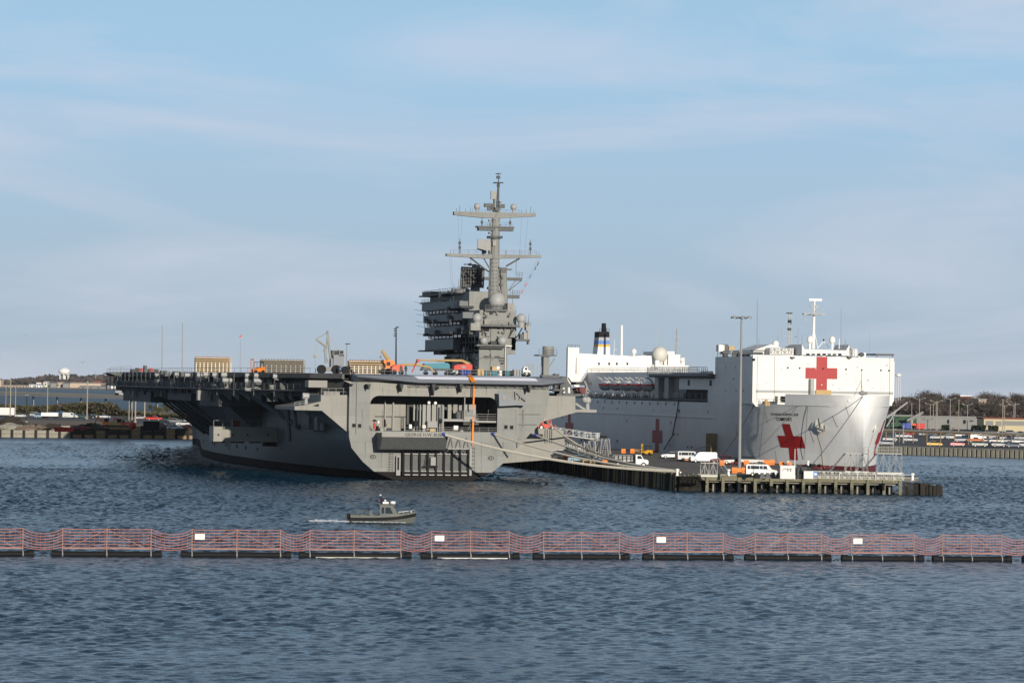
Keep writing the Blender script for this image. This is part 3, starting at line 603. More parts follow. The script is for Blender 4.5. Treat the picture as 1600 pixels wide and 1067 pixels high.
# ------------------------------------------------ deck-edge antennas and masts
for px, y0, y1, Y, r in ((253, 577, 508, 118, .10), (284.6, 580, 504, 84, .10), (618.5, 584, 512, 160, .22), (375.2, 581, 530, 290, .06), (541.5, 584, 538, 150, .14), (900, 584, 558, 40, .12)):
    P('whip_antenna', 'steel_grey', lambda b: b.cyl(aty(px, y0, Y), aty(px + .5, y1, Y), r, r * .6, 6))
P('mast_lights', 'dark_grey', lambda b: [pb(b, 616, 618, y, y + 1.5, 159.5, 160) for y in (513, 516.5, 520.5, 524)] + [pb(b, 619, 623, 510.5, 512, 159.5, 160), pb(b, 540, 547, 536.5, 538, 149.5, 150)])
P('signal_flag', 'red', lambda b: b.prism([(q.x, q.z) for q in (aty(373.5, 525, 290), aty(377.5, 523, 290), aty(377.2, 526, 290), aty(374.6, 527.5, 290))], 290, 290.08))
ct = P('tank_tower', 'haze_grey', lambda b: [pb(b, 849, 858.5, 557, 590, 24, 26), b.cyl(aty(858, 573, 25), aty(867, 560, 25), .15, .15, 4)])
q = aty(856.5, 555, 25); P('tank', 'haze_grey', lambda b: b.cyl((q.x, 25, q.z), (q.x, 25, q.z + 1.75), 1.15, 1.15, 14), ct, True)
P('tank_platform', 'gear_grey', lambda b: [pb(b, 842, 870, 554.5, 556, 23, 27), b.rail([aty(842, 554.5, 23), aty(870, 555, 23)], 1.1, .9, .04)], ct)
P('deck_edge_rail', 'light_grey', lambda b: b.rail([(-15, 3.8, DZ), (20, 3.8, DZ)], 1.1, 1.5, .035, 2))
P('deck_edge_rail', 'gear_grey', lambda b: [b.rail([(OUT[i][0], OUT[i][1], DZ), (OUT[i + 1][0], OUT[i + 1][1], DZ)], .9, 3, .04, 1) for i in range(1, 5)])

# lower gallery tier, boat boom and clutter on the port side
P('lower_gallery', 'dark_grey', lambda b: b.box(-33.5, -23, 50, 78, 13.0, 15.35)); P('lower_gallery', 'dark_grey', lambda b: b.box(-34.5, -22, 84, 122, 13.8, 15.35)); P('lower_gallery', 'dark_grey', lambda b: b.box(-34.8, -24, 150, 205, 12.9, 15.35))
rg = random.Random(21)
for i in range(46):
    Y = 20 + rg.random() * 205; x = edge(Y) + rg.uniform(.2, 2.6); w, h = rg.uniform(.5, 1.6), rg.uniform(.5, 2.0); z = rg.choice((16.65, 16.65, 14.0 + rg.random()))
    if z < 16: x += 1.6
    P('catwalk_fitting', rg.choice(('gear_grey', 'haze_grey', 'light_grey', 'dark_grey', 'haze_grey')), lambda b: b.cbox(x, Y, z, w, rg.uniform(.6, 1.6), h))
for i in range(26):
    Y = 24 + i * 8; P('catwalk_stanchion', 'gear_grey', lambda b: b.cyl((edge(Y) + .15, Y, 15.3), (edge(Y) + .15, Y, DZ + .1), .11, .11, 5))
for i in range(12):
    Y = 26 + i * 4.5; P('catwalk_bracket', 'haze_grey', lambda b: b.prism([(edge(Y) + .1, 16.4), (edge(Y) + 3.2, 16.4), (edge(Y) + 3.2, 14.2)], Y, Y + .2))
# scuppers with dark runs and ladders on the transom
for px, y0, y1 in ((566, 640, 668), (571, 690, 716), (596, 706, 733), (752, 690, 738), (763, 640, 652), (786, 690, 712), (806, 640, 680), (818, 640, 668), (598, 606, 618), (650, 604, 618), (700, 604, 618), (760, 604, 618)):
    P('stain_run', 'gear_grey', lambda b: pp(b, [(px - .45, y0), (px + .45, y0), (px + .2, y1), (px - .1, y1)], -.166, -.152))
for px in (560, 607, 640, 690, 748, 800): P('transom_seam', 'gear_grey', lambda b: pb(b, px, px + .35, 600, 619, -.17, -.152))
for px0, px1, py in ((549, 577, 638), (549, 577, 612), (782, 846, 646), (782, 840, 662), (556, 612, 690), (742, 800, 700), (782, 812, 684)): P('plate_lip', 'haze_grey', lambda b: pb(b, px0, px1, py, py + .5, -.19, -.152))

# ================================================================== ISLAND AND MAST (part > sub-part)
ZOFF = .3
isl = P('island', 'haze_grey', lambda b: b.box(28.0, 34.3, 85, 118, DZ, 28.2))
I = lambda name, m, fn, smooth=False: P(name, m, fn, isl, smooth)
I('upper_house', 'haze_grey', lambda b: [b.box(28.0, 35.9, 85.05, 132, 28.2, 34.0), b.box(28.0, 36.3, 86, 132, 24.6, 28.2)])
I('upper_house', 'haze_grey', lambda b: [b.box(27.2, 34.5, 92, 133, 34.0, 38.2)])
I('side_block', 'beige_grey', lambda b: [pb(b, 793, 804, 474, 494, 88, 94), pb(b, 799, 807, 494, 547, 86, 92)])
# galleries: four stacked bridge levels overhanging to port
LV = [(29.1, 30.8, 26.2), (31.9, 33.5, 25.9), (34.6, 36.3, 25.5)]
for k, (z0, z1, x0) in enumerate(LV):
    gl = I('bridge_gallery', 'hull_grey_shaded', lambda b: b.prism([(28.2, 96), (x0 + .8, 96), (x0, 100), (x0, 134), (x0 + 1.2, 137.5), (28.2, 137.5)], z0, z1, 'z'))
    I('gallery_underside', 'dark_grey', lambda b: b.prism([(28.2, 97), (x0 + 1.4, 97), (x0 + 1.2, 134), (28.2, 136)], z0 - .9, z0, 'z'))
    for Y in range(100, 136, 4): I('bridge_window', 'glass_sky' if Y > 118 else 'glass_dark', lambda b: b.box(x0 + 1.05, x0 + 1.18, Y, Y + 2.9, z0 - .8, z0 - .12))
    I('gallery_frame', 'gear_grey', lambda b: [b.rail([(x0, 100, z1), (x0, 134, z1)], .9, 3.4, .05), b.cyl((x0, 132, z1), (x0 - 2.0, 133, z1 + .4), .05, .05, 4), b.cyl((x0, 132, z0), (x0 - 2.0, 133, z0 + .3), .05, .05, 4)])
I('bridge_house', 'hull_grey_shaded', lambda b: b.prism([(28.0, 104), (26.4, 104), (26.4, 134), (28.0, 137)], 25.6, 28.0, 'z'))
I('bridge_house', 'dark_grey', lambda b: b.prism([(28.0, 110), (25.6, 110), (25.6, 138), (28.0, 138)], 25.3, 25.6, 'z'))
I('open_bridge_window', 'glass_sky', lambda b: [b.add([aty(x0_, 480, 136), aty(x1_, 480, 136), aty(x1_, 485.5, 136), aty(x0_, 485.5, 136)], [(0, 1, 2, 3)]) for x0_, x1_ in ((683, 695.5), (699, 706))])
I('roof_rail', 'gear_grey', lambda b: [b.rail([(26, 94, 38.2), (26, 136, 38.2), (34, 136, 38.2)], 1.0, 2.5, .05), b.box(25.4, 34, 98, 137, 37.9, 38.2), b.box(25.6, 27.4, 112, 137, 36.3, 36.6), b.box(26.0, 29.2, 126, 136, 38.2, 39.0)])
I('ladder_tower', 'gear_grey', lambda b: [b.cyl((28.0 - .3, 88 + i * 3.0, DZ), (28.0 - .3, 88 + i * 3.0, 28.5), .12, .12, 4) for i in range(6)] + [b.box(27.5, 28, 86, 106, z, z + .15) for z in (21.5, 23.4, 25.2, 27)])
I('port_door', 'black', lambda b: b.box(27.9, 28.02, 90, 91.4, DZ, DZ + 2.2)); I('rust_panel', 'tan', lambda b: b.box(27.93, 28.0, 106, 110, 25.2, 27.9))
for x, y in ((760, 557), (777, 557.5), (784, 559.5), (784, 563.5)): I('aft_vent', 'dark_grey', lambda b: pb(b, x - 4, x + 4, y - .9, y + .9, 84.8, 85.05))
I('aft_seam', 'dark_grey', lambda b: pb(b, 766, 766.7, 512, 585, 84.9, 85.05)); I('aft_opening', 'black', lambda b: [pb(b, 752, 764.5, 511.5, 517, 84.7, 85.1), pb(b, 771, 777, 487, 507, 85.5, 86)])
wl = I('painted_ladder', 'white', lambda b: [pb(b, 788.9, 790.3, 532, 580, 84.4, 84.6), pb(b, 790, 800, 539.8, 541, 84.4, 84.6)])
pl = I('aft_platform', 'gear_grey', lambda b: [pb(b, 745, 790, 538.5, 541, 82.5, 85), pb(b, 750, 788, 541, 544, 83.5, 85)])
for px, r in ((756, .85), (784.5, 1.05)): 
    q = aty(px, 532.5, 83.5); I('gun_shield', 'radome_grey', lambda b: b.ball(q.x, 83.5, q.z, r, 12), True)
I('aft_gear', 'dark_grey', lambda b: pb(b, 767, 776, 533, 538.5, 83, 84))
P2 = I('crosswalk', 'gear_grey', lambda b: [pb(b, 750, 822, 508, 510, 82.8, 85.2), b.rail([aty(768, 508, 82.9), aty(822, 509, 82.9)], .9, 1.4, .04)])
I('crosswalk_brace', 'gear_grey', lambda b: [b.cyl(aty(752, 514, 83.5), aty(764, 526, 85), .14, .14, 4), b.cyl(aty(803, 514, 83.5), aty(795, 527, 85), .14, .14, 4), b.cyl(aty(816, 512, 83.5), aty(807, 528, 85), .14, .14, 4)])
def radome(px, py, Y, r, m='radome_grey', ped=0.9):
    q = aty(px, py, Y); I('radome', m, lambda b: [b.ball(q.x, Y, q.z, r, 16, 1.05), b.cyl((q.x, Y, q.z - r - ped), (q.x, Y, q.z - r * .7), r * .55, r * .7, 10)], True)
radome(745.7, 497, 82, 1.05); radome(814.5, 498, 83, 1.08); radome(776.5, 470, 86, 1.85); radome(725, 461, 115, 1.75, 'gear_grey'); radome(701.5, 460.5, 132, .85, 'gear_grey', .3); radome(758, 465, 104, 1.0, 'radome_grey', 1.2)
I('radome_stand', 'beige_grey', lambda b: [pb(b, 735.5, 751, 505, 516, 81.5, 83), pb(b, 757, 769, 499.5, 508, 84, 86)])
I('radome_gallery', 'gear_grey', lambda b: [pb(b, 758, 793, 483.5, 486, 84, 88), b.rail([aty(758, 483.5, 84), aty(790, 484, 84)], 1.0, .9, .05, 3), b.cyl(aty(773, 487, 85), aty(789, 505, 86), .14, .14, 4), b.cyl(aty(770, 487, 85), aty(774, 505, 86), .14, .14, 4)])
I('wing_platform', 'gear_grey', lambda b: [pb(b, 807, 828, 530, 532.5, 84, 88), pb(b, 812.5, 818, 521.5, 530, 84.5, 86), b.cyl(aty(808, 526, 85), aty(816, 514, 85), .12, .12, 4), pb(b, 824.5, 827, 532, 538, 84, 85), b.rail([aty(822, 508, 84), aty(829, 510, 84)], .8, .6, .04)])
I('wing_cabinet', 'light_grey', lambda b: [pb(b, 818.5, 823.5, 519, 530.5, 84.3, 86), pb(b, 824, 828, 517, 530.5, 84.5, 86), pb(b, 822, 827, 504, 516, 84.5, 86)])
# secondary tower with the square lattice radar
I('radar_tower', 'haze_grey', lambda b: b.cyl(aty(741.5, 468, 104), aty(744, 414, 104), 1.15, .95, 8))
rd = I('lattice_radar', 'gear_grey', lambda b: pp(b, [(721, 416.5), (757.5, 418.5), (756, 450), (719, 449)], 103, 103.5))
I('radar_reflector', 'black', lambda b: b.ball(aty(739, 433, 102.7).x, 102.7, aty(739, 433, 102.7).z, 2.0, 14, .95))
I('radar_ribs', 'gear_grey', lambda b: [b.cyl(aty(724 + i * 4, 418, 100.6), aty(724 + i * 4, 448, 100.6), .07, .07, 4) for i in range(8)] + [b.cyl(aty(721, 420 + i * 5, 100.6), aty(756, 420 + i * 5, 100.6), .06, .06, 4) for i in range(6)])
I('bar_antenna', 'gear_grey', lambda b: [pb(b, 725, 744, 412.8, 413.8, 103, 103.4), pb(b, 732, 737, 411.5, 415, 103, 103.4)])
# main mast
YM = 92
mast = P('mast', 'haze_grey', lambda b: [b.cyl(aty(771, 470, YM), aty(774.5, 345, YM), 1.25, .95, 10), b.cyl(aty(788, 490, YM), aty(786, 427, YM), .95, .8, 8), b.cyl(aty(774.5, 345, YM), aty(776.5, 332, YM), .95, .8, 10)])
Q = lambda name, m, fn, smooth=False: P(name, m, fn, mast, smooth)
Q('topmast', 'gear_grey', lambda b: [b.cyl(aty(777, 332, YM), aty(779, 284, YM), .38, .22, 8), b.cyl(aty(779, 284, YM), aty(778.5, 270, YM), .12, .06, 6)])
Q('masthead_disc', 'gear_grey', lambda b: [b.cyl(aty(778.5, 286.3, YM), aty(778.5, 285, YM), 1.15, 1.15, 12), b.cyl(aty(778.5, 272.2, YM), aty(778.5, 271, YM), .6, .6, 10), b.cyl(aty(778.5, 279, YM), aty(778.6, 275, YM), .45, .45, 8), b.cyl(aty(778.5, 292, YM), aty(778.6, 288, YM), .35, .35, 8)])
Q('square_array', 'light_grey', lambda b: pb(b, 767, 776, 298.5, 311, YM - 1, YM - .5)); Q('array_mount', 'gear_grey', lambda b: [pb(b, 771, 774, 311, 333, YM - .6, YM), pb(b, 757, 771, 318, 323.5, YM - .8, YM), pb(b, 780, 789, 319, 325, YM - .8, YM), pb(b, 762, 782, 324.5, 328.5, YM - .6, YM)])
def yard(p0, p1, yt0, yt1, ythick, name, Y=YM, mid=772):
    return Q(name, 'haze_grey', lambda b: pp(b, [(p0, yt0), (mid, (yt0 + yt1) / 2), (p1, yt1), (p1, yt1 + ythick), (mid + 14, (yt0 + yt1) / 2 + ythick * 1.7), (mid - 14, (yt0 + yt1) / 2 + ythick * 1.7), (p0, yt0 + ythick)], Y - .7, Y + .7))
yard(709.5, 837.5, 330.5, 333, 5.2, 'yardarm'); yard(698, 846, 396, 398.5, 4, 'yardarm')
Q('yardarm', 'gear_grey', lambda b: [pb(b, 748, 802.5, 355, 359.8, YM - .9, YM + .9), pb(b, 746, 804, 354.3, 355, YM - 1.1, YM + 1.1)]); Q('ring_platform', 'gear_grey', lambda b: b.cyl(aty(773, 372.5, YM), aty(773, 369, YM), 1.75, 1.75, 14))
Q('yard_brace', 'gear_grey', lambda b: [b.cyl(aty(734, 402, YM), aty(757, 420, YM), .2, .2, 5), b.cyl(aty(757, 420, YM), aty(770, 428, YM), .2, .2, 5), b.cyl(aty(812, 404, YM), aty(791, 416, YM), .2, .2, 5), b.cyl(aty(755, 402, YM), aty(764, 418, YM), .14, .14, 5), b.cyl(aty(807, 404, YM), aty(806, 430, YM), .06, .06, 4)])
for px, py in ((745.5, 322.5), (802.5, 323.5)):
    q = aty(px, py, YM); Q('mast_radome', 'radome_grey', lambda b: [b.ball(q.x, YM, q.z, .72, 14), b.cyl((q.x, YM, q.z - 1.3), (q.x, YM, q.z - .5), .25, .4, 8)], True)
for px, py in ((753, 347.5), (797, 348), (718.3, 380), (718.3, 387), (828.7, 381.5), (828.7, 389)):
    q = aty(px, py, YM); Q('pod_antenna', 'gear_grey', lambda b: [b.cyl((q.x, YM, q.z - .3), (q.x, YM, q.z + .35), .26, .26, 8), b.cyl((q.x, YM, q.z - 1.3), (q.x, YM, q.z + 1.0), .09, .06, 5)])
Q('yard_rail', 'gear_grey', lambda b: [b.rail([aty(708, 396.5, YM), aty(838, 398.5, YM)], .9, 1.7, .035), b.rail([aty(752, 354, YM), aty(800, 354.5, YM)], .8, 1.4, .035), b.rail([aty(738, 331, YM), aty(812, 332.5, YM)], .6, 1.6, .03)])
Q('search_radar', 'light_grey', lambda b: [pp(b, [(746.5, 376), (766.5, 375.5), (767, 391), (760, 391.5), (746, 388)], YM - 2.5, YM - 2.1), pb(b, 746, 765, 373.8, 375, YM - 2.4, YM - 2)]); Q('radar_mount', 'black', lambda b: [b.cyl(aty(746, 388, YM - 2), aty(758, 393, YM - 2), .22, .22, 5), pb(b, 756, 760, 391, 396, YM - 2, YM)])
Q('array_panel', 'light_grey', lambda b: pb(b, 770, 775, 376, 384, YM - 1.3, YM - 1.1))
Q('lower_platform', 'gear_grey', lambda b: [pb(b, 757, 816, 434, 437, YM - .5, YM + 1.5), b.rail([aty(808, 434, YM), aty(816, 434.5, YM)], 1.2, .6, .05), pb(b, 793, 812, 461, 466, YM - .5, YM + 1), b.rail([aty(797, 461, YM), aty(812, 461.5, YM)], 1, .6, .05), b.cyl(aty(815, 438, YM), aty(795, 454, YM), .1, .1, 4), b.cyl(aty(806, 438, YM), aty(794, 454, YM), .1, .1, 4), pb(b, 782, 792, 418, 434, YM - .3, YM + 1), pb(b, 780, 800, 420, 421.5, YM - .4, YM + 1)])
mr = Q('mast_rungs', 'dark_grey', lambda b: [pb(b, 770, 771, y, y + 1.2, YM - 1.35, YM - 1.1) for y in range(404, 460, 6)] + [pb(b, 775, 776, y, y + 1.2, YM - 1.35, YM - 1.1) for y in range(404, 460, 6)])
tag(mr, kind='stuff')
Q('yard_stub', 'dark_grey', lambda b: [b.cyl(aty(x, y, YM), aty(x + .2, y - h, YM), .05, .04, 4) for x, y, h in ((713, 331, 5), (718, 331, 10), (727, 331, 5), (735, 331, 7), (815, 332.5, 5), (822, 333, 6), (829, 333, 10), (834, 333, 4), (704, 396, 6), (842, 398, 4), (812, 398, 8), (790, 398, 8), (765, 331, 16))])
Q('halyards', 'gear_grey', lambda b: [b.cyl(aty(x0, y0, YM), aty(x1, y1, 95), .018, .018, 3) for x0, y0, x1, y1 in ((702, 400, 706, 458), (705, 400, 708, 458), (716, 337, 716, 396), (722, 337, 719, 396), (815, 338, 812, 398), (825, 338, 820, 398), (845, 402, 815, 460), (842, 402, 812, 458))])
for x, y, mm in ((840.5, 412, 'dark_grey'), (836.5, 419, 'green_dark'), (828.5, 432, 'blue'), (821.5, 445, 'red'), (815.5, 456, 'red')):
    Q('signal_flag', mm, lambda b: pp(b, [(x - 1.6, y + 2.6), (x - .4, y + 3.4), (x + 1.8, y - 2.6), (x + .6, y - 3)], YM, YM + .06))
rg = random.Random(33)
for k in range(38):          # small fittings clamped to the mast and its platforms
    py = rg.uniform(300, 462); px = 773 + (py < 330) * 4 + rg.choice((-1, 1)) * rg.uniform(3, 8 if py < 420 else 12); w, h = rg.uniform(1.2, 4), rg.uniform(1.2, 5)
    Q('mast_fitting', rg.choice(('gear_grey', 'dark_grey', 'haze_grey')), lambda b: [pb(b, px - w / 2, px + w / 2, py - h / 2, py + h / 2, YM - rg.uniform(.2, 1.2), YM + .3), pb(b, min(px, 774), max(px, 774), py - .4, py + .4, YM, YM + .2)])
for k in range(34):          # boxes, vents and lockers on the island faces
    px, py = rg.uniform(751, 806), rg.uniform(478, 580)
    if 531 < py < 545: continue
    if py > 548 and px > 790: continue
    w, h = rg.uniform(1.5, 5), rg.uniform(1.2, 4); I('island_fitting', rg.choice(('gear_grey', 'haze_grey', 'dark_grey', 'light_grey')), lambda b: pb(b, px - w / 2, px + w / 2, py - h / 2, py + h / 2, 84.5 - rg.random() * .3, 85.05))
for k in range(30):
    Y = rg.uniform(88, 130); z = rg.choice((20.5, 22, 24, 28.5, 31.4, 34.1, 37)) + rg.random(); I('side_fitting', rg.choice(('gear_grey', 'dark_grey', 'hull_grey_shaded')), lambda b: b.box(26.9 if z < 28 else 25.2, 28.05, Y, Y + rg.uniform(.6, 2), z, z + rg.uniform(.4, 1.4)))
for px, y0, y1 in ((728, 452, 430), (735, 455, 405), (709, 456, 443), (716, 458, 436), (686, 465, 450), (764, 455, 430), (790, 458, 440), (801, 474, 452), (806, 494, 478), (826, 504, 490), (819, 508, 492)):
    I('whip_aerial', 'gear_grey', lambda b: b.cyl(aty(px, y0, 98), aty(px + .4, y1, 98), .07, .04, 4))
for z in (20.6, 23.2, 26.0): I('aft_handrail', 'gear_grey', lambda b: b.rail([(28.2, 84.7, z), (33.8, 84.7, z)], .5, 1.4, .03, 1))
ZOFF = 0.0

# ================================================================== HOSPITAL SHIP
BX = 104.5
ZOFF = .75
hos = thing('hospital_ship', (BX, 80, 0), 'white hospital ship with red crosses moored bow-on beside the pier', 'hospital ship')
H = lambda name, m, fn, parent=None, smooth=False: P(name, m, fn, parent or hos, smooth)
CZ = [-1, 1.3, 5, 9, 14.2]
CT = [(53.2, [0, 0, 0, 0, 0]), (53.9, [.1, .15, .25, .7, 2.2]), (55, [.5, .6, .8, 1.5, 3.4]), (58, [2.2, 2.4, 2.7, 3.8, 6.3]), (64, [5.4, 5.6, 6.0, 7.4, 9.6]), (70, [8.4, 8.6, 9.0, 10.4, 12.0]), (76, [11.0, 11.2, 11.7, 12.9, 14.1]), (82, [13.2, 13.4, 13.8, 14.7, 15.4]),
      (92, [15.4, 15.5, 15.7, 16.0, 16.1]), (104, [16.1] * 5), (290, [16.1] * 5), (326, [11, 12, 14, 15, 15.5])]
def chw(Y, z): return float(np.interp(z, CZ, lerp_tab(CT, Y)))
def chull(zs, name, m, grow=0.0):
    Ys = sorted(set([t[0] for t in CT] + [56.5, 61, 67, 73, 79, 87, 98, 150, 200, 250])); b = MB()
    for sg in (-1, 1):
        vs = [(BX + sg * (chw(Y, z) + grow), Y, z) for Y in Ys for z in zs]; n = len(zs)
        b.add(vs, [(k * n + i, k * n + i + 1, (k + 1) * n + i + 1, (k + 1) * n + i) for k in range(len(Ys) - 1) for i in range(n - 1)])
    return b.build(name, m, hos, smooth=True)
chull([1.3, 3, 5, 7, 9, 11, 12.6, 14.2], 'hull', 'white_side'); chull([-1, 0, 1.3], 'boot_topping', 'maroon', .03)
# raised bulwark round the bow
rim = [(53.2, .2), (53.5, 2.6), (54.6, 4.6), (57, 6.6), (61, 8.6), (66, 10.5), (70, 11.9)]
bw = MB()
for sg in (-1, 1):
    for g in (0, -.25):
        vs = []
        for Y, w in rim: vs += [(BX + sg * (chw(max(Y, 53.2), 14.2) + g), max(Y, 53.2), 14.0), (BX + sg * (w + g), Y, 16.45)]
        bw.add(vs, [(2 * i, 2 * i + 2, 2 * i + 3, 2 * i + 1) for i in range(len(rim) - 1)])
    vs = [(BX + sg * (w + g), Y, 16.45) for Y, w in rim for g in (0, -.25)]
    bw.add(vs, [(2 * i, 2 * i + 1, 2 * i + 3, 2 * i + 2) for i in range(len(rim) - 1)])
bw.build('bow_bulwark', 'white_side', hos, smooth=True)
fd = [(BX - chw(Y, 14.2) + .1, Y) for Y in (54.5, 58, 64, 70, 76, 82)] + [(BX + chw(Y, 14.2) - .1, Y) for Y in (82, 76, 70, 64, 58, 54.5)]
MB().prism(fd, 13.9, 14.15, 'z').build('forecastle_deck', 'gear_grey', hos)
MB().box(BX - 15.9, BX + 15.9, 104, 322, 14.4, 14.9).build('main_deck', 'gear_grey', hos)
H('forecastle_rail', 'white', lambda b: [b.rail([(BX - chw(Y, 14.2) + .15, Y, 14.2), (BX - chw(Y + 4, 14.2) + .15, Y + 4, 14.2)], 1.1, 2, .05) for Y in (70, 74, 78)])
for px, mm in ((1223, 'glass_dark'), (1233, 'glass_dark')):
    H('winch_house', 'cream', lambda b: pb(b, px - 8, px + 5, 619, 629, 72, 74)); H('winch_opening', mm, lambda b: pb(b, px - 3.5, px + 4, 619.5, 626, 71.9, 72))
for x in (1197, 1244, 1258): H('mooring_bitt', 'tan', lambda b: [b.cyl(aty(x, 634, 73), aty(x, 624, 73), .35, .35, 8), b.cyl(aty(x + 4, 634, 73), aty(x + 4, 628, 73), .3, .3, 8)])
H('bow_roller', 'steel_grey', lambda b: [b.cyl((BX - .8, 53.6, 16.9), (BX + .8, 53.6, 16.9), .35, .35, 8), b.cyl((BX, 54, 16.4), (BX, 54, 17.4), .3, .3, 8)])
H('jackstaff', 'steel_grey', lambda b: [b.cyl((BX, 55, 16.4), (BX + .1, 55, 22.0), .1, .05, 6), b.cyl((BX - 1, 56.5, 16.4), (BX, 55, 19.5), .05, .05, 4), b.cyl((BX + 1, 56.5, 16.4), (BX, 55, 19.5), .05, .05, 4)])
# forward house
fh = H('forward_house', 'white_ship', lambda b: b.prism([(88.35, 14.6), (89.2, 13.6), (120.0, 13.9), (121.0, 15.0), (121.0, 24.7), (88.35, 24.95)], 80, 80.4))
H('house_side', 'white_side', lambda b: [b.box(88.4, 120.9, 80.4, 108, 14.2, 24.6)])
H('house_side', 'white_side', lambda b: [b.box(88.42, 120.6, 108, 113.5, 14.2, 19.7), b.box(88.42, 120.6, 113.5, 137, 17.1, 19.7), b.box(90.4, 120.6, 113.5, 137, 14.2, 17.1)])
H('recess_wall', 'recess', lambda b: b.box(90.2, 90.4, 113.6, 136.9, 14.3, 17.0)); H('recess_rail', 'gear_grey', lambda b: [b.rail([(88.6, 113.8, 14.9), (88.6, 136.8, 14.9)], 1.1, 1.6, .05, 2), b.box(88.2, 90.2, 113.6, 137, 14.55, 14.85)])
H('recess_gear', 'gear_grey', lambda b: [b.box(89.2, 90.2, Y, Y + 1.6, 14.9, 16.2) for Y in (116, 120, 125, 130, 134)])
cr = H('house_cross', 'red_cross', lambda b: [b.box(103.0, 105.5, 79.93, 79.985, 17.45, 24.75), b.box(100.5, 103.0, 79.93, 79.985, 19.9, 22.3), b.box(105.5, 107.85, 79.93, 79.985, 19.9, 22.3)])
H('cross_plinth', 'tan', lambda b: pb(b, 1275, 1299, 609.5, 617, 79.6, 79.98)); H('grey_upright', 'stack_grey', lambda b: pb(b, 1266.5, 1272.5, 592, 618, 78.8, 79.98))  # tan block below the cross; narrow grey upright at its left
H('house_seam', 'stack_grey', lambda b: [pb(b, 1181, 1396, y, y + .5, 79.9, 79.98) for y in (612.5,)] + [pb(b, x, x + .5, 556, 628, 79.9, 79.98) for x in (1183, 1210, 1390)])
for x, y in ((1231, 574.5), (1249.5, 575), (1286, 576), (1322, 577), (1346.5, 578), (1376.5, 578.5), (1389, 579)):
    q = aty(x, y, 79.9); H('porthole', 'glass_dark', lambda b: b.cyl((q.x, 79.85, q.z), (q.x, 79.99, q.z), .2, .2, 10))
for x in (1230, 1242): H('front_window', 'glass_dark', lambda b: pb(b, x - 8, x - 2, 619, 626, 79.8, 79.99))
def hull_paint(name, m, polys, Yc, zc, side=-1):
    # paint laid on the flare: local (s along the hull towards the bow, t up), in metres
    b = MB(); Ys = np.arange(53.7, 330, .25); pos = np.array([[chw(Y, zc), Y] for Y in Ys]); ds = np.concatenate([[0], np.cumsum(np.hypot(*np.diff(pos, axis=0).T))]); s0 = np.interp(Yc, Ys, ds)
    for vs, fs in polys:
        out = []
        for s, t in vs:
            Y = float(np.interp(s0 - s, ds, Ys)); z = zc + t; out.append((BX + side * (chw(Y, z) + .06), Y, z))
        b.add(out, fs)
    return b.build(name, m, hos)
def cross_polys(h, a, n=8):
    ps = []
    def patch(s0, s1, t0, t1):
        vs = [(s0 + (s1 - s0) * i / n, t0 + (t1 - t0) * j / n) for j in range(n + 1) for i in range(n + 1)]
        ps.append((vs, [(j * (n + 1) + i, j * (n + 1) + i + 1, (j + 1) * (n + 1) + i + 1, (j + 1) * (n + 1) + i) for j in range(n) for i in range(n)]))
    patch(-a, a, -h, h); patch(-h, -a, -a, a); patch(a, h, -a, a); return ps
def find_Y(px, z, side=-1):
    f = lambda Y: (lambda x, y: 800 + FPX * (x * c_ - y * s_) / (x * s_ + y * c_))(BX + side * chw(Y, z) - CX, Y - CY)
    u = 800 + de(px, 690)[0]
    return min(((abs(f(Y) - u), Y) for Y in np.arange(54, 325, .25)))[1]
hull_paint('hull_cross', 'red_cross', cross_polys(3.9, 1.3), find_Y(1236, 6.2), 6.1)
hull_paint('hull_cross', 'red_cross', cross_polys(4.3, 1.5), find_Y(1027, 5.5), 5.6); hull_paint('hull_cross', 'red_cross', cross_polys(4.3, 1.5), find_Y(889, 5.5), 6.2)
hull_paint('hull_cross', 'red_cross', cross_polys(3.9, 1.3), find_Y(1372, 7, 1), 7.2, 1)
for txt, sz, zz, pxc, wid in (('US NAVAL HOSPITAL SHIP', .8, 12.0, 1225, 9.2), ('COMFORT', 1.05, 10.95, 1225, 5.4)):
    t = text_mb(txt, sz); xs = [v[0] for v in t.v]; k = wid / (max(xs) - min(xs))
    hull_paint('name_lettering', 'black', [([(v[0] * k, v[1]) for v in t.v], t.f)], find_Y(pxc, zz), zz)
# anchor pocket and rust run
Ya = find_Y(1280, 11); xa = BX - chw(Ya, 10.2)
c0 = Vector((xa, Ya, 10.3)); an = Vector((-.72, -.69, -.12)); tn = Vector((.69, -.72, 0))
ap = H('anchor_pocket', 'cream', lambda b: b.add([c0 + an * d + tn * 1.25 * math.cos(R(t)) + zv * 1.9 * math.sin(R(t)) for d in (-.3, .12) for t in range(0, 360, 24)], [tuple(range(29, 14, -1))] + [(i, (i + 1) % 15, (i + 1) % 15 + 15, i + 15) for i in range(15)]))
H('anchor', 'steel_grey', lambda b: [b.cyl(c0 + an * .35 + zv * 1.7 - tn * .3, c0 + an * .35 - zv * 1.2 + tn * .3, .16, .18, 6), b.cyl(c0 + an * .4 - zv * .7 - tn * 1.1, c0 + an * .4 - zv * 1.5 + tn * 1.3, .2, .2, 6), b.cyl(c0 + an * .4 - zv * .7 - tn * 1.1, c0 + an * .4 + zv * .5 - tn * 1.2, .16, .06, 6), b.cyl(c0 + an * .4 - zv * 1.5 + tn * 1.3, c0 + an * .4 - zv * .2 + tn * 1.2, .16, .06, 6)], ap)
H('anchor_rust', 'tan', lambda b: b.cyl(c0 + an * .18 - zv * 1.75 - tn * .2, c0 + an * .1 - zv * 2.1 + tn * .5, .12, .12, 6), ap)
Yb = find_Y(1368, 10, 1); xb = BX + chw(Yb, 10)
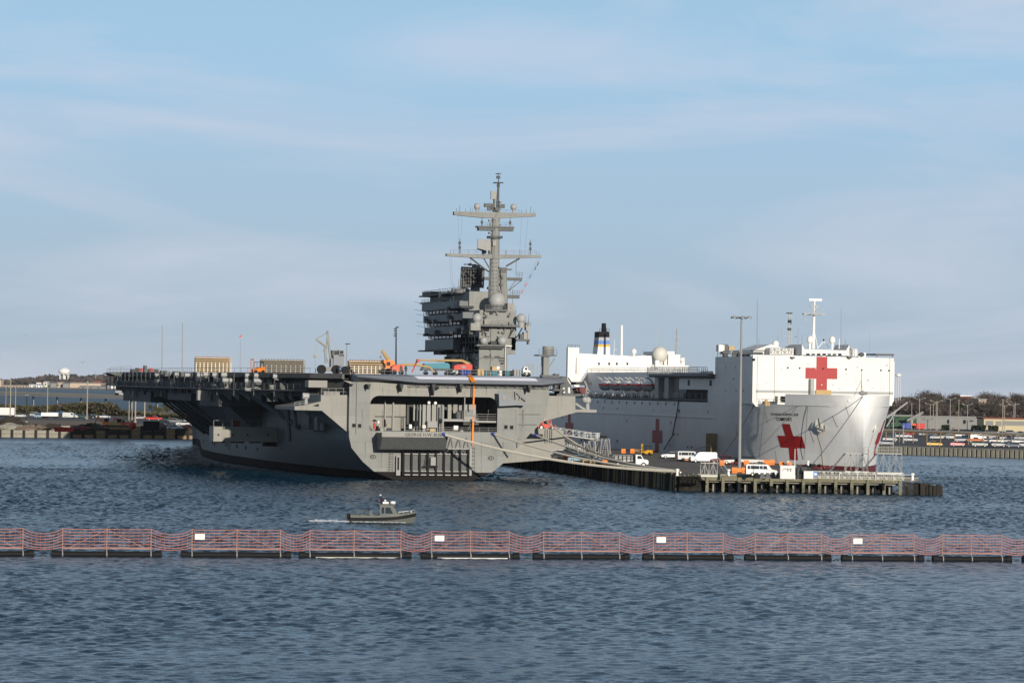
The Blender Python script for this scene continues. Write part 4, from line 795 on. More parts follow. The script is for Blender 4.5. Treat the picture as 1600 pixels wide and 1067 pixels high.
H('anchor', 'cream', lambda b: [b.cyl((xb - .1, Yb - .2, 11.0), (xb - .3, Yb - .4, 9.2), .25, .25, 6), b.cyl((xb + .5, Yb + .4, 9.4), (xb - .7, Yb - 1.2, 8.9), .25, .25, 6)])
for pxr, z0, z1, sd, mm, w in ((1284, .9, 7.5, -1, 'tan', .10), (1357, 1, 8.5, 1, 'orange', .14)):
    Yr = find_Y(pxr, 5, sd); hull_paint('rust_run', mm, [([(-w, -4 + .8 * i) for i in range(10)] + [(w, -4 + .8 * i) for i in range(10)], [(i, i + 1, i + 11, i + 10) for i in range(9)])], Yr, 5, sd)
H('draft_marks', 'white', lambda b: [b.box(BX - 3.2 + i * .9, BX - 2.8 + i * .9, 53.9 + abs(2 - i) * .1, 54.0, 15.1, 15.5) for i in range(4)])
H('side_boom', 'stack_grey', lambda b: [b.cyl((121, 84, 11.5), (125.5, 83, 15), .25, .2, 6), b.cyl((121, 84, 9.5), (123, 83.5, 13), .15, .15, 6), b.cyl((122.6, 84, 3), (122.6, 84, 11.5), .1, .1, 6)])
H('side_duct', 'white', lambda b: [b.box(121.0, 121.7, 82, 100, 14.8, 22), b.box(121, 121.4, 80.6, 82, 15.2, 24)])
# roof of the forward house: pilot house with slanted wings, domes, masts
ZR = 24.8
ph_ = H('pilot_house', 'white_ship', lambda b: pp(b, [(1253, 554.5), (1253, 538), (1257, 545.5), (1322, 547.5), (1327, 538.5), (1327, 556)], 81, 90))
for i, x in enumerate((1262.5, 1271, 1279.5, 1288, 1296, 1304, 1312.5)): H('pilot_window', 'glass_sky' if i in (1, 4, 5) else 'glass_dark', lambda b: pb(b, x - 2.6, x + 2.6, 552.3, 556, 80.85, 81.0), ph_)
H('roof_house', 'white_ship', lambda b: [pp(b, [(1176, 553), (1178, 547), (1205, 538), (1236, 548), (1236, 554)], 88, 100), pb(b, 1203, 1240, 544, 554, 85, 92)]); H('roof_house', 'white_side', lambda b: pb(b, 1240, 1253, 541, 554.5, 92, 98))
H('roof_ledge', 'gear_grey', lambda b: pb(b, 1177, 1203, 547, 548.2, 84, 86)); H('roof_house', 'white_ship', lambda b: [pb(b, 1155, 1172, 548, 563, 98, 103)])
H('roof_machinery', 'black', lambda b: [b.cyl(aty(1158 + i * 3.2, 557 - (i % 3) * 2, 97.8), aty(1160 + i * 3.2, 552 + (i % 2) * 3, 97.8), .22, .22, 6) for i in range(5)])
H('roof_crane', 'white', lambda b: [pb(b, 1123, 1132, 539, 549, 103, 105)]); H('crane_column', 'gear_grey', lambda b: [pb(b, 1131.5, 1138, 538, 560, 103.5, 105), pb(b, 1130, 1141, 548, 553, 103, 105), b.rail([(88.6, 81, 24.7), (88.6, 107, 24.7)], 1.2, 2, .05)])
H('crane_head', 'tan', lambda b: pb(b, 1139, 1148, 541, 547, 103.5, 105)); H('roof_vents', 'gear_grey', lambda b: [b.cyl(aty(1145.5 + i * 2.5, 560, 99), aty(1145.5 + i * 2.5, 550, 99), .3, .3, 6) for i in range(4)])
def dome(px, py, Y, r, sq=1.1, m='white', nm='radome', ped=1.2, par=None):
    q = aty(px, py, Y); H(nm, m, lambda b: [b.ball(q.x, Y, q.z, r, 16, sq), b.cyl((q.x, Y, q.z - r * sq - ped), (q.x, Y, q.z - r * .8), r * .35, r * .5, 8)], par, True)
dome(1265.5, 531, 84, .72, 1.25); dome(1300.5, 531.5, 84, .72, 1.25); dome(1212, 537.5, 90, .75); dome(1287, 531, 86, .2, 1, 'black', 'signal_ball', .2); dome(1346, 554, 86, .7, .7, 'gear_grey', 'vent_cowl', .2)
mm_ = H('main_mast', 'white', lambda b: [b.cyl(aty(1270.5, 545, 86), aty(1272, 492, 86), .38, .3, 10), b.cyl(aty(1272, 492, 86), aty(1273, 470, 86), .25, .2, 8)])
HM = lambda name, m, fn: H(name, m, fn, mm_)
HM('radar_bar', 'white', lambda b: pb(b, 1264, 1284.5, 467, 470, 85.8, 86.2)); HM('mast_platform', 'stack_grey', lambda b: [b.cyl(aty(1272, 492.5, 86), aty(1272, 490.5, 86), 1.5, 1.5, 12), pb(b, 1256, 1290, 490, 491.5, 85.5, 86.5), b.rail([aty(1257, 490, 85.6), aty(1290, 490.5, 85.6)], .8, .8, .04)])
HM('mast_fitting', 'stack_grey', lambda b: [pb(b, 1266, 1280, 477.5, 479, 85.8, 86.2), pb(b, 1274, 1278, 478, 482, 85.6, 86), b.cyl(aty(1257.5, 492, 86), aty(1257.5, 500, 86), .06, .06, 4), pb(b, 1256.6, 1259, 497.5, 500.5, 85.9, 86.1)])
HM('mast_stay', 'white', lambda b: [b.cyl(aty(1271, 520, 86), aty(1262, 545, 85), .07, .07, 4), b.cyl(aty(1273, 520, 86), aty(1278, 545, 85), .07, .07, 4), b.cyl(aty(1287, 533, 86), aty(1277, 545, 86), .08, .08, 4), b.cyl(aty(1287, 533, 86), aty(1297, 545, 86), .08, .08, 4)])
lm = H('lattice_mast', 'stack_grey', lambda b: [b.cyl(aty(x, 552, 95), aty(x + .6, 490, 95), .12, .12, 4) for x in (1232, 1235.5)] + [b.cyl(aty(1232 + .02 * i, 550 - i * 4.5, 95), aty(1235.7, 546 - i * 4.5, 95), .07, .07, 4) for i in range(13)] + [b.cyl(aty(1223, 525, 95), aty(1245, 526, 95), .08, .08, 4), b.cyl(aty(1223.5, 526, 95), aty(1223.5, 514, 95), .08, .08, 4), b.cyl(aty(1229, 493, 95), aty(1239, 493.5, 95), .08, .08, 4)])
H('mast_boxes', 'dark_grey', lambda b: [pb(b, 1232, 1237, 500, 503.5, 94.7, 95.2), pb(b, 1231.5, 1236.5, 512.5, 516, 94.7, 95.2), pb(b, 1230.5, 1238.5, 488.5, 490, 94.5, 95.3)], lm)
for px, y0, y1, Y, r in ((1183, 545, 468, 92, .1), (1314, 545, 480, 84, .07), (1311, 545, 529, 83, .12), (1320.5, 545, 530, 83, .1), (1253, 545, 524, 83, .06), (1246.5, 552, 510, 95, .04), (1185.5, 548, 528, 92, .08), (1165, 556, 543, 95, .08), (1215, 545, 523, 92, .05), (1358.5, 556, 518, 84, .03)):
    H('whip_antenna', 'steel_grey' if r < .11 else 'white', lambda b: b.cyl(aty(px, y0, Y), aty(px + .6, y1, Y), r, r * .7, 6))
H('roof_rack', 'stack_grey', lambda b: [pb(b, 1325, 1330, 543, 556, 85, 87), b.truss(aty(1326, 556, 84.5), aty(1340, 556.3, 84.5), 1.7, .07, 3), b.truss(aty(1205, 552, 84.7), aty(1238, 552.5, 84.7), 1.2, .08, 6)]); H('roof_box', 'white', lambda b: pb(b, 1332, 1340, 545.5, 556, 86, 88)); H('awning', 'gear_grey', lambda b: [pb(b, 1368, 1397, 553, 555, 84, 90), pb(b, 1370, 1371, 555, 558, 84, 84.2), pb(b, 1394, 1395, 555, 558.5, 84, 84.2)])
H('lamp', 'black', lambda b: pb(b, 1176, 1180, 560, 563.5, 79.5, 79.9))
for x in (1239, 1328): H('flood_cluster', 'gear_grey', lambda b: pp(b, [(x - 3, 557.5), (x + 3.5, 557.5), (x + 2, 560.5), (x - 1, 560)], 79.2, 79.95))
# helicopter deck on pillars, then lifeboats along a set-back wall
hd = H('helicopter_deck', 'gear_grey', lambda b: b.box(87.0, 121.5, 108.1, 158, 19.9, 20.75)); H('deck_edge_net', 'stack_grey', lambda b: [b.rail([(86.6, 108.2, 20.75), (86.6, 158, 20.75), (92, 158, 20.75)], 1.5, 1.5, .07, 3), b.box(86.4, 87, 108.2, 158, 20.3, 20.5)], hd)
for Y in (153, 144.5): H('deck_pillar', 'stack_grey', lambda b: b.box(87.6, 89.4, Y - 1.6, Y + 1.6, 14.9, 19.9), hd)
for Y in (139, 141, 148, 149.5): H('deck_post', 'stack_grey', lambda b: b.cyl((88.8, Y, 14.9), (88.8, Y, 19.9), .25, .25, 6), hd)
H('deck_capstan', 'white', lambda b: [b.cyl((88.5, 111 + i * 3, 20.9), (88.5, 112.8 + i * 3, 20.9), .5, .5, 10) for i in range(3)], hd)
H('inner_wall', 'white_side', lambda b: [b.box(93.5, 118, 137, 243, 14.9, 21.2)]); H('wall_window', 'glass_dark', lambda b: [b.box(93.42, 93.5, Y, Y + .5, 17.2, 18.4) for Y in (118, 121, 140)])
H('house_vent', 'dark_grey', lambda b: [b.box(88.36, 88.42, 128, 129.6, 18.0, 19.3), b.box(88.36, 88.42, 110.6, 112.2, 18.0, 19.3)])
lb = None
for i, px in enumerate((946, 962.5, 978.5, 995, 1013)):
    q = atx(px, 600, 88.9); Y = q.y
    b = MB(); n = 10
    def lbs(u, v):
        y = (u - .5) * 8.4; w = 1.35 * (1 - abs(2 * u - 1) ** 3 * .85); t = math.pi * v
        return (88.9 - w * math.cos(t), Y + y, 17.9 - 1.45 * math.sin(t) * (1 - .3 * abs(2 * u - 1) ** 3))
    lbo = b.grid(lbs, 10, 8).build('lifeboat', 'stack_grey', hos, True)
    H('lifeboat_rim', 'red', lambda b: [b.grid(lambda u, v: (88.9 + sg * 1.42 * (1 - abs(2 * u - 1) ** 3 * .85), Y + (u - .5) * 8.6, 17.78 + .42 * v), 10, 1) for sg in (-1, 1)], lbo)
    H('lifeboat_cover', 'white', lambda b: [b.grid(lambda u, v: (88.9 - math.cos(math.pi * v) * 1.2 * (1 - abs(2 * u - 1) ** 4 * .7), Y + (u - .5) * 7.0, 18.1 + 1.0 * math.sin(math.pi * v) * (1 - abs(2 * u - 1) ** 4 * .6)), 8, 6)], lbo, True)
    H('davit', 'stack_grey', lambda b: [b.tube([(90.4, Y + s, 14.9), (89.9, Y + s, 17.0), (88.6, Y + s, 19.4), (87.6, Y + s, 19.8)], .2, 6) for s in (-3, 3)])
H('deck_rail', 'white', lambda b: [b.rail([(88.5, 137, 14.9), (88.5, 232, 14.9)], 1.2, 1.6, .06, 2)]); H('upper_deck_rail', 'white', lambda b: b.rail([(93.6, 137, 21.2), (93.6, 240, 21.2)], 1.1, 2, .05, 2))
H('deck_gear', 'gear_grey', lambda b: [b.cbox(89.8, Y, 14.9, 1.2, 1.6 + (Y % 3) * .4, .8 + (Y * 7 % 5) * .2) for Y in range(160, 228, 5)])
H('deck_gear_white', 'white', lambda b: [b.cbox(89.2, Y, 14.9, .8, .9, .9) for Y in range(162, 226, 9)])
# aft house, wing, stack
H('bridge_wing', 'white_ship', lambda b: pb(b, 886.5, 905, 543, 600, 238, 239.5)); H('bridge_wing', 'white_side', lambda b: pp(b, [(905, 565), (913, 566), (918, 571), (920.5, 580), (920.5, 602), (905, 602)], 240, 246))
H('wing_foot', 'white_ship', lambda b: pp(b, [(889, 590), (905, 585), (905, 606), (898, 604)], 237, 238))
ah = H('aft_house', 'white_ship', lambda b: [pp(b, [(905, 552), (990, 556.5), (1005, 555), (1018, 556), (1020, 582), (905, 590)], 246, 258)])
H('aft_house_step', 'white_ship', lambda b: [pb(b, 1018, 1076, 571, 586, 246, 290), pb(b, 1044, 1063, 554, 571, 250, 280), pb(b, 1041, 1054, 549, 555, 252, 275), pb(b, 1063, 1070, 559, 571, 252, 280)]); H('aft_house_step', 'white_side', lambda b: [pb(b, 1024, 1030, 563, 575, 245, 247), pb(b, 1038, 1044, 556, 571, 251, 260)])
for x in (936, 952, 964, 980.5): H('aft_window', 'glass_dark', lambda b: pb(b, x - 1.3, x + 1.3, 566.5, 570, 245.8, 246), ah)
H('wing_rail', 'gear_grey', lambda b: b.rail([aty(887, 543, 238), aty(905, 543.5, 238)], .7, 1, .06), ah); H('aft_rail', 'stack_grey', lambda b: [b.rail([aty(920, 579, 243), aty(1030, 581, 243)], 1.0, 2, .05), b.rail([aty(1018, 581, 243), aty(1078, 583, 243)], 1.4, .7, .08)], ah)
dome(1031, 554, 248, 2.15, 1.05, 'cream', 'radome', 1.5); dome(990.5, 549.5, 250, .75, 1.15); dome(1066, 562, 250, .6)
YS = 262
def band(y0, y1, x0, x1, x0b, x1b, m): return H('funnel_band', m, lambda b: pp(b, [(x0, y0), (x1, y0), (x1b, y1), (x0b, y1)], YS, YS + 5), stk)
stk = H('funnel', 'white', lambda b: pp(b, [(934.5, 542), (953, 542), (953.3, 556), (933, 556)], YS, YS + 5))
band(538, 542, 935, 953, 934.6, 953, 'yellow'); band(532, 538, 935.5, 952.7, 935, 953, 'stack_blue'); band(527, 532, 936, 952.5, 935.5, 952.7, 'stack_grey'); band(518, 527, 936.5, 952, 936, 952.5, 'black')
H('funnel_uptake', 'black', lambda b: [b.cyl(aty(943.5, 519, YS + 2.5), aty(943.5, 505, YS + 2.5), .75, .6, 10), b.rail([aty(936.5, 518, YS), aty(952, 518, YS)], .8, .7, .05)], stk)
H('aft_mast', 'white', lambda b: [b.cyl(aty(971, 557, 250), aty(971.5, 508, 250), .36, .3, 8), b.cyl(aty(959, 556, 252), aty(960, 530, 252), .08, .05, 5), b.cyl(aty(960, 546, 252), aty(968, 546, 252), .05, .05, 4)]); H('aft_mast', 'stack_grey', lambda b: [b.cyl(aty(1057, 556, 258), aty(1058, 514, 258), .32, .24, 8), pb(b, 1053, 1062, 525.5, 526.3, 257.8, 258.2), pb(b, 1053.5, 1061.5, 536.5, 537.3, 257.8, 258.2), b.cyl(aty(1025, 575, 240), aty(1026, 505, 240), .05, .04, 4), b.cyl(aty(960, 530, 252), aty(960.5, 500, 252), .03, .03, 4)])
H('side_pipe', 'stack_grey', lambda b: [b.cyl((88.25, Y, 13.9), (88.25, Y + .2, 13.2), .12, .12, 5) for Y in range(140, 230, 7)]); H('side_strake', 'white_side', lambda b: b.box(88.2, 88.4, 108, 320, 10.6, 10.8))
H('hanging_hose', 'rope_dark', lambda b: b.tube([(88.2, 136, 14.6), (88.0, 137, 11), (87.9, 140, 6), (87.6, 146, 2.6)], .14, 5)); H('gangway_door', 'timber_brown', lambda b: b.box(86.9, 88.3, 105.6, 109.5, 2.0, 7.2))
rg = random.Random(8)
for k in range(26):
    Y = rg.uniform(112, 315); z = rg.choice((3.5, 6.2, 8.8, 11.8)); H('hull_fitting', rg.choice(('stack_grey', 'gear_grey')), lambda b: b.box(88.3, 88.42, Y, Y + rg.uniform(.4, 1.2), z, z + rg.uniform(.3, .7)))
for k in range(22):
    Y = rg.uniform(84, 106); H('house_port', 'glass_dark', lambda b: b.cyl((88.32, Y, 17 + (k % 3) * 2.6), (88.42, Y, 17 + (k % 3) * 2.6), .2, .2, 8)) if k < 9 else H('roof_gear', rg.choice(('stack_grey', 'white', 'gear_grey')), lambda b: b.cbox(rg.uniform(92, 119), Y, 24.6, rg.uniform(.6, 2), rg.uniform(.6, 2), rg.uniform(.5, 1.6)))
for k, (px, z) in enumerate(((1196, 12.5), (1266, 8.5), (1300, 12.0), (1320, 14.5), (1212, 4.0), (1150, 9.5), (1090, 10.2), (1060, 12.6), (1000, 12.4), (960, 12.4))):
    Yr = find_Y(px, z); hull_paint('rust_run', 'tan' if k < 6 else 'stack_grey', [([(-.06, -.35 * i) for i in range(8)] + [(.06, -.35 * i) for i in range(8)], [(i, i + 1, i + 9, i + 8) for i in range(7)])], Yr, z)
for k in range(30):
    x = rg.uniform(1184, 1392); y = rg.uniform(566, 626); H('front_fitting', rg.choice(('stack_grey', 'white', 'cream')), lambda b: pb(b, x, x + rg.uniform(.6, 2.2), y, y + rg.uniform(.6, 2.0), 79.75, 79.985))
ZOFF = 0.0

# ================================================================== VEHICLES
ORD = ['first', 'second', 'third', 'fourth', 'fifth', 'sixth', 'seventh', 'eighth', 'ninth', 'tenth', 'eleventh', 'twelfth', 'thirteenth', 'fourteenth', 'fifteenth', 'sixteenth', 'seventeenth', 'eighteenth', 'nineteenth', 'twentieth']
def wheel_mb(r, w):
    m = MB(); m.cyl((0, -w / 2, 0), (0, w / 2, 0), r, r, 14); return m
def hub_mb(r, w):
    m = MB(); m.cyl((0, -w / 2 - .02, 0), (0, w / 2 + .02, 0), r * .55, r * .55, 10); return m
def tapered(poly, w0, w1, z0, z1):
    # side profile (x,z) pulled in towards the roof
    n = len(poly); f = lambda z: w0 + (w1 - w0) * max(0, min(1, (z - z0) / (z1 - z0)))
    vs = [(x, -f(z) / 2, z) for x, z in poly] + [(x, f(z) / 2, z) for x, z in poly]
    m = MB(); m.add(vs, [tuple(range(n)), tuple(range(2 * n - 1, n - 1, -1))] + [(i, i + n, (i + 1) % n + n, (i + 1) % n) for i in range(n)]); return m
VEH = {}
def veh_def(kind):
    if kind in VEH: return VEH[kind]
    parts = []       # name, mesh, colour slot or None for own paint
    def add(n, mb, mt): parts.append((n, mb.mesh(n, mt or 'white'), mt, None))
    if kind == 'sedan':
        body = [(-2.3, .32), (2.3, .32), (2.32, .62), (2.15, .82), (1.05, .93), (-1.65, .96), (-2.28, .9)]; wx, wr, w = (1.4, -1.4), .33, 1.78
        add('body', tapered(body, 1.78, 1.7, .3, 1), None)
        add('window', tapered([(1.1, .92), (.42, 1.38), (-.95, 1.40), (-1.75, .95)], 1.62, 1.3, .92, 1.42), 'glass_dark')
        add('roof', tapered([(.5, 1.37), (-1.0, 1.39), (-.9, 1.45), (.4, 1.44)], 1.36, 1.2, 1.37, 1.45), None)
        lz, lx = .62, 2.32
    elif kind == 'suv':
        body = [(-2.35, .4), (2.35, .4), (2.37, .8), (2.2, 1.0), (1.1, 1.1), (-2.3, 1.12), (-2.4, .9)]; wx, wr, w = (1.45, -1.4), .38, 1.88
        add('body', tapered(body, 1.88, 1.8, .4, 1.1), None)
        add('window', tapered([(1.15, 1.08), (.5, 1.62), (-2.0, 1.62), (-2.3, 1.1)], 1.74, 1.5, 1.08, 1.65), 'glass_dark')
        add('roof', tapered([(.6, 1.6), (-2.1, 1.6), (-2.0, 1.74), (.4, 1.72)], 1.54, 1.4, 1.6, 1.74), None)
        lz, lx = .8, 2.37
    elif kind == 'pickup':
        body = [(-2.75, .5), (2.7, .5), (2.72, .9), (2.55, 1.08), (1.2, 1.15), (-2.75, 1.15)]; wx, wr, w = (1.7, -1.65), .4, 1.9
        add('body', tapered(body, 1.9, 1.84, .5, 1.15), None)
        add('window', tapered([(1.2, 1.12), (.65, 1.66), (-.5, 1.68), (-.75, 1.14)], 1.74, 1.46, 1.12, 1.7), 'glass_dark')
        add('roof', tapered([(.75, 1.64), (-.6, 1.66), (-.5, 1.78), (.5, 1.76)], 1.52, 1.36, 1.64, 1.78), None)
        add('cargo_bed', MB().box(-2.6, -.95, -.8, .8, 1.152, 1.17), 'black')
        lz, lx = .88, 2.72
    elif kind == 'van':
        body = [(-2.75, .42), (2.75, .42), (2.78, .9), (2.62, 1.12), (1.75, 1.28), (1.12, 2.02), (.8, 2.1), (-2.6, 2.12), (-2.75, 1.9)]; wx, wr, w = (1.75, -1.6), .37, 2.0
        add('body', tapered(body, 2.0, 1.72, .9, 2.1), None)
        lz, lx = .86, 2.78
    else:            # passenger van with a row of side windows
        body = [(-2.75, .42), (2.75, .42), (2.78, .9), (2.62, 1.12), (1.75, 1.28), (1.12, 2.02), (.8, 2.1), (-2.6, 2.12), (-2.75, 1.9)]; wx, wr, w = (1.75, -1.6), .37, 2.0
        add('body', tapered(body, 2.0, 1.72, .9, 2.1), None); lz, lx = .86, 2.78
    if kind in ('van', 'wagon'):
        spans = [(.35, 1.0)] if kind == 'van' else [(-2.5, -2.15), (-1.95, -.55), (-.35, .05), (.25, .9)]
        for a, b in spans:
            for sg in (-1, 1):
                add('window', MB().add([(a, sg * .975, 1.30), (b + .1, sg * .975, 1.30), (b - .05 if b > .8 else b + .1, sg * .915, 1.86), (a, sg * .915, 1.86)], [(0, 1, 2, 3)]), 'glass_dark')
        add('windscreen', MB().add([(1.80, -.82, 1.30), (1.80, .82, 1.30), (1.24, .72, 1.98), (1.24, -.72, 1.98)], [(0, 1, 2, 3)]), 'glass_dark')
    for x in wx:
        for sg in (-1, 1):
            parts.append(('wheel', 'W%.2f' % wr, 'tyre', (x, sg * (w / 2 - .1), wr)))
    for sg in (-1, 1):
        add('headlight', MB().box(lx - .03, lx + .02, sg * w * .36 - .16, sg * w * .36 + .16, lz - .08, lz + .08), 'alu')
        add('tail_light', MB().box(-lx - .02, -lx + .06, sg * w * .4 - .1, sg * w * .4 + .1, lz - .12, lz + .1), 'red')
    add('bumper', MB().box(lx - .06, lx + .06, -w * .45, w * .45, .36, .5), 'dark_grey')
    VEH[kind] = parts; return parts
WME = {}
CARCOL = {}
def car_paint(col):
    if col not in CARCOL:
        rgb = {'white': (.58, .58, .57), 'silver': (.42, .43, .44), 'grey': (.18, .185, .19), 'black': (.012, .012, .014), 'dark blue': (.02, .035, .08), 'blue': (.03, .08, .22), 'red': (.38, .02, .02), 'maroon': (.12, .015, .02), 'green': (.03, .07, .05), 'tan': (.38, .31, .22), 'yellow': (.72, .42, .04), 'orange': (.6, .16, .03), 'bright red': (.6, .04, .02), 'pale blue': (.25, .36, .46)}[col]
        CARCOL[col] = mat('car_paint_' + col.replace(' ', '_'), rgb, .25, .03, 1, spec=.5)
    return CARCOL[col]
def vehicle(kind, loc, rz, col, label, group=None, cat=None, name=None):
    nm = name or {'sedan': 'parked_car', 'suv': 'parked_car', 'pickup': 'pickup_truck', 'van': 'cargo_van', 'wagon': 'passenger_van'}[kind]
    t = thing(nm, loc, label, cat or {'sedan': 'car', 'suv': 'car', 'pickup': 'pickup truck', 'van': 'van', 'wagon': 'van'}[kind], group, rz)
    for n, me, mt, off in veh_def(kind):
        if n == 'wheel':
            if me not in WME: r = float(me[1:]); WME[me] = (wheel_mb(r, .24).mesh('wheel', 'tyre'), hub_mb(r, .24).mesh('rim', 'alu'))
            o = bpy.data.objects.new('wheel', WME[me][0]); COL.objects.link(o); o.parent = t; o.location = off
            h = bpy.data.objects.new('rim', WME[me][1]); COL.objects.link(h); h.parent = o
        else:
            o = bpy.data.objects.new(n, me); COL.objects.link(o); o.parent = t
            if mt is None: o.material_slots[0].link = 'OBJECT'; o.material_slots[0].material = car_paint(col)
    return t

# ================================================================== PIER
PZ = 2.9
PA, PB = Vector((33.8, -48.4, 0)), Vector((74.0, -60.2, 0))
pier = thing('concrete_pier', (55, 20, 0), 'long concrete pier on piles between the carrier and the white ship', 'pier')
K = lambda name, m, fn, parent=None: P(name, m, fn, parent or pier)
poly = [(33.8, -48.4), (74.0, -60.2), (76.5, -50), (82, 120), (84, 270), (48, 270), (42, 111.3)]
K('deck', 'pier_deck', lambda b: b.prism(poly, PZ - .5, PZ, 'z'))
ins = [(x + (1.5 if x < 60 else -1.5), y + (1.5 if y < 100 else -1)) for x, y in poly]
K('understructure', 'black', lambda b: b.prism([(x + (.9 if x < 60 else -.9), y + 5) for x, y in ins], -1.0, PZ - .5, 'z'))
front = lambda t, back=0.0, z=0.0: PA.lerp(PB, t) + Vector((.282, .959, 0)) * back + Vector((0, 0, z))
def fbox(b, t0, t1, k0, k1, z0, z1):
    a0, a1, c0, c1 = front(t0, k0), front(t1, k0), front(t1, k1), front(t0, k1)
    vs = [(p.x, p.y, z) for z in (z0, z1) for p in (a0, a1, c0, c1)]
    return b.add(vs, [(0, 3, 2, 1), (4, 5, 6, 7), (0, 1, 5, 4), (1, 2, 6, 5), (2, 3, 7, 6), (3, 0, 4, 7)])
NP = 13
fb_end = None
for i in range(NP):
    t = .112 + i * .0672
    K('pile', 'concrete_green', lambda b: fbox(b, t, t + .0125, -.35, .25, -1, PZ - .28))
    K('pile', 'concrete', lambda b: fbox(b, t + .03, t + .045, 2.6, 3.3, -1, PZ - .9))
    if i < NP - 1:
        K('edge_beam', 'concrete_green', lambda b: fbox(b, t + .0127, t + .0670, -.1, .6, PZ - .95 + (i % 3) * .03, PZ - .02))
        K('inner_beam', 'concrete', lambda b: fbox(b, t + .013, t + .0665, .8, 1.5, PZ - 1.25, PZ - .95))
K('edge_beam', 'concrete_green', lambda b: fbox(b, .045, .1118, -.1, .6, PZ - .9, PZ - .02))
K('kerb', 'concrete', lambda b: fbox(b, 0, 1, .05, .45, PZ, PZ + .22))
for i in range(22):       # vertical steel fender slats on the near left corner
    K('corner_slat', 'timber_black', lambda b: fbox(b, .002 + i * .0042, .0045 + i * .0042, -.5, -.25, -1, PZ - .25 + (i % 2) * .05))
for i in range(18):
    K('corner_slat', 'timber_black', lambda b: fbox(b, .935 + i * .0036, .9375 + i * .0036, -.5, -.25, -1, PZ - .5 - i * .02))
dl = Vector((76.6, -60.4, 0)); K('timber_dolphin', 'timber_black', lambda b: [b.cyl(dl + Vector((math.cos(a) * 1.5, math.sin(a) * 1.5, -1)), dl + Vector((math.cos(a) * 1.4, math.sin(a) * 1.4, 1.75 + .15 * math.sin(a * 5))), .34, .32, 7) for a in [R(q) for q in range(0, 360, 26)]] + [b.cyl(dl + Vector((0, 0, -1)), dl + Vector((0, 0, 1.7)), 1.2, 1.2, 10), b.box(74.1, 76.0, -61.0, -57.5, -1, 2.1)])
pm = [MB().cyl((0, 0, -1), (rnd.uniform(-.05, .05), 0, 3.1 + rnd.uniform(-.25, .5)), .24, .2, 7).mesh('fender_pile', ('timber_black', 'timber_black', 'timber_brown', 'timber_black', 'concrete_green', 'timber_black')[_]) for _ in range(6)]
def lefte(Y): return 33.8 + (Y + 48.4) / 159.7 * 8.2
for i in range(160):
    Y = -47.6 + i * .97
    o = bpy.data.objects.new('fender_pile', pm[rnd.randrange(6)]); COL.objects.link(o); o.parent = pier; o.location = Vector((lefte(Y) - .35, Y, 0)) - pier.location; o.rotation_euler = (0, 0, rnd.uniform(0, 6))
K('waler', 'timber_black', lambda b: [b.add([(lefte(-48) - .2, -48, z), (lefte(106) - .2, 106, z), (lefte(106) + .2, 106, z), (lefte(-48) + .2, -48, z), (lefte(-48) - .2, -48, z + .4), (lefte(106) - .2, 106, z + .4), (lefte(106) + .2, 106, z + .4), (lefte(-48) + .2, -48, z + .4)], [(0, 1, 5, 4), (4, 5, 6, 7), (0, 3, 2, 1), (2, 3, 7, 6)]) for z in (.6, 2.2)])
K('string_piece', 'timber_brown', lambda b: b.add([(lefte(-48) + .25, -48, PZ), (lefte(106) + .25, 106, PZ), (lefte(106) + .6, 106, PZ), (lefte(-48) + .6, -48, PZ), (lefte(-48) + .25, -48, PZ + .25), (lefte(106) + .25, 106, PZ + .25), (lefte(106) + .6, 106, PZ + .25), (lefte(-48) + .6, -48, PZ + .25)], [(0, 1, 5, 4), (4, 5, 6, 7), (2, 3, 7, 6), (3, 0, 4, 7)]))
# bollards
bol = MB(); bol.lathe([(.32, 0), (.24, .15), (.22, .75), (.36, .82), (.36, 1.0), (.2, 1.08)], 0, 0, 12)
bme = bol.mesh('bollard', 'white', None, True)
BOL = [(1058, 743, 'white bollard at the near left corner of the pier with ropes'), (932, 714.5, 'white bollard on the pier edge below the long brow'), (903, 708, 'white bollard on the pier edge nearest the carrier hull'), (1425.5, 750, 'white bollard at the far right end of the pier'), (1138, 743.5, 'white post beside the small steel stair on the pier'), (1262, 729, 'white bollard behind the white box under the grey bow'), (1230.5, 729.5, 'white bollard right of the red cross foot on the pier')]
BP = {}
for i, (px, py, lb_) in enumerate(BOL):
    q = atz(px, py, PZ); o = bpy.data.objects.new('bollard', bme); COL.objects.link(o); o.location = q; o.scale = (1, 1, 1.15); tag(o, lb_, 'bollard', 'white bollards on the pier'); BP[i] = q
# light tower
q = atz(1155, 737, PZ)
lt = thing('light_tower', q, 'very tall grey floodlight pole standing on the pier before the white ship', 'light pole')
h = atd(1155, 495, (q - Vector((CX, CY, q.z))).dot(fv)).z - PZ
MB().cyl((0, 0, 0), (0, 0, h), .3, .17, 10).build('pole', 'steel_grey', lt, True, True)
MB().box(-.9, .9, -.9, .9, 0, .7).build('base', 'orange', lt, local=True); MB().lathe([(.9, h - .3), (1.0, h - .15), (.5, h)], 0, 0, 12).build('ring', 'steel_grey', lt, local=True)
for i in range(7):
    a = i * 2 * math.pi / 7
    MB().cyl((math.cos(a) * .9, math.sin(a) * .9, h - .2), (math.cos(a) * 1.7, math.sin(a) * 1.7, h + .05), .1, .1, 5).cyl((math.cos(a) * 1.7, math.sin(a) * 1.7, h - .25), (math.cos(a) * 1.8, math.sin(a) * 1.8, h + .1), .34, .2, 8).build('floodlight', 'steel_grey', lt, local=True)
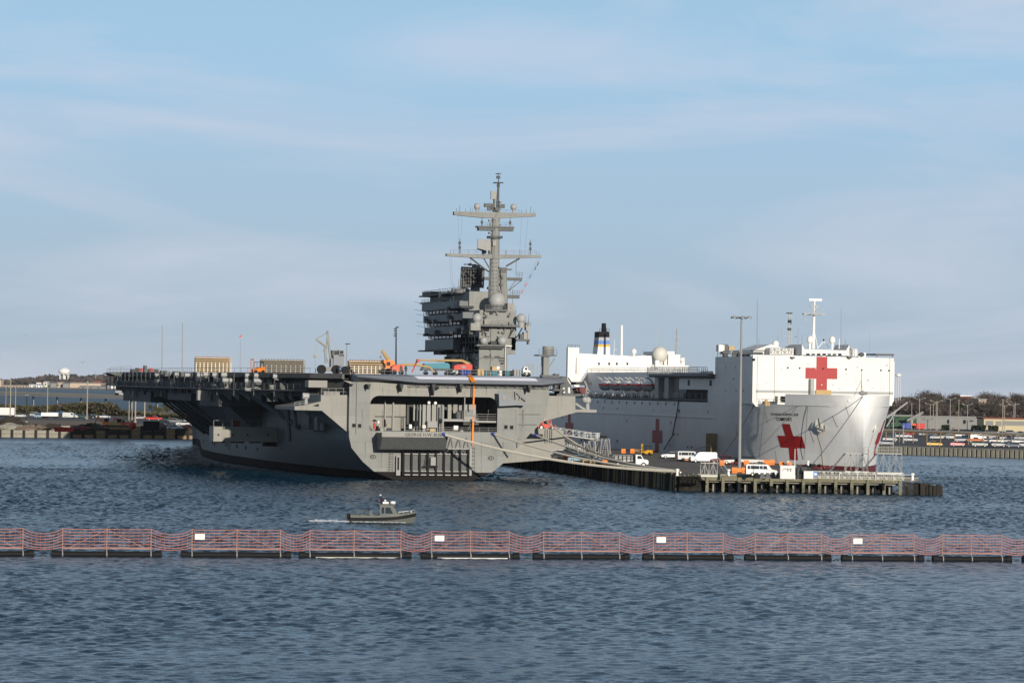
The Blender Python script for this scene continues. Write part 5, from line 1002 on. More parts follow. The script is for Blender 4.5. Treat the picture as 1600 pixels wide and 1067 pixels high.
# orange barriers
def barrier(px, py, label, n=1, dx=.55, m='orange'):
    q = atz(px, py, PZ); t = thing('orange_barrier', q, label, 'barrier', 'orange plastic barriers', -TH + R(90))
    MB().prism([(-.45, 0), (.45, 0), (.45, .2), (.25, .45), (.2, 1.05), (-.2, 1.05), (-.25, .45), (-.45, .2)], -.5, .5, 'y').build('barrier_body', m, t, local=True)
    MB().box(-.5, .5, -.42, -.25, .02, .14).build('barrier_foot', m, t, local=True); MB().box(-.5, .5, .25, .42, .02, .14).build('barrier_foot', m, t, local=True)
    return t
for px, py, w in ((1147.5, 739, 'left half of the pair at the light pole'), (1163, 739, 'right half of the pair at the light pole'), (1061, 720, 'before the white passenger van, left one'), (1072.5, 719, 'before the white passenger van, right one'), (1128, 727, 'by the dark red car under the pole'), (1166, 727, 'just right of the light pole, behind the van'), (1193, 726, 'leftmost of three beneath the big hull cross'), (1199.5, 727, 'middle of three beneath the big hull cross'), (1206, 726, 'rightmost of three beneath the big hull cross'), (1221, 729, 'left one beside the foot of the hull cross'), (1233, 730, 'right one beside the foot of the hull cross'), (974, 708, 'left one behind the white stake truck'), (988, 708, 'right one behind the white stake truck'), (884, 718, 'on the pier edge below the brow, left one'), (893, 719, 'on the pier edge below the brow, right one'), (945, 727, 'on the pier edge beside the crossing ropes')):
    barrier(px, py, 'orange plastic barrier ' + w)
# vehicles on the pier
vehicle('wagon', atz(1189, 744, PZ), -TH + .05, 'white', 'white passenger van with dark side windows at the pier end', 'white vans on the pier', name='passenger_van')
vehicle('wagon', atz(1076, 720.5, PZ), -TH + R(17), 'white', 'white passenger van parked behind two orange barriers', 'white vans on the pier')
vehicle('van', atz(1098, 722.5, PZ), -TH + R(190), 'white', 'white windowless cargo van parked right of the passenger van', 'white vans on the pier')
vehicle('sedan', atz(1049, 716, PZ), -TH + R(185), 'white', 'white car parked at the far left of the white vans')
vehicle('suv', atz(1128, 724.5, PZ), -TH + R(170), 'maroon', 'dark red car parked left of the light pole')
vehicle('sedan', atz(1144, 725, PZ), -TH + R(190), 'black', 'black car half hidden behind the light pole')
vehicle('suv', atz(1173, 726, PZ), -TH + R(10), 'black', 'black car parked against the white hull right of the pole')
# stake truck
q = atz(983, 729.5, PZ); st_ = thing('stake_truck', q, 'white truck with black stake bed on the pier under the ropes', 'truck', rz=-TH)
tapered([(1.2, .6), (3.6, .6), (3.65, 1.2), (3.4, 1.45), (2.7, 1.55), (2.25, 2.35), (1.2, 2.4)], 2.1, 1.8, 1, 2.4).build('cab', 'white', st_, local=True)
MB().add([(2.72, -.85, 1.6), (2.72, .85, 1.6), (2.3, .8, 2.28), (2.3, -.8, 2.28)], [(0, 1, 2, 3)]).build('windscreen', 'glass_dark', st_, local=True)
for sg in (-1, 1): MB().add([(1.5, sg * .99, 1.6), (2.5, sg * .99, 1.6), (2.15, sg * .94, 2.2), (1.5, sg * .94, 2.2)], [(0, 1, 2, 3)]).build('window', 'glass_dark', st_, local=True)
MB().box(-3.8, 1.15, -1.1, 1.1, .85, 1.15).build('bed', 'black', st_, local=True)
for sg in (-1, 1):
    for x in (-3.7, -2.9, -2.1, -1.3, -.5, .3, 1.0): MB().box(x - .07, x + .07, sg * 1.05 - .04, sg * 1.05 + .04, 1.15, 2.25).build('stake', 'black', st_, local=True)
    for z in (1.4, 1.75, 2.1): MB().box(-3.78, 1.1, sg * 1.1 - .03, sg * 1.1 + .03, z, z + .18).build('side_board', 'black', st_, local=True)
MB().box(-3.2, .6, -.9, .9, 1.15, 2.3).build('load', 'white', st_, local=True)
for x in (2.7, -2.2):
    for sg in (-1, 1):
        w_ = wheel_mb(.48, .3).build('wheel', 'tyre', st_, local=True); w_.location = (x, sg * .95, .48); h_ = hub_mb(.48, .3).build('rim', 'white', w_, local=True)
# yellow forklift
def forklift(loc, rz, label, m='yellow', s=1.0, group=None):
    t = thing('forklift', loc, label, 'forklift', group, rz); t.scale = (s, s, s)
    tapered([(-1.3, .35), (.9, .35), (.9, .8), (.2, .9), (-.2, 1.15), (-1.3, 1.2)], 1.2, 1.1, .3, 1.2).build('body', m, t, local=True)
    MB().box(.95, 1.1, -.5, -.38, .1, 2.6).box(.95, 1.1, .38, .5, .1, 2.6).box(.95, 1.1, -.5, .5, 2.45, 2.6).build('mast', m, t, local=True)
    MB().box(-1.0, .4, -.55, .55, 2.0, 2.1).build('overhead_guard', 'black', t, local=True)
    for x in (-.95, .35):
        for y in (-.5, .5): MB().cyl((x, y, 1.1), (x, y, 2.0), .04, .04, 4).build('guard_post', 'black', t, local=True)
    for y in (-.3, .3): MB().box(1.1, 2.1, y - .06, y + .06, .1, .16).build('fork', 'black', t, local=True)
    for x in (-.85, .6):
        for y in (-.5, .5): o = wheel_mb(.34, .25).build('wheel', 'tyre', t, local=True); o.location = (x, y, .34)
    return t
forklift(atz(1010, 711, PZ), 2.6, 'yellow forklift by the white hull beyond the stake truck')
# steel stairs (brow stands)
def stair(px, py, w, h, label, flip=1, m='alu'):
    q = atz(px, py, PZ); t = thing('access_stair', q, label, 'stairs', 'steel access stairs on the pier', -TH)
    MB().box(-w * .1 * flip, w * .5 * flip, -.8, .8, h - .12, h).build('landing', m, t, local=True) if flip > 0 else MB().box(-w * .5, w * .1, -.8, .8, h - .12, h).build('landing', m, t, local=True)
    xs0, xs1 = (-w * .5, -w * .1) if flip > 0 else (w * .5, w * .1)
    for k in range(8):
        x = xs0 + (xs1 - xs0) * k / 8; MB().box(min(x, x + (xs1 - xs0) / 8), max(x, x + (xs1 - xs0) / 8), -.7, .7, h * (k + 1) / 8 - .08, h * (k + 1) / 8 - .02).build('step', m, t, local=True)
    for y in (-.78, .78):
        MB().cyl((xs0, y, .1), (xs1, y, h), .1, .1, 4).build('stringer', 'gear_grey', t, local=True)
        e = w * .5 * flip
        MB().rail([(xs1, y, h), (e, y, h)], 1.1, .8, .04, 2).cyl((xs0, y, 1.0), (xs1, y, h + 1.1), .04, .04, 4).build('handrail', 'light_grey', t, local=True)
        MB().truss((xs1, y, .1), (e, y, .1), h - .2, .06, 4).build('support_frame', 'light_grey', t, local=True)
    MB().box(-w * .5 if flip < 0 else xs1, xs1 if flip < 0 else w * .5, -.9, .9, 0, .3).build('base', m, t, local=True)
    return t
stair(1326, 738, 7.2, 3.6, 'steel access stair with railed landing, left of the two under the bow')
stair(1376, 740, 7.6, 3.8, 'steel access stair with railed landing, right of the two under the bow')
stair(1116, 744.5, 4.8, 2.4, 'small pale steel stair at the near left of the pier', -1, 'cream')
# white boxes, barriers near the front
q = atz(1229.5, 748.5, PZ); wb = thing('white_storage_box', q, 'white storage box with dark scrawl at the pier front edge', 'container', rz=-TH)
MB().box(-1.25, 1.25, -1.1, 1.1, .1, 2.25).build('box', 'white_ship', wb, local=True); MB().box(-1.3, 1.3, -1.15, 1.15, 2.25, 2.35).build('lid', 'white', wb, local=True)
MB().box(-.75, .1, -1.13, -1.1, 1.75, 1.85).box(.2, .65, -1.13, -1.1, 1.75, 1.85).box(-.05, .12, -1.13, -1.1, 1.4, 1.75).box(.42, .58, -1.13, -1.1, 1.35, 1.75).box(-.9, -.75, -1.13, -1.1, 1.45, 1.62).build('dark_scrawl', 'gear_grey', wb, local=True)
MB().cyl((1.2, -1.0, 0), (1.2, -1.0, 5.2), .07, .05, 6).build('flagstaff', 'white', wb, local=True)
for x in (-1.1, 1.1): MB().box(x - .12, x + .12, -1, 1, 0, .1).build('skid', 'dark_grey', wb, local=True)
q = atz(1262.5, 748.5, PZ); wb2 = thing('white_cabinet', q, 'small white cabinet at the left end of the flat truss walkway', 'cabinet', rz=-TH)
MB().box(-.8, .8, -.6, .6, .1, 1.4).build('cabinet_body', 'white', wb2, local=True); MB().box(-.78, -.02, -.63, -.6, .2, 1.3).build('door', 'white_ship', wb2, local=True); MB().box(.02, .78, -.63, -.6, .2, 1.3).build('door', 'white_ship', wb2, local=True); MB().box(-.7, .7, -.5, .5, 0, .1).build('plinth', 'dark_grey', wb2, local=True)
q0, q1 = atz(1268, 748.5, PZ), atz(1412, 751.5, PZ); mid = (q0 + q1) / 2; wl_ = thing('truss_walkway', mid, 'long white aluminium truss walkway lying flat on the pier end', 'gangway')
for off in (0, 1.5):
    d = Vector((.2, .97, 0)) * off
    MB().truss(q0 + d + Vector((0, 0, .2)), q1 + d + Vector((0, 0, .2)), 1.15, .045, 22).build('side_truss', 'cream', wl_)
MB().add([q0 + Vector((0, 0, .25)), q1 + Vector((0, 0, .25)), q1 + Vector((.3, 1.5, .25)), q0 + Vector((.3, 1.5, .25))], [(0, 1, 2, 3)]).build('walkway_deck', 'alu', wl_)
sg_ = q0.lerp(q1, .035); MB().box(sg_.x - .42, sg_.x + .42, sg_.y - .25, sg_.y - .18, PZ + .45, PZ + 1.35).build('blue_plate', 'stack_blue', wl_); MB().box(sg_.x - .22, sg_.x + .22, sg_.y - .28, sg_.y - .25, PZ + .75, PZ + 1.05).build('plate_mark', 'white', wl_)
MB().rail([q0.lerp(q1, .3) + Vector((-.2, -.6, 0)), q1 + Vector((1.2, -.6, 0))], 1.1, 3, .04, 1).build('walkway_rail', 'white', wl_)
for i, px in enumerate((1182, 1190.5, 1199, 1207.5, 1216)):
    q = atz(px, 747.5, PZ); o = solo(MB().prism([(q.x - .5, PZ), (q.x + .5, PZ), (q.x + .45, PZ + .25), (q.x + .2, PZ + 1.0 + .1 * (i > 2)), (q.x - .2, PZ + 1.0), (q.x - .45, PZ + .25)], q.y - .2, q.y + .2), 'concrete_barrier', 'gear_grey' if i else 'black', ORD[i] + ' grey concrete block from the left before the passenger van', 'barrier', 'concrete blocks before the van')
q = atz(1247, 748, PZ); solo(MB().box(q.x - .3, q.x + .3, q.y - .3, q.y + .3, PZ, PZ + 1.7).box(q.x - .36, q.x + .36, q.y - .36, q.y + .36, PZ + 1.7, PZ + 1.8).box(q.x + .5, q.x + 1.5, q.y, q.y + .4, PZ, PZ + 2.0), 'service_post', 'dark_grey', 'dark service post between the white box and white cabinet', 'post')
for i, (px, py) in enumerate(((1130, 744), (1271, 720), (1141, 744))):
    pass
# hose and tackle heaps along the hull side of the pier
for i, (px, py, m_, w_) in enumerate(((1182, 727, 'gear_grey', 'grey hose heap left of the three barriers'), (1240, 730, 'gear_grey', 'coiled hose heap right of the hull cross foot'), (1270, 730, 'black', 'black hose coil standing by the bow'), (1015, 707, 'maroon', 'rusty tackle heap by the hull beyond the forklift'), (1000, 706, 'timber_brown', 'brown timber heap by the hull behind the truck'), (1285, 733, 'maroon', 'rusty gear heap under the grey bow'), (1120, 722, 'gear_grey', 'dark tackle heap left of the red car'), (1155, 726, 'maroon', 'dark red gear heap behind the light pole'))):
    q = atz(px, py, PZ); b = MB(); rr = random.Random(i)
    for k in range(7):
        x, y = q.x + rr.uniform(-1.6, 1.6), q.y + rr.uniform(-.7, .7); r0 = rr.uniform(.35, .7)
        pts = [(x + r0 * math.cos(a), y + .5 * r0 * math.sin(a), PZ + .12 + .3 * rr.random() * (1 + math.sin(a + k))) for a in [j * .7 for j in range(10)]]
        b.tube(pts, .12, 5)
    b.cbox(q.x, q.y, PZ, 1.0, .6, .6)
    solo(b, 'tackle_heap', m_, w_, 'tackle')

# ================================================================== BROWS, MOORING ROPES
def brow(name, a, b, wdt, h, m, label):
    a = Vector(a); b = Vector(b); mid = (a + b) / 2; t = thing(name, mid, label, 'gangway'); side = (b - a).cross(zv).normalized() * wdt
    for o in (side * .5, side * -.5): MB().truss(a + o, b + o, h, .05, 9).build('side_truss', m, t)
    MB().add([a + side * .5, b + side * .5, b - side * .5, a - side * .5] + [p - Vector((0, 0, .18)) for p in (a + side * .5, b + side * .5, b - side * .5, a - side * .5)], [(0, 1, 2, 3), (7, 6, 5, 4), (0, 4, 5, 1), (1, 5, 6, 2), (2, 6, 7, 3), (3, 7, 4, 0)]).build('walkway', m, t)
    return t
T0 = atz(921, 714, PZ)
brow('ship_brow', (30.5, 42, 8.9), (T0.x + 1.5, T0.y + 2, 6.7), 1.6, 1.3, 'white', 'white railed brow from the carrier elevator down to the tower')
tw = thing('brow_tower', T0, 'grey lattice tower on the pier holding the end of the brow', 'tower')
for x in (-1.6, 1.6):
    for y in (-1.4, 1.4): MB().box(x - .12, x + .12, y - .12, y + .12, 0, 4.0).build('leg', 'steel_grey', tw, local=True)
for y in (-1.4, 1.4): MB().truss((-1.6, y, .3), (1.6, y, .3), 3.3, .08, 3).build('bracing', 'steel_grey', tw, local=True)
MB().box(-1.9, 1.9, -1.6, 1.6, 3.95, 4.15).build('platform', 'steel_grey', tw, local=True); MB().rail([(-1.9, -1.6, 4.15), (1.9, -1.6, 4.15), (1.9, 1.6, 4.15)], 1.1, .9, .04).build('handrail', 'white', tw, local=True)
T1 = atz(943, 719, PZ); tw2 = thing('stair_tower', T1, 'tapered grey steel stair tower right of the brow tower', 'tower')
for x0, x1 in ((-1.2, -.7), (1.4, .8)):
    for y in (-1, 1): MB().cyl((x0, y, 0), (x1, y, 4.6), .12, .12, 5).build('leg', 'steel_grey', tw2, local=True)
for k in range(9): MB().box(-1.0, 1.0, -.9, .9, .45 * k + .3, .45 * k + .36).build('step', 'steel_grey', tw2, local=True)
MB().truss((-.9, -1, .3), (1, -1, .3), 4.0, .06, 2).build('bracing', 'steel_grey', tw2, local=True); MB().box(-.6, .6, -.5, .5, 4.6, 5.1).build('lamp_head', 'black', tw2, local=True)
brow('landing_brow', atz(880, 713, PZ) + Vector((0, 0, 3.0)), atz(905, 716, PZ) + Vector((0, 0, 1.6)), 1.2, .9, 'white', 'short white railed landing stage below the long brow')
brow('pier_ramp', atz(880, 716, PZ) + Vector((0, 0, 2.2)), atz(948, 727, PZ) + Vector((0, 0, .4)), 1.4, .5, 'light_grey', 'low pale ramp sloping along the pier edge under the ropes')
# clutter on the pier by the carrier quarter
q = atz(869, 710.5, PZ); cn = thing('white_container', q, 'white box container on the pier beside the carrier quarter', 'container', rz=-TH)
MB().box(-1.9, 1.9, -1.1, 1.1, .1, 2.5).build('container_body', 'white', cn, local=True)
for i in range(9): MB().box(-1.8 + i * .44, -1.68 + i * .44, -1.14, -1.1, .2, 2.4).build('rib', 'white_ship', cn, local=True)
MB().box(-1.9, 1.9, -1.0, 1.0, 0, .1).build('base_rail', 'dark_grey', cn, local=True)
vehicle('suv', atz(826, 712, PZ), -TH, 'bright red', 'red car on the pier close to the carrier hull')
vehicle('pickup', atz(845, 712.5, PZ), -TH + R(180), 'silver', 'silver pickup on the pier beside the carrier hull')
vehicle('sedan', atz(905, 722, PZ), -TH, 'pale blue', 'pale blue car on the pier below the brow tower')
vehicle('van', atz(857, 703.5, PZ), -TH, 'grey', 'grey van on the pier behind the silver pickup')
for i, (px, py, m_, w_) in enumerate(((818, 716, 'orange', 'orange equipment skid by the carrier waterline'), (838, 718, 'gear_grey', 'dark pump skid at the pier edge by the hull'), (862, 719, 'dark_grey', 'dark generator skid at the pier edge below the container'), (852, 719.5, 'beige_grey', 'pale hose cabinet at the pier edge'), (920, 727, 'tan', 'tan timber crate at the pier edge by the ropes'))):
    q = atz(px, py, PZ); t = thing('equipment_skid', q, w_, 'equipment', rz=-TH)
    MB().box(-1.2, 1.2, -.7, .7, .12, 1.1).build('housing', m_, t, local=True); MB().box(-1.3, 1.3, -.75, .75, 0, .12).build('skid', 'black', t, local=True); MB().cyl((.6, 0, 1.1), (.6, 0, 1.7), .12, .12, 8).build('exhaust', 'black', t, local=True); MB().box(-1.0, .2, -.74, -.7, .3, .9).build('panel', 'black', t, local=True)
# red tractor on the lowered elevator
q = aty(853, 668.5, 40); tr = thing('red_tractor', (q.x, 40, 9.25), 'red flight deck tractor on the lowered elevator under the sponson', 'tractor')
tapered([(-1.9, .4), (1.9, .4), (1.9, .9), (1.0, 1.05), (.9, 1.9), (-.9, 1.95), (-1.1, 1.1), (-1.9, 1.05)], 1.9, 1.7, .4, 2).build('body', 'red', tr, local=True)
MB().box(-.7, .7, -.93, -.90, 1.2, 1.75).build('window', 'black', tr, local=True)
for x in (-1.2, 1.2):
    for y in (-.85, .85): o = wheel_mb(.5, .35).build('wheel', 'tyre', tr, local=True); o.location = (x, y, .5); hub_mb(.5, .36).build('rim', 'white', o, local=True)
# ropes from the transom to the corner bollard
b0 = BP[0] + Vector((0, 0, .75))
def chafe(p, label): return solo(MB().cyl(p + Vector((-.25, .15, .15)), p + Vector((.25, -.3, -.15)), .3, .3, 10), 'chafing_sleeve', 'blue', label, 'rope sleeve')
for i, (px, py, Y, sag, r, lb_) in enumerate(((694, 679, -6.2, 1.4, .24, 'thick pale mooring rope from the name gallery to the corner bollard'), (771, 678, -.4, 1.2, .18, 'pale mooring rope from the middle of the transom to the corner bollard'), (838, 680, .6, 1.0, .19, 'pale mooring rope from the starboard quarter to the corner bollard'))):
    a = aty(px, py, Y); chafe(a, ['blue sleeve on the rope beside the name lettering', 'blue sleeve on the rope at the dark stern bay', 'blue sleeve on the rope at the starboard quarter'][i])
    rope('mooring_rope', a, b0 + Vector((.1 * i, 0, .05 * i)), sag, r, 'rope', lb_, 'rope', 'carrier stern mooring ropes')
rope('mooring_rope', aty(850, 655, 3), BP[1] + Vector((0, 0, .7)), .6, .16, 'rope', 'pale mooring rope dropping behind the quarter to the pier edge', 'rope', 'carrier stern mooring ropes')
rope('mooring_rope', (36, 60, 9.5), BP[0] + Vector((.6, 0, .6)), 1.6, .17, 'rope', 'pale mooring rope running along the pier edge past the tower', 'rope', 'carrier stern mooring ropes')
# ropes of the hospital ship
def hp(px, z): Y = find_Y(px, z); return Vector((BX - chw(Y, z) - .2, Y, z + .75))
for i, (a, b, sg, r, lb_) in enumerate(((hp(1178, 13.8), atz(1122, 722, PZ), .6, .09, 'dark mooring rope from under the white house down left to the pier'), (Vector((BX - .3, 53.0, 17.0)), atz(1270, 729, PZ) + Vector((0, 0, .6)), .5, .08, 'mooring rope from the bow tip down across the grey flank'), (hp(1247, 14.0), atz(1160, 724, PZ), .5, .06, 'thin rope from the forecastle rail across the name lettering'), (hp(1262, 14.0), hp(1258, 2.5), 0, .05, 'thin rope hanging straight down right of the hull cross'), (hp(1196, 14.0), hp(1188, 2.5), 0, .05, 'thin rope hanging straight down left of the name lettering'), (hp(1118, 5.0), atz(1030, 715, PZ), .3, .1, 'dark breast rope from the brown gangway door to the left'), (hp(1116, 4.2), atz(1045, 716, PZ), .3, .1, 'lower dark breast rope from the brown gangway door'))):
    rope('mooring_rope', a, b, sg, r, 'rope_dark' if r > .085 else 'gear_grey', lb_, 'rope', 'hospital ship mooring ropes')
cc_ = hp(1240, 6.4); rope('mooring_rope', cc_ + Vector((0, -.3, 1)), atz(1216, 717, PZ) + Vector((0, 0, 2.6)), 0, .06, 'rope', 'pale rope slanting across the red hull cross', 'rope', 'hospital ship mooring ropes')
# orange hose down the transom
b = MB()
def strip(pts, w):
    for (x0, y0, Y0), (x1, y1, Y1) in zip(pts[:-1], pts[1:]):
        p, q = aty(x0, y0, Y0), aty(x1, y1, Y1); b.add([p + Vector((-w, 0, 0)), p + Vector((w, 0, 0)), q + Vector((w, 0, 0)), q + Vector((-w, 0, 0)), p + Vector((-w, -.12, 0)), p + Vector((w, -.12, 0)), q + Vector((w, -.12, 0)), q + Vector((-w, -.12, 0))], [(4, 5, 6, 7), (0, 4, 7, 3), (1, 2, 6, 5), (0, 1, 5, 4), (3, 7, 6, 2)])
strip([(733, 585.3, 3.5), (735.5, 589.5, -1.5), (740.5, 597, -3.3)], .45); strip([(740.7, 599, -.6), (740.2, 620, -.5), (739.5, 639, -.4)], .15); strip([(739.3, 652, -.3), (739.2, 657, -.3)], .15); strip([(739.2, 659, -.4), (738.6, 677, -.4), (738.4, 695, -.5)], .15)
solo(b, 'orange_hose', 'orange_tape', 'orange hose hanging down the grey transom from the deck edge', 'hose')

# ================================================================== THINGS ON THE FLIGHT DECK
def lumber_stack(px0, px1, py0, Y, m, label):
    a, c = aty(px0, 584, Y), aty(px1, py0, Y); t = thing('lumber_rack', (a.x, Y, DZ), label, 'timber rack', 'timber lattice racks on the flight deck')
    w, h = c.x - a.x, c.z - DZ; n = 9
    for i in range(n + 1):
        x = w * i / n; MB().box(x - .1, x + .1, .05, .3, 0, h * .66).build('upright', 'cream' if m == 'lumber' else 'light_grey', t, local=True)
    rows = max(6, int(h / .42))
    for j in range(rows):
        z = h * (j + .35) / rows; MB().box(-.2, w + .2, .3, 2.2, z, z + h / rows * .55).build('plank', m, t, local=True)
    for i in range(14): MB().cbox(w * (i + .5) / 14, 1.2, h, .22, 1.6, .18).build('top_block', 'red_orange' if i % 4 == 0 and m == 'lumber' else m, t, local=True)
    MB().box(0, w, 2.3, 2.4, 0, h * .96).build('backing', 'dark_grey', t, local=True)
lumber_stack(306.5, 361, 559, 150, 'lumber', 'tall tan timber lattice rack leftmost on the flight deck')
lumber_stack(409, 477, 563, 120, 'lumber_grey', 'long grey timber lattice rack in the middle of the deck')
lumber_stack(547, 607, 564.5, 60, 'lumber', 'tan timber lattice rack with red tops beside the orange crane')
forklift((aty(402, 580, 118).x, 118, DZ), R(200), 'orange forklift left of the grey timber rack on deck', 'orange', 1.25)
# grey mobile deck crane
YC = 62
def C_(x, y, Y=YC): return aty(x, y, Y)
o_ = C_(517, 584); gc = thing('deck_crane', (o_.x, YC, DZ), 'grey wheeled deck crane with folded lattice boom on the flight deck', 'crane')
G = lambda n, m, fn: P(n, m, fn, gc)
G('chassis', 'haze_grey', lambda b: pb(b, 503, 538, 573.5, 580, YC - 1, YC + 2)); G('turret', 'ramp_grey', lambda b: [pb(b, 521, 538, 554.5, 573, YC - 1.2, YC + 1.5), pb(b, 517, 527, 560, 573.5, YC - .8, YC + 1.2)])
G('cab', 'light_grey', lambda b: pb(b, 530, 538, 547, 556, YC - 1.2, YC + 1)); G('cab_window', 'glass_dark', lambda b: [pb(b, 531, 536.5, 548, 553, YC - 1.3, YC - 1.2), pb(b, 523, 529, 549, 554.5, YC - .9, YC - .8)])
G('counterweight', 'gear_grey', lambda b: pb(b, 519, 529.5, 547.5, 556, YC - .8, YC + 1))
for x, r in ((500.5, .95), (523.5, .95), (537.5, .85)): G('wheel', 'tyre', lambda b: b.cyl((C_(x, 576.5).x, YC - 1.7, DZ + r), (C_(x, 576.5).x, YC - 1.0, DZ + r), r, r, 16))
G('boom', 'light_grey', lambda b: [b.cyl(C_(509, 568), C_(508, 543), .22, .2, 6), b.cyl(C_(517, 566), C_(512, 522), .24, .2, 6), b.cyl(C_(508, 567), C_(512, 520), .16, .14, 6), b.cyl(C_(513, 566), C_(505, 546), .12, .12, 5)])
G('jib', 'beige_grey', lambda b: [b.cyl(C_(511, 543), C_(494, 530), .28, .16, 6), b.cyl(C_(494, 529), C_(511.5, 519.5), .1, .1, 5), b.ball(C_(511.5, 519).x, YC, C_(511.5, 519).z, .3, 8)])
G('hoist_line', 'steel_grey', lambda b: [b.cyl(C_(492.5, 530), C_(492, 557), .04, .04, 4), b.cyl(C_(495.5, 531), C_(494.5, 557), .04, .04, 4), b.cyl(C_(513, 524), C_(527, 547), .04, .04, 4), b.cyl(C_(514, 524), C_(531, 547), .04, .04, 4), b.cyl(C_(493, 560), C_(493, 582), .09, .09, 4)]); G('hook_block', 'beige_grey', lambda b: pb(b, 491, 495.5, 555, 559.5, YC - .3, YC + .3))
# orange mobile crane
YO = 40
oc = thing('orange_crane', (aty(609, 584, YO).x, YO, DZ), 'orange crane with raised rusty boom beside the timber rack', 'crane')
G = lambda n, m, fn: P(n, m, fn, oc)
G('body', 'orange', lambda b: pp(b, [(601, 582.5), (617.5, 582.5), (617.5, 566), (612, 562), (600, 562), (599.5, 566), (603, 570)], YO, YO + 3)); G('chassis', 'black', lambda b: pb(b, 595, 618, 578, 583, YO + .2, YO + 2.6)); G('boom', 'tan', lambda b: [b.cyl(aty(607, 562, YO), aty(597, 547.5, YO), .42, .3, 6)])
G('hook_line', 'steel_grey', lambda b: [b.cyl(aty(595.5, 548, YO), aty(595, 556, YO), .07, .07, 4), b.ball(aty(595, 557.5, YO).x, YO, aty(595, 557.5, YO).z, .25, 8)]); G('cab_window', 'glass_dark', lambda b: pb(b, 604, 610, 565.5, 571, YO - .08, YO))
for x in (598.5, 606, 614): G('wheel', 'tyre', lambda b: b.cyl((aty(x, 580, YO).x, YO - .3, DZ + .6), (aty(x, 580, YO).x, YO + .3, DZ + .6), .6, .6, 12))
# boom lifts
def boomlift(name, pts, base, m, mb_, Y, label):
    x0, x1, y0, y1 = base; t = thing(name, (aty((x0 + x1) / 2, 584, Y).x, Y, DZ), label, 'boom lift', 'boom lifts on the flight deck')
    P('base', m, lambda b: pp(b, [(x0, y1), (x1, y1), (x1, y0 + 1.5), (x1 - 3, y0), (x0 + 5, y0 + 1), (x0, y0 + 3.5)], Y, Y + 2.2), t)
    for (xa, ya, ra), (xb, yb, rb) in zip(pts[:-1], pts[1:]): P('boom_section', mb_ if ra > .15 else m, lambda b: b.cyl(aty(xa, ya, Y + 1), aty(xb, yb, Y + 1), ra, rb, 6), t)
    for x in (x0 + 3, x1 - 3): P('wheel', 'tyre', lambda b: b.cyl((aty(x, 582, Y).x, Y - .2, DZ + .5), (aty(x, 582, Y).x, Y + .4, DZ + .5), .5, .5, 12), t)
    return t
l1 = boomlift('boom_lift', [(733, 569, .3), (722, 563.5, .26), (652, 562.5, .14), (643.5, 582, .12)], (709.5, 738, 568.5, 577.5), 'red', 'tan', 14, 'red boom lift with long tan arm folded over the deck edge')
P('emblem_plate', 'light_grey', lambda b: b.prism([(q.x + .45 * math.cos(R(a)), q.z + .24 * math.sin(R(a))) for a in range(0, 360, 30)], 13.9, 13.96), l1) if (q := aty(724.5, 573.5, 13.9)) else None
P('counterweight', 'red', lambda b: pb(b, 652, 656, 561, 566, 14, 15), l1)
l2 = boomlift('boom_lift', [(628, 570, .28), (648, 569.5, .25), (672, 574, .2), (679, 582, .12)], (613, 630, 569, 580), 'red_orange', 'tan', 34, 'red orange boom lift right of the orange crane')
q = aty(680, 570, 46); tt = thing('teal_machine', (q.x, 46, DZ), 'pale teal machine with long hood behind the boom lift arm', 'machine')
P('hood', 'teal', lambda b: pp(b, [(662, 575), (664, 568), (700, 567), (703, 570), (703, 576)], 46, 48.5), tt); P('platform', 'dark_grey', lambda b: pb(b, 660, 704, 576, 578.5, 46, 48.5), tt)
for x in (665, 680, 698): P('wheel', 'tyre', lambda b: b.cyl((aty(x, 581, 46).x, 45.7, DZ + .5), (aty(x, 581, 46).x, 46.3, DZ + .5), .5, .5, 10), tt)
# drums, crates and machines along the stern edge
YD = 6.5
for i, (x0, x1, y0, m_, nm, lb_, ct_) in enumerate(((706, 719, 579, 'white', 'deck_tractor', 'white low deck tractor left of the blue drums', 'tractor'), (746, 757, 577.5, 'tan', 'wooden_crate', 'tan wooden crate among the drums on the stern edge', 'crate'), (803, 812, 578, 'light_grey', 'grey_crate', 'grey crate left of the white deck truck', 'crate'), (816, 827.5, 573.5, 'white', 'deck_truck', 'small white deck truck at the starboard stern corner', 'truck'))):
    a, c = aty(x0, 585, YD), aty(x1, y0, YD); t = thing(nm, ((a.x + c.x) / 2, YD, DZ), lb_, ct_); hw_ = (c.x - a.x) / 2; hh = c.z - DZ
    if 'crate' in nm:
        MB().box(-hw_, hw_, 0, 1.4, .1, hh).build('crate_body', m_, t, local=True)
        for x in (-hw_, 0, hw_): MB().box(x - .06, x + .06, -.05, 0, 0, hh).build('batten', 'dark_grey', t, local=True)
        MB().box(-hw_ - .04, hw_ + .04, -.04, 1.44, hh, hh + .08).build('lid', m_, t, local=True)
    else:
        tapered([(-hw_, .3), (hw_, .3), (hw_, hh * .62), (hw_ * .4, hh * .66), (hw_ * .2, hh), (-hw_ * .7, hh), (-hw_, hh * .7)], 1.5, 1.3, .3, hh).build('body', m_, t, local=True)
        MB().box(-hw_ * .5, hw_ * .1, -.74, -.70, hh * .7, hh * .92).build('window', 'black', t, local=True); MB().box(-hw_ * .9, hw_ * .9, -.76, -.72, hh * .40, hh * .47).build('stripe', 'dark_grey', t, local=True)
        for x in (-hw_ * .6, hw_ * .6):
            for y in (-.65, .65): o = wheel_mb(.36, .25).build('wheel', 'tyre', t, local=True); o.location = (x, y, .36)
dm = MB(); dm.lathe([(.3, 0), (.31, .02), (.31, .28), (.33, .3), (.31, .32), (.31, .6), (.33, .62), (.31, .64), (.31, .9), (.28, .9)], 0, 0, 12)
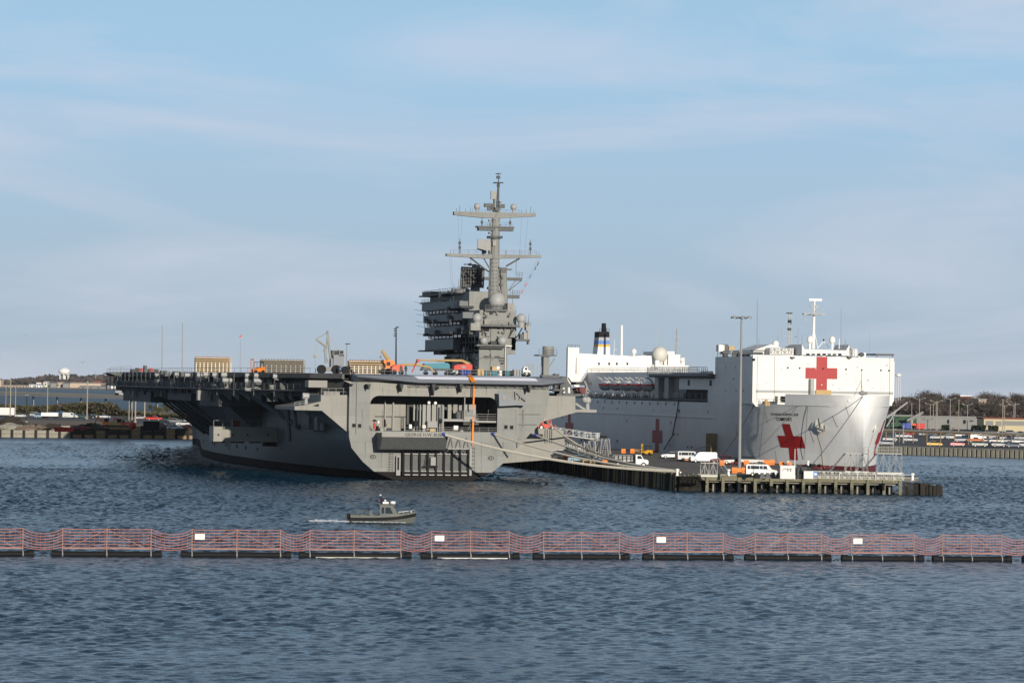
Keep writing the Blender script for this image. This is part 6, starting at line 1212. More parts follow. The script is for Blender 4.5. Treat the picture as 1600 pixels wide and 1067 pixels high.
DME = {}
for i, (px, cl, m_) in enumerate(((722, 'blue', 'blue'), (727.5, 'blue', 'blue'), (732, 'blue', 'blue'), (739, 'dark', 'black'), (759.5, 'teal', 'teal'), (764, 'grey', 'gear_grey'), (770, 'teal', 'teal'), (775, 'teal', 'teal'), (782, 'white', 'white'), (787.5, 'dark', 'black'), (793, 'teal', 'teal'), (798.5, 'black', 'black'))):
    if m_ not in DME: DME[m_] = dm.mesh('drum', m_, None, True)
    t = bpy.data.objects.new('drum', DME[m_]); COL.objects.link(t); t.location = (aty(px, 584, YD).x, YD + .3 * (i % 2), DZ); t.scale = (1.05, 1.05, 1.15)
    tag(t, cl + ' drum on the carrier stern edge, ' + ORD[i] + ' drum from the left', 'drum', 'drums along the stern edge')
q = aty(776, 575, 20); tl = thing('warm_lamp_cart', (q.x, 20, DZ), 'tan work cart with round pale lamp before the island', 'cart'); P('cart', 'tan', lambda b: pb(b, 769, 781, 573, 580, 20, 21.5), tl); P('lamp', 'white', lambda b: b.cyl(aty(778.5, 574.5, 19.9), aty(778.5, 574.5, 20.3), .32, .32, 10), tl); P('wheel', 'tyre', lambda b: b.cyl(aty(772, 581.5, 20), aty(772, 581.5, 20.4), .35, .35, 10), tl); P('wheel', 'tyre', lambda b: b.cyl(aty(779, 581.5, 20), aty(779, 581.5, 20.4), .35, .35, 10), tl)
q = aty(833, 575, 18); rk = thing('pipe_rack', (q.x, 18, DZ), 'thin grey lattice rack right of the white deck truck', 'rack'); P('frame', 'steel_grey', lambda b: b.truss(aty(823, 582, 18), aty(834, 582, 18), 1.8, .05, 4), rk); P('rail_bars', 'steel_grey', lambda b: b.rail([aty(834, 583, 18), aty(846, 583.5, 18)], 1.4, .7, .05, 3), rk)
# crew on the deck edge
def person(loc, rz, top, trousers, label, h=1.75):
    t = thing('person', loc, label, 'person', None, rz); s = h / 1.75
    b = MB()
    for sg in (-1, 1):
        b.cyl((.0, sg * .1, .06), (0, sg * .1, .48), .06, .075, 8); b.cyl((0, sg * .1, .46), (0, sg * .09, .92), .078, .10, 8); b.cbox(.05, sg * .1, 0, .24, .1, .08)
        b.cyl((0, sg * .22, 1.4), (.03, sg * .27, 1.1), .055, .045, 8); b.cyl((.03, sg * .27, 1.1), (.1, sg * .25, .85), .045, .035, 8)
    b.lathe([(.14, .86), (.16, 1.0), (.15, 1.15), (.19, 1.35), (.16, 1.45), (.06, 1.5), (.055, 1.55)], 0, 0, 10); b.ball(.01, 0, 1.64, .105, 10, 1.2)
    b.v = [(x * s, y * s, z * s) for x, y, z in b.v]
    b.build('body', trousers, t, True, True)
    j = MB(); j.lathe([(.17, .9), (.185, 1.0), (.175, 1.15), (.215, 1.36), (.17, 1.47), (.07, 1.51)], 0, 0, 10); j.v = [(x * s, y * s, z * s) for x, y, z in j.v]; j.build('jacket', top, t, True, True)
    hh = MB(); hh.ball(-.01, 0, 1.68, .112, 10, 1.0, -.1); hh.v = [(x * s, y * s, z * s) for x, y, z in hh.v]; hh.build('cap', 'black', t, True, True)
for px, Y, tp, lb_ in ((626.5, 9, 'dark_grey', 'person in dark clothes standing on deck by the red lift'), (634, 9, 'black', 'person in black standing on deck right of the red lift'), (531.5, 58, 'stack_blue', 'person in pale blue shirt beside the grey deck crane'), (546, 30, 'black', 'person in black at the left end of the tan rack')):
    person((aty(px, 583, Y).x, Y, DZ), 1.2, tp, 'dark_grey', lb_)
person((atz(1249.5, 748, PZ).x, atz(1249.5, 748, PZ).y - .8, PZ), 1.0, 'black', 'dark_grey', 'person in dark clothes standing by the white box on the pier')

# ================================================================== FLOATING SECURITY BARRIER
MODS = [(-112, -38, 36), (98, 167, 236), (300, 370, 438), (484, 553, 626), (674, 735, 795), (849, 908, 967), (1020, 1073, 1129), (1179, 1230, 1282), (1330, 1377, 1427), (1472, 1517, 1564), (1612, 1655, 1700)]
def wl(px): return 868 + 8.0 * max(0, px - 50) / 1450
def bp_(px): return atz(px, wl(px), 0)
WORDS = ['leftmost', 'second', 'third', 'fourth', 'fifth', 'sixth', 'seventh', 'eighth', 'ninth', 'tenth', 'eleventh']
NZ = [.94, 1.25, 1.56, 1.87, 2.18, 2.49, 2.80]
for k, (l, m_, r_) in enumerate(MODS):
    A, Mi, B = bp_(l), bp_(m_), bp_(r_); d = (B - A).normalized()
    lab = 'floating barrier unit with orange net, ' + WORDS[k] + ' from the left' + (', with white sign' if k in (2, 4, 6, 8) else '')
    t = thing('floating_barrier', Mi, lab, 'barrier', 'floating net barrier across the water')
    T = lambda n, m, fn: P(n, m, fn, t)
    nrm = d.cross(zv)
    T('pontoon', 'black', lambda b: [b.cyl(A - d * .75 + zv * .2, B + d * .75 + zv * .2, .31, .31, 10)])
    T('pontoon', 'black', lambda b: [b.cyl(A - d * .3 + zv * .12 - nrm * 1.4, B + d * .3 + zv * .12 - nrm * 1.4, .28, .28, 10)])
    if k in (3, 4): T('float_strip', 'white' if k == 4 else 'cream', lambda b: b.cyl(A + d * .6 + zv * .02 + nrm * .34, B - d * .2 + zv * .02 + nrm * .34, .07, .07, 6))
    for p in (A, Mi, B):
        T('post', 'net_pale', lambda b: [b.cyl(p + zv * .3, p + zv * 2.85, .055, .05, 6)]); T('clamp', 'steel_grey', lambda b: b.cyl(p + nrm * .36 + zv * .05, p + nrm * .30 + zv * .5, .07, .06, 6))
    for p, sg in ((A, -1), (B, 1)): T('buffer', 'black', lambda b: b.cyl(p + d * sg * .5 + zv * .2, p + d * sg * 1.1 + zv * .25, .42, .4, 10))
    T('toe_board', 'net_pale', lambda b: b.cyl(A + zv * .80, B + zv * .80, .06, .07, 4))
    rr = random.Random(k)
    for j, z in enumerate(NZ):
        pts = []
        for i in range(13):
            u = i / 12; q = A.lerp(B, u); half = (u * 2) % 1; q = q + zv * (z - .10 * math.sin(math.pi * half) * (.4 + rr.random() * .5)); pts.append(q)
        T('net_strand', 'rope_orange', lambda b: b.tube(pts, .030, 4))
    T('diagonal_stay', 'net_pale', lambda b: [b.cyl(Mi + zv * 2.75, A + d * .3 + zv * .7, .03, .03, 4)]); T('diagonal_stay', 'net_pale', lambda b: [b.cyl(Mi + zv * 2.75, B - d * .3 + zv * .7, .03, .03, 4)])
    vs_ = T('net_verticals', 'rope_orange', lambda b: [b.cyl(A.lerp(B, (i + .5) / 18) + zv * .92, A.lerp(B, (i + .5) / 18) + zv * 2.76, .012, .012, 3) for i in range(18)]); tag(vs_, kind='stuff')
    if k in (2, 4, 6, 8):
        c0 = bp_({2: 312, 4: 686, 6: 1032, 8: 1339}[k]); sgn_ = T('warning_sign', 'white', lambda b: b.add([c0 + d * x + nrm * y + zv * z for y in (.10, .14) for x, z in ((-.5, 1.78), (.5, 1.78), (.5, 2.36), (-.5, 2.36))], [(0, 3, 2, 1), (4, 5, 6, 7), (0, 1, 5, 4), (1, 2, 6, 5), (2, 3, 7, 6), (3, 0, 4, 7)]))
        P('sign_print', 'steel_grey', lambda b: [b.add([c0 + d * x + nrm * .145 + zv * z for x, z in ((-w, zz), (w, zz), (w, zz + .035), (-w, zz + .035))], [(0, 1, 2, 3)]) for w, zz in ((.34, 2.2), (.26, 2.08), (.36, 1.96))], sgn_)
    if k + 1 < len(MODS):
        C2 = bp_(MODS[k + 1][0])
        for j, z in enumerate(NZ):
            pts = [B.lerp(C2, i / 10) + zv * (z - (.36 + .03 * j) * math.sin(math.pi * (i / 10)) ** .8 * (1 if j else .75)) for i in range(11)]
            T('link_strand', 'rope_orange', lambda b: b.tube(pts, .030, 4))
        T('coupling_chain', 'rope_dark', lambda b: b.tube([B + d * .9 + zv * .3, B.lerp(C2, .35) + zv * -.05, B.lerp(C2, .5) + zv * .12, B.lerp(C2, .65) + zv * -.05, C2 - d * .9 + zv * .3], .06, 5))
        tag(T('link_verticals', 'rope_orange', lambda b: [b.cyl(B.lerp(C2, u) + zv * (.94 - .36 * math.sin(math.pi * u) ** .8), B.lerp(C2, u) + zv * (2.80 - .5 * math.sin(math.pi * u) ** .8), .014, .014, 3) for u in [i / 9 for i in range(1, 9)]]), kind='stuff')

# ================================================================== PATROL BOAT
q = atz(599, 816.5, 0); pbt = thing('patrol_boat', q, 'grey patrol boat with small cabin running right across the water', 'boat', rz=-TH + R(2))
BL = lambda n, m, mb, sm=False: mb.build(n, m, pbt, sm, True)
def bh(u): return 1.28 * (1 - max(0, (u - .55) / .45) ** 2.2)
def hullpt(zf): pass
Us = [i / 14 for i in range(15)]
def hull_band(z0, z1, g0, g1, rise0, rise1):
    m = MB()
    for sg in (-1, 1):
        vs = []
        for u in Us:
            x = -4.25 + 8.5 * u; r = u ** 3
            vs += [(x - (.5 * r if g0 < .95 else 0), sg * bh(u) * g0, z0 + rise0 * r), (x, sg * bh(u) * g1, z1 + rise1 * r)]
        m.add(vs, [(2 * i, 2 * i + 2, 2 * i + 3, 2 * i + 1) for i in range(len(Us) - 1)])
    return m
BL('hull', 'boat_grey', hull_band(-.4, .42, .6, .96, .15, .62), True); BL('gunwale', 'boat_grey', hull_band(.66, 1.0, 1.0, .98, .62, .55), True)
BL('rubbing_strake', 'black', hull_band(.30, .70, 1.03, 1.04, .62, .62), True)
deck = MB(); deck.add([(-4.25 + 8.5 * u, -bh(u) * .97, .72 + .5 * u ** 3) for u in Us] + [(-4.25 + 8.5 * u, bh(u) * .97, .72 + .5 * u ** 3) for u in Us], [(i, i + 1, 16 + i, 15 + i) for i in range(14)]); BL('deck', 'gear_grey', deck)
BL('transom', 'black', MB().box(-4.3, -4.2, -1.25, 1.25, -.3, .95))
cab = tapered([(-.45, .75), (1.95, .75), (1.95, 1.15), (1.25, 2.3), (-.45, 2.35)], 1.9, 1.6, .75, 2.35); co = BL('cabin', 'boat_grey', cab)
for sg in (-1, 1):
    for poly in ([(-.25, 1.25), (.1, 1.25), (.1, 2.05), (-.25, 2.05)], [(.25, 1.25), (1.25, 1.25), (.85, 2.05), (.25, 2.05)]):
        f = lambda z: .95 - .15 * (z - .75) / 1.6 + .012
        MB().add([(x, sg * f(z), z) for x, z in poly], [(0, 1, 2, 3)]).build('cabin_window', 'glass_dark', pbt, local=True)
    MB().add([(-.3, sg * .965, .95), (1.6, sg * .965, .95), (1.7, sg * .955, 1.12), (-.3, sg * .955, 1.12)], [(0, 1, 2, 3)]).build('blue_stripe', 'blue', pbt, local=True)
MB().add([(1.93, -.7, 1.25), (1.93, .7, 1.25), (1.35, .62, 2.2), (1.35, -.62, 2.2)], [(0, 1, 2, 3)]).build('windscreen', 'glass_dark', pbt, local=True)
BL('roof', 'boat_grey', MB().box(-.6, 1.55, -.85, .85, 2.34, 2.44)); BL('visor', 'black', MB().box(1.5, 1.95, -.7, .7, 2.3, 2.38))
BL('light_bar', 'white', MB().box(-.1, .65, -.5, .5, 2.5, 2.75)); BL('radar_dome', 'white', MB().lathe([(.3, 2.48), (.38, 2.6), (.34, 2.78), (.1, 2.86)], 1.2, 0, 12), True); BL('dome_light', 'white', MB().ball(.2, 0, 2.9, .14, 8))
BL('antenna_mast', 'black', MB().cyl((-.3, 0, 2.4), (-.4, 0, 3.5), .09, .06, 6)); BL('masthead_light', 'white', MB().ball(-.42, 0, 3.6, .12, 8)); BL('ensign', 'maroon', MB().box(-.65, -.38, -.01, .02, 2.75, 3.1))
BL('tow_frame', 'boat_grey', MB().tube([(-3.3, -.9, .8), (-3.3, -.9, 1.6), (-3.3, .9, 1.6), (-3.3, .9, .8)], .05, 5).tube([(-2.4, -.9, .8), (-2.4, -.9, 1.6), (-3.3, -.9, 1.6)], .05, 5)); BL('gun_post', 'boat_grey', MB().box(-1.75, -1.45, -.2, .2, .72, 1.6).box(-2.6, -2.4, -.6, -.3, .72, 1.5)); BL('bow_rail', 'alu', MB().rail([(2.0, -.9, 1.0), (3.2, -.7, 1.15), (4.0, 0, 1.3), (3.2, .7, 1.15), (2.0, .9, 1.0)], .45, .7, .025, 1)); BL('bow_bitt', 'white', MB().cyl((3.6, 0, 1.0), (3.6, 0, 1.6), .1, .08, 6))
for y in (-.5, .5): BL('outboard_engine', 'black', MB().box(-4.75, -4.25, y - .22, y + .22, .5, 1.15).box(-4.6, -4.4, y - .1, y + .1, -.4, .5))
person((q.x + .2, q.y - .05, .72), -TH, 'dark_grey', 'black', 'person in dark clothes inside the patrol boat cabin', 1.6)
wk = MB(); rr = random.Random(5); cw, sw = math.cos(-TH), math.sin(-TH)
for i in range(260):
    far = rr.random() ** 1.5; x = -4.4 - far * 5.2; y = rr.gauss(0, .25 + .5 * far) + (1.1 + far * .8) * rr.choice((-1, -.5, 1))
    if i > 180: x = rr.uniform(-4.2, 3.0); y = -(1.0 if x < 1 else 1.0 - (x - 1) * .25) - .35 - rr.random() * .2
    s = rr.uniform(.05, .2); X, Y_ = q.x + x * cw - y * sw, q.y + x * sw + y * cw; z = .10 + rr.random() * .10
    wk.add([(X - s * 1.6, Y_ - s, z - .04), (X + s * 1.6, Y_ - s * .7, z), (X + s * 1.2, Y_ + s, z + .05), (X - s, Y_ + s * .8, z)], [(0, 1, 2, 3)])
tag(solo(wk, 'wake_foam', 'foam', 'thin white wake behind the patrol boat', 'foam'), kind='stuff')
# gulls
for px, py, D, sp, lb_ in ((40, 523.5, 500, .8, 'pale gull flying at the far left of the sky'), (129, 566.5, 480, 1.1, 'dark gull flying low over the far shore'), (1162.5, 487, 590, .7, 'gull perched above the tall floodlight pole'), (312, 537, 620, .5, 'tiny gull near the left whip antennas')):
    q = atd(px, py, D); t = thing('gull', q, lb_, 'bird'); t.scale = (.6 * sp,) * 3; MB().lathe([(.02, -.28), (.09, -.1), (.1, .08), (.05, .24), (.02, .32)], 0, 0, 8).build('body', 'radome_grey', t, True, True)
    for sg in (-1, 1): MB().add([(0, -.1, .02), (sg * .35, -.05, .22), (sg * .75, 0, .12), (sg * .35, .12, .2), (0, .12, .02), (sg * .35, .03, .17)], [(0, 1, 3, 4), (1, 2, 3), (0, 4, 5), (5, 2, 1)]).build('wing', 'gear_grey', t, False, True)

# ================================================================== PLANTS
def tree_meshes(seed, h, r, n, leaf, twig=True):
    rr = random.Random(seed); tr = MB(); cr = MB()
    top = Vector((rr.uniform(-.3, .3), rr.uniform(-.3, .3), h * .55)); tr.cyl((0, 0, -.3), top, h * .028, h * .014, 6); tips = []
    for i in range(9):
        a = rr.uniform(0, 6.28); z0 = h * rr.uniform(.25, .55); e = Vector((math.cos(a) * r * rr.uniform(.4, .85), math.sin(a) * r * rr.uniform(.4, .85), h * rr.uniform(.55, .95)))
        tr.cyl((top.x * z0 / h, top.y * z0 / h, z0), e, h * .011, h * .004, 4); tips.append(e)
        for k in range(3):
            e2 = e + Vector((rr.gauss(0, r * .3), rr.gauss(0, r * .3), rr.uniform(0, h * .14))); tr.cyl(e * .8 + Vector((0, 0, h * .06)), e2, h * .005, h * .002, 3); tips.append(e2)
    for i in range(n):
        t = rr.choice(tips); p = t + Vector((rr.gauss(0, r * .22), rr.gauss(0, r * .22), rr.gauss(0, h * .07)))
        if twig:
            d = Vector((rr.gauss(0, 1), rr.gauss(0, 1), rr.uniform(.1, 1.4))).normalized() * leaf * rr.uniform(.8, 1.8); w = d.cross(Vector((rr.random(), rr.random(), rr.random()))).normalized() * leaf * .12
        else:
            d = Vector((rr.gauss(0, 1), rr.gauss(0, 1), rr.gauss(0, 1))).normalized() * leaf; w = d.cross(Vector((rr.random(), rr.random(), rr.random()))).normalized() * leaf * .8
        cr.add([p - w, p + w, p + d + w * .7, p + d - w * .7], [(0, 1, 2, 3)])
    return tr, cr
TM = {}
def tree(kind, v, loc, s, label, group, rz=0):
    key = (kind, v)
    if key not in TM:
        a, b = tree_meshes(v * 13 + len(kind), 11, 4.6, {'bare': 1500, 'ever': 900, 'bush': 700}[kind], {'bare': .75, 'ever': .6, 'bush': .55}[kind], kind == 'bare')
        TM[key] = (a.mesh('trunk', 'soil_dark'), b.mesh('crown', {'bare': 'twig_brown', 'ever': 'leaf_ever', 'bush': 'leaf_olive'}[kind]))
    t = thing({'bare': 'bare_tree', 'ever': 'evergreen_tree', 'bush': 'shrub'}[kind], loc, label, 'shrub' if kind == 'bush' else 'tree', group, rz); t.scale = (s, s, s * 1.0)
    for n, me in (('trunk', TM[key][0]), ('crown', TM[key][1])):
        o = bpy.data.objects.new(n, me); COL.objects.link(o); o.parent = t
    return t
def thicket(name, fn, n, size, m, label, squash=.7):
    # fn(i, rr) -> base point and height; leaf clumps heaped over it
    rr = random.Random(len(name) + n); b = MB()
    for i in range(n):
        p, h = fn(rr); z = p.z + h * rr.random() ** .7; s = size * rr.uniform(.6, 1.3); d = Vector((rr.gauss(0, 1), rr.gauss(0, 1), rr.gauss(0, .8))).normalized() * s; w = d.cross(Vector((rr.random() - .5, rr.random() - .5, rr.random()))).normalized() * s * squash
        q = Vector((p.x, p.y, z)); b.add([q - w - d * .5, q + w - d * .5, q + w * .6 + d * .5, q - w * .6 + d * .5], [(0, 1, 2, 3)])
    return tag(solo(b, name, m, label, 'vegetation'), kind='stuff')

# ================================================================== LEFT: quay at the head of the slip
LZ = 3.6
QA, QB = Vector((-130, 385, 0)), Vector((120, 410.2, 0)); qd = (QB - QA).normalized(); qn = Vector((-qd.y, qd.x, 0))
gp = [(-420, 430), (QA.x, QA.y), (QB.x, QB.y), (150, 411), (160, 520), (330, 900), (250, 925), (140, 920), (60, 915), (-60, 905), (-420, 900)]
gl = MB().prism(gp, LZ - 3.4, LZ, 'z'); gl.v = [(x, y, z if z > 1 else -1.0) for x, y, z in gl.v]; tag(gl.build('quay_ground', 'gravel_tan'), kind='structure')
tag(MB().prism([atz(p, y, LZ + .05)[:2] for p, y in ((-30, 655), (140, 657), (330, 668), (345, 660), (330, 649), (140, 647), (-30, 645))], LZ + .004, LZ + .03, 'z').build('parking_ground', 'asphalt'), kind='structure')
lq = thing('quay_wall', (QA + QB) / 2, 'tan concrete quay wall with dark fender piles at the left', 'quay wall')
nb = 68
for i in range(nb):
    a, b_ = QA + qd * (i * 3.65), QA + qd * (i * 3.65 + 3.2)
    dk = atz(95, 683, 0).x < a.x < atz(300, 685, 0).x
    for z0, z1 in ((-.8, 1.0), (1.15, 2.25), (2.4, LZ + .1)):
        P('wall_panel', 'timber_black' if dk and z0 > 1 and i % 3 else ('timber_brown' if dk else 'concrete'), lambda m: m.add([(a - qn * .2) + zv * z0, (b_ - qn * .2) + zv * z0, (b_ + qn * .5) + zv * z0, (a + qn * .5) + zv * z0, (a - qn * .2) + zv * z1, (b_ - qn * .2) + zv * z1, (b_ + qn * .5) + zv * z1, (a + qn * .5) + zv * z1], [(0, 1, 5, 4), (4, 5, 6, 7), (1, 2, 6, 5), (3, 0, 4, 7)]), lq)
    c = a - qd * .25 - qn * .55; P('fender_pile', 'timber_black', lambda m: m.cyl(c + zv * -1, c + zv * (LZ + .35 + .3 * (i % 2)), .42, .38, 8), lq)
# poles
def pole(px, y0, y1, r, m, label, lamp=False, z=LZ, group='lamp poles on the left quay'):
    q = atz(px, y0, z); D = (q - Vector((CX, CY, z))).dot(fv); h = atd(px, y1, D).z - z; t = thing('lamp_pole', q, label, 'pole', group)
    MB().cyl((0, 0, 0), (0, 0, h), r, r * .7, 6).build('shaft', m, t, local=True); MB().box(-r * 1.6, r * 1.6, -r * 1.6, r * 1.6, 0, .5).build('footing', 'concrete', t, local=True)
    if lamp:
        for sg in (-1, 1): MB().cyl((0, 0, h - .4), (sg * 2.0 * c_, -sg * 2.0 * s_, h + .25), .09, .07, 5).build('arm', m, t, local=True); MB().box(sg * 2.0 * c_ - .4, sg * 2.0 * c_ + .4, -sg * 2 * s_ - .2, -sg * 2 * s_ + .2, h + .18, h + .38).build('lamp_head', 'light_grey', t, local=True)
    else: MB().box(-.5, .5, -.2, .2, h - .15, h).build('lamp_head', 'light_grey', t, local=True)
for i, (px, y0, y1, r, m) in enumerate(((9, 648, 603, .14, 'pole_tan'), (16, 655, 594, .24, 'pole_tan'), (24, 650, 603, .17, 'pole_tan'), (41.5, 660, 617, .22, 'timber_black'), (74, 649, 600, .2, 'pole_tan'), (136, 655, 596, .24, 'pole_tan'), (201.5, 662, 622, .17, 'pole_tan'), (206.5, 656, 620, .17, 'pole_tan'), (211.5, 660, 608, .27, 'pole_tan'), (226, 652, 608, .30, 'pole_tan'), (289.5, 657, 640, .26, 'pole_tan'))):
    pole(px, y0, y1, r, m, 'tall tan pole on the left quay, ' + ORD[i] + ' pole from the left' if m != 'timber_black' else 'dark timber pole on the left quay near the red skip')
# left quay vehicles and plant
LV_ = [('sedan', 273, 671, 'white', 0, 'white saloon at the left quay edge near the carrier bow'), ('sedan', 295, 670.5, 'red', 0, 'red saloon at the left quay edge beside the white saloon'), ('pickup', 289, 666, 'white', 0, 'white pickup behind the red saloon on the left quay'), ('sedan', 308, 660, 'white', 2.9, 'white car farthest right on the left quay'), ('suv', 262, 665.5, 'black', 0, 'black car left of the white pickup on the quay'), ('suv', 273, 661, 'grey', 0, 'dark grey car behind the black car on the quay'), ('sedan', 254, 668, 'maroon', 0, 'dark red car right of the dark container'), ('pickup', 241, 657, 'bright red', 0, 'bright red pickup behind the dark container'), ('sedan', 218, 655, 'white', 1.2, 'white car right of the orange machine'), ('suv', 128, 653.5, 'green', 0, 'dark green car in the far row left of the tall pole'), ('suv', 140, 653.5, 'black', 0, 'black car in the far row right of the tall pole'), ('van', 110, 653.5, 'white', 0, 'white van in the far row on the left quay'), ('sedan', 118, 653, 'silver', 1.5, 'silver car between white van and green car'), ('sedan', 150, 653.5, 'white', 0, 'white car fifth in the far quay row'), ('sedan', 163, 653.5, 'white', 0, 'white car at the right end of the far quay row'), ('sedan', 33, 652, 'white', 0, 'white car behind the dark soil heap'), ('suv', 64, 653, 'pale blue', 0, 'pale blue car left of the white trailer'), ('pickup', 92, 648, 'blue', 0, 'blue pickup behind the white trailer'), ('suv', 57, 651, 'silver', 0, 'silver car by the second lamp pole')]
for kd, px, py, col, rz, lb_ in LV_: vehicle(kd, atz(px, py, LZ), -TH + rz, col, lb_, 'cars parked on the left quay')
def box_truck(px, py, label, m='white', L=8.0, z=LZ, rz=0, Hh=3.2, name='trailer'):
    t = thing(name, atz(px, py, z), label, 'trailer', None, -TH + rz); MB().box(-L / 2, L / 2, -1.2, 1.2, .9, Hh).build('box_body', m, t, local=True); MB().box(-L / 2, L / 2, -1.0, 1.0, .6, .9).build('chassis', 'black', t, local=True)
    for x in (-L * .35, -L * .22, L * .35):
        for y in (-1, 1): o = wheel_mb(.5, .3).build('wheel', 'tyre', t, local=True); o.location = (x, y, .5)
    return t
box_truck(78, 654, 'long white flat trailer in the far row on the left quay', 'white', 6, LZ, 0, 2.2); box_truck(4, 652, 'white box trailer at the far left edge of the quay', 'white_ship', 9, LZ, 0, 3.6)
t = thing('red_skip', atz(100, 675, LZ), 'red waste skip on the left quay edge', 'skip', rz=-TH); tapered([(-2.4, .1), (2.4, .1), (2.6, 1.3), (-2.6, 1.3)], 1.8, 2.0, .1, 1.3).build('bin', 'red', t, local=True); MB().box(-2.65, 2.65, -1.06, -1.0, 1.2, 1.35).build('rim', 'red_orange', t, local=True)
for x in (-1.6, 0, 1.6): MB().box(x - .08, x + .08, -1.02, -.94, .15, 1.25).build('rib', 'red_orange', t, local=True)
t = thing('dark_container', atz(237, 672, LZ), 'dark grey steel container on the left quay edge', 'container', rz=-TH); MB().box(-2.3, 2.3, -1.2, 1.2, .1, 2.5).build('container_body', 'black', t, local=True); MB().box(-2.4, 2.4, -1.25, 1.25, 2.5, 2.6).build('roof', 'dark_grey', t, local=True)
for i in range(8): MB().box(-2.1 + i * .58, -1.95 + i * .58, -1.24, -1.2, .2, 2.4).build('rib', 'dark_grey', t, local=True)
def heap(px, py, w, h, m, label, z=LZ, seed=1):
    q = atz(px, py, z); rr = random.Random(seed); b = MB(); off = [[rr.uniform(.75, 1.15) for _ in range(13)] for _ in range(6)]
    b.grid(lambda u, v: (q.x + math.cos(u * 6.2832) * w * (1 - v) * off[int(v * 5)][int(u * 12) % 12], q.y + math.sin(u * 6.2832) * w * .7 * (1 - v) * off[int(v * 5)][int(u * 12) % 12], z - .1 + h * (1 - (1 - v) ** 1.6) * (off[int(v * 5)][int(u * 12) % 12] ** .7)), 12, 5)
    for k in range(14): x, y = rr.uniform(-w, w) * .8, rr.uniform(-w, 0) * .6; b.ball(q.x + x, q.y + y, z + .25, rr.uniform(.3, .7), 6, .7)
    return solo(b, 'spoil_heap', m, label, 'heap', 'spoil heaps on the left quay')
heap(18, 662, 5.5, 2.4, 'soil_dark', 'black soil heap at the far left of the quay', seed=2); heap(15, 670, 5, 1.8, 'concrete', 'grey rubble heap on the quay beneath the black soil heap', seed=3); heap(43, 671, 4, 1.4, 'gravel_tan', 'tan rubble heap by the dark timber pole', seed=4); heap(80, 670, 4.4, 1.7, 'soil_dark', 'dark scrap heap left of the red skip', seed=5); heap(62, 671, 3.5, 1.3, 'gravel_tan', 'tan sand heap between two dark heaps', seed=6); heap(142, 671, 6, 2.0, 'soil_dark', 'wide dark heap right of the red skip', seed=8); heap(128, 671, 4, 1.3, 'maroon', 'low rusty scrap heap right of the red skip', seed=9)
def digger(px, py, label, m, s=1.0, rz=0):
    t = thing('excavator', atz(px, py, LZ), label, 'excavator', 'construction plant on the left quay', -TH + rz); t.scale = (s, s, s)
    for y in (-1, 1): MB().prism([(-1.6, 0), (1.6, 0), (1.9, .4), (1.6, .8), (-1.6, .8), (-1.9, .4)], y * 1.0 - .25, y * 1.0 + .25).build('track', 'black', t, local=True)
    tapered([(-1.9, .9), (1.2, .9), (1.2, 1.7), (-1.9, 2.0)], 2.2, 2.1, .9, 2).build('house', m, t, local=True); MB().box(.1, 1.2, -1.05, -.1, 1.7, 2.9).build('cab', 'black', t, local=True)
    MB().cyl((1.0, .4, 1.5), (3.2, .4, 3.6), .28, .22, 6).build('boom', m, t, local=True); MB().cyl((3.2, .4, 3.6), (4.2, .4, 1.4), .2, .16, 6).build('stick', m, t, local=True); MB().prism([(3.9, .5), (4.6, .6), (4.5, 1.4), (4.0, 1.5)], .0, .8).build('bucket', 'black', t, local=True)
digger(168, 668, 'orange excavator leftmost of the plant on the quay', 'orange', .95, 2.8); digger(182, 668.5, 'brown excavator with dark arm in the middle of the plant', 'tan', .95, .2); digger(192, 668, 'red orange excavator right of the brown one', 'red_orange', .85, 2.6)
t = thing('work_float', atz(181, 671.5, LZ), 'rusty orange steel float under the excavators on the quay', 'steel float', rz=-TH); MB().box(-4.2, 4.2, -1.2, .2, .1, .9).build('float_body', 'timber_brown', t, local=True)
for x in (-3, -1, 1, 3): MB().box(x - .1, x + .1, -1.26, -1.2, .1, .9).build('rib', 'orange', t, local=True)
q = atz(207, 671, LZ); t = thing('red_buoy', q, 'big red round buoy on the left quay edge', 'buoy'); MB().ball(0, 0, 1.15, 1.15, 14).build('float', 'red', t, True, True); MB().cyl((0, 0, 2.2), (0, 0, 2.8), .12, .1, 6).build('lifting_eye', 'black', t, local=True); MB().cyl((0, 0, 0), (0, 0, .25), .7, .7, 10).build('ring', 'red_orange', t, local=True)
for i, (px, y, s) in enumerate(((168, 641, .42), (148, 643, .36), (238, 646, .40), (261, 647, .46), (248, 648, .34), (278, 650, .30), (86, 640, .3), (95, 640, .34))): tree('bush', i % 3, atz(px, y + 4, LZ), s * .9, ORD[sorted((168, 148, 238, 261, 248, 278, 86, 95)).index(px)] + ' from left of the taller shrubs on the left spit', 'taller shrubs in the left belt', i)
belt = [atz(px, y, LZ) for px, y in ((-25, 646), (60, 646), (140, 648), (200, 650), (330, 657))]
def bpt(rr):
    u = rr.random() * 3.999; a = belt[int(u)]; b_ = belt[int(u) + 1]; p = a.lerp(b_, u - int(u)) + Vector((0, rr.uniform(-5, 26), 0)); hh = 2.2 + 2.6 * (.5 + .5 * math.sin(p.x * .13) * math.sin(p.x * .041 + 1)); return p, hh * (.5 if 20 < p.x < 50 else 1)
thicket('shrub_belt', bpt, 9000, .75, 'leaf_olive', 'belt of brown and olive shrubs along the left spit'); thicket('twig_belt', bpt, 5000, .7, 'twig_brown', 'bare twiggy undergrowth along the left spit')
tag(MB().prism([(p.x, p.y - 8) for p in belt] + [(p.x, p.y + 60) for p in reversed(belt)], LZ + .008, LZ + .05, 'z').build('grass_verge', 'grass_dry'), kind='structure')

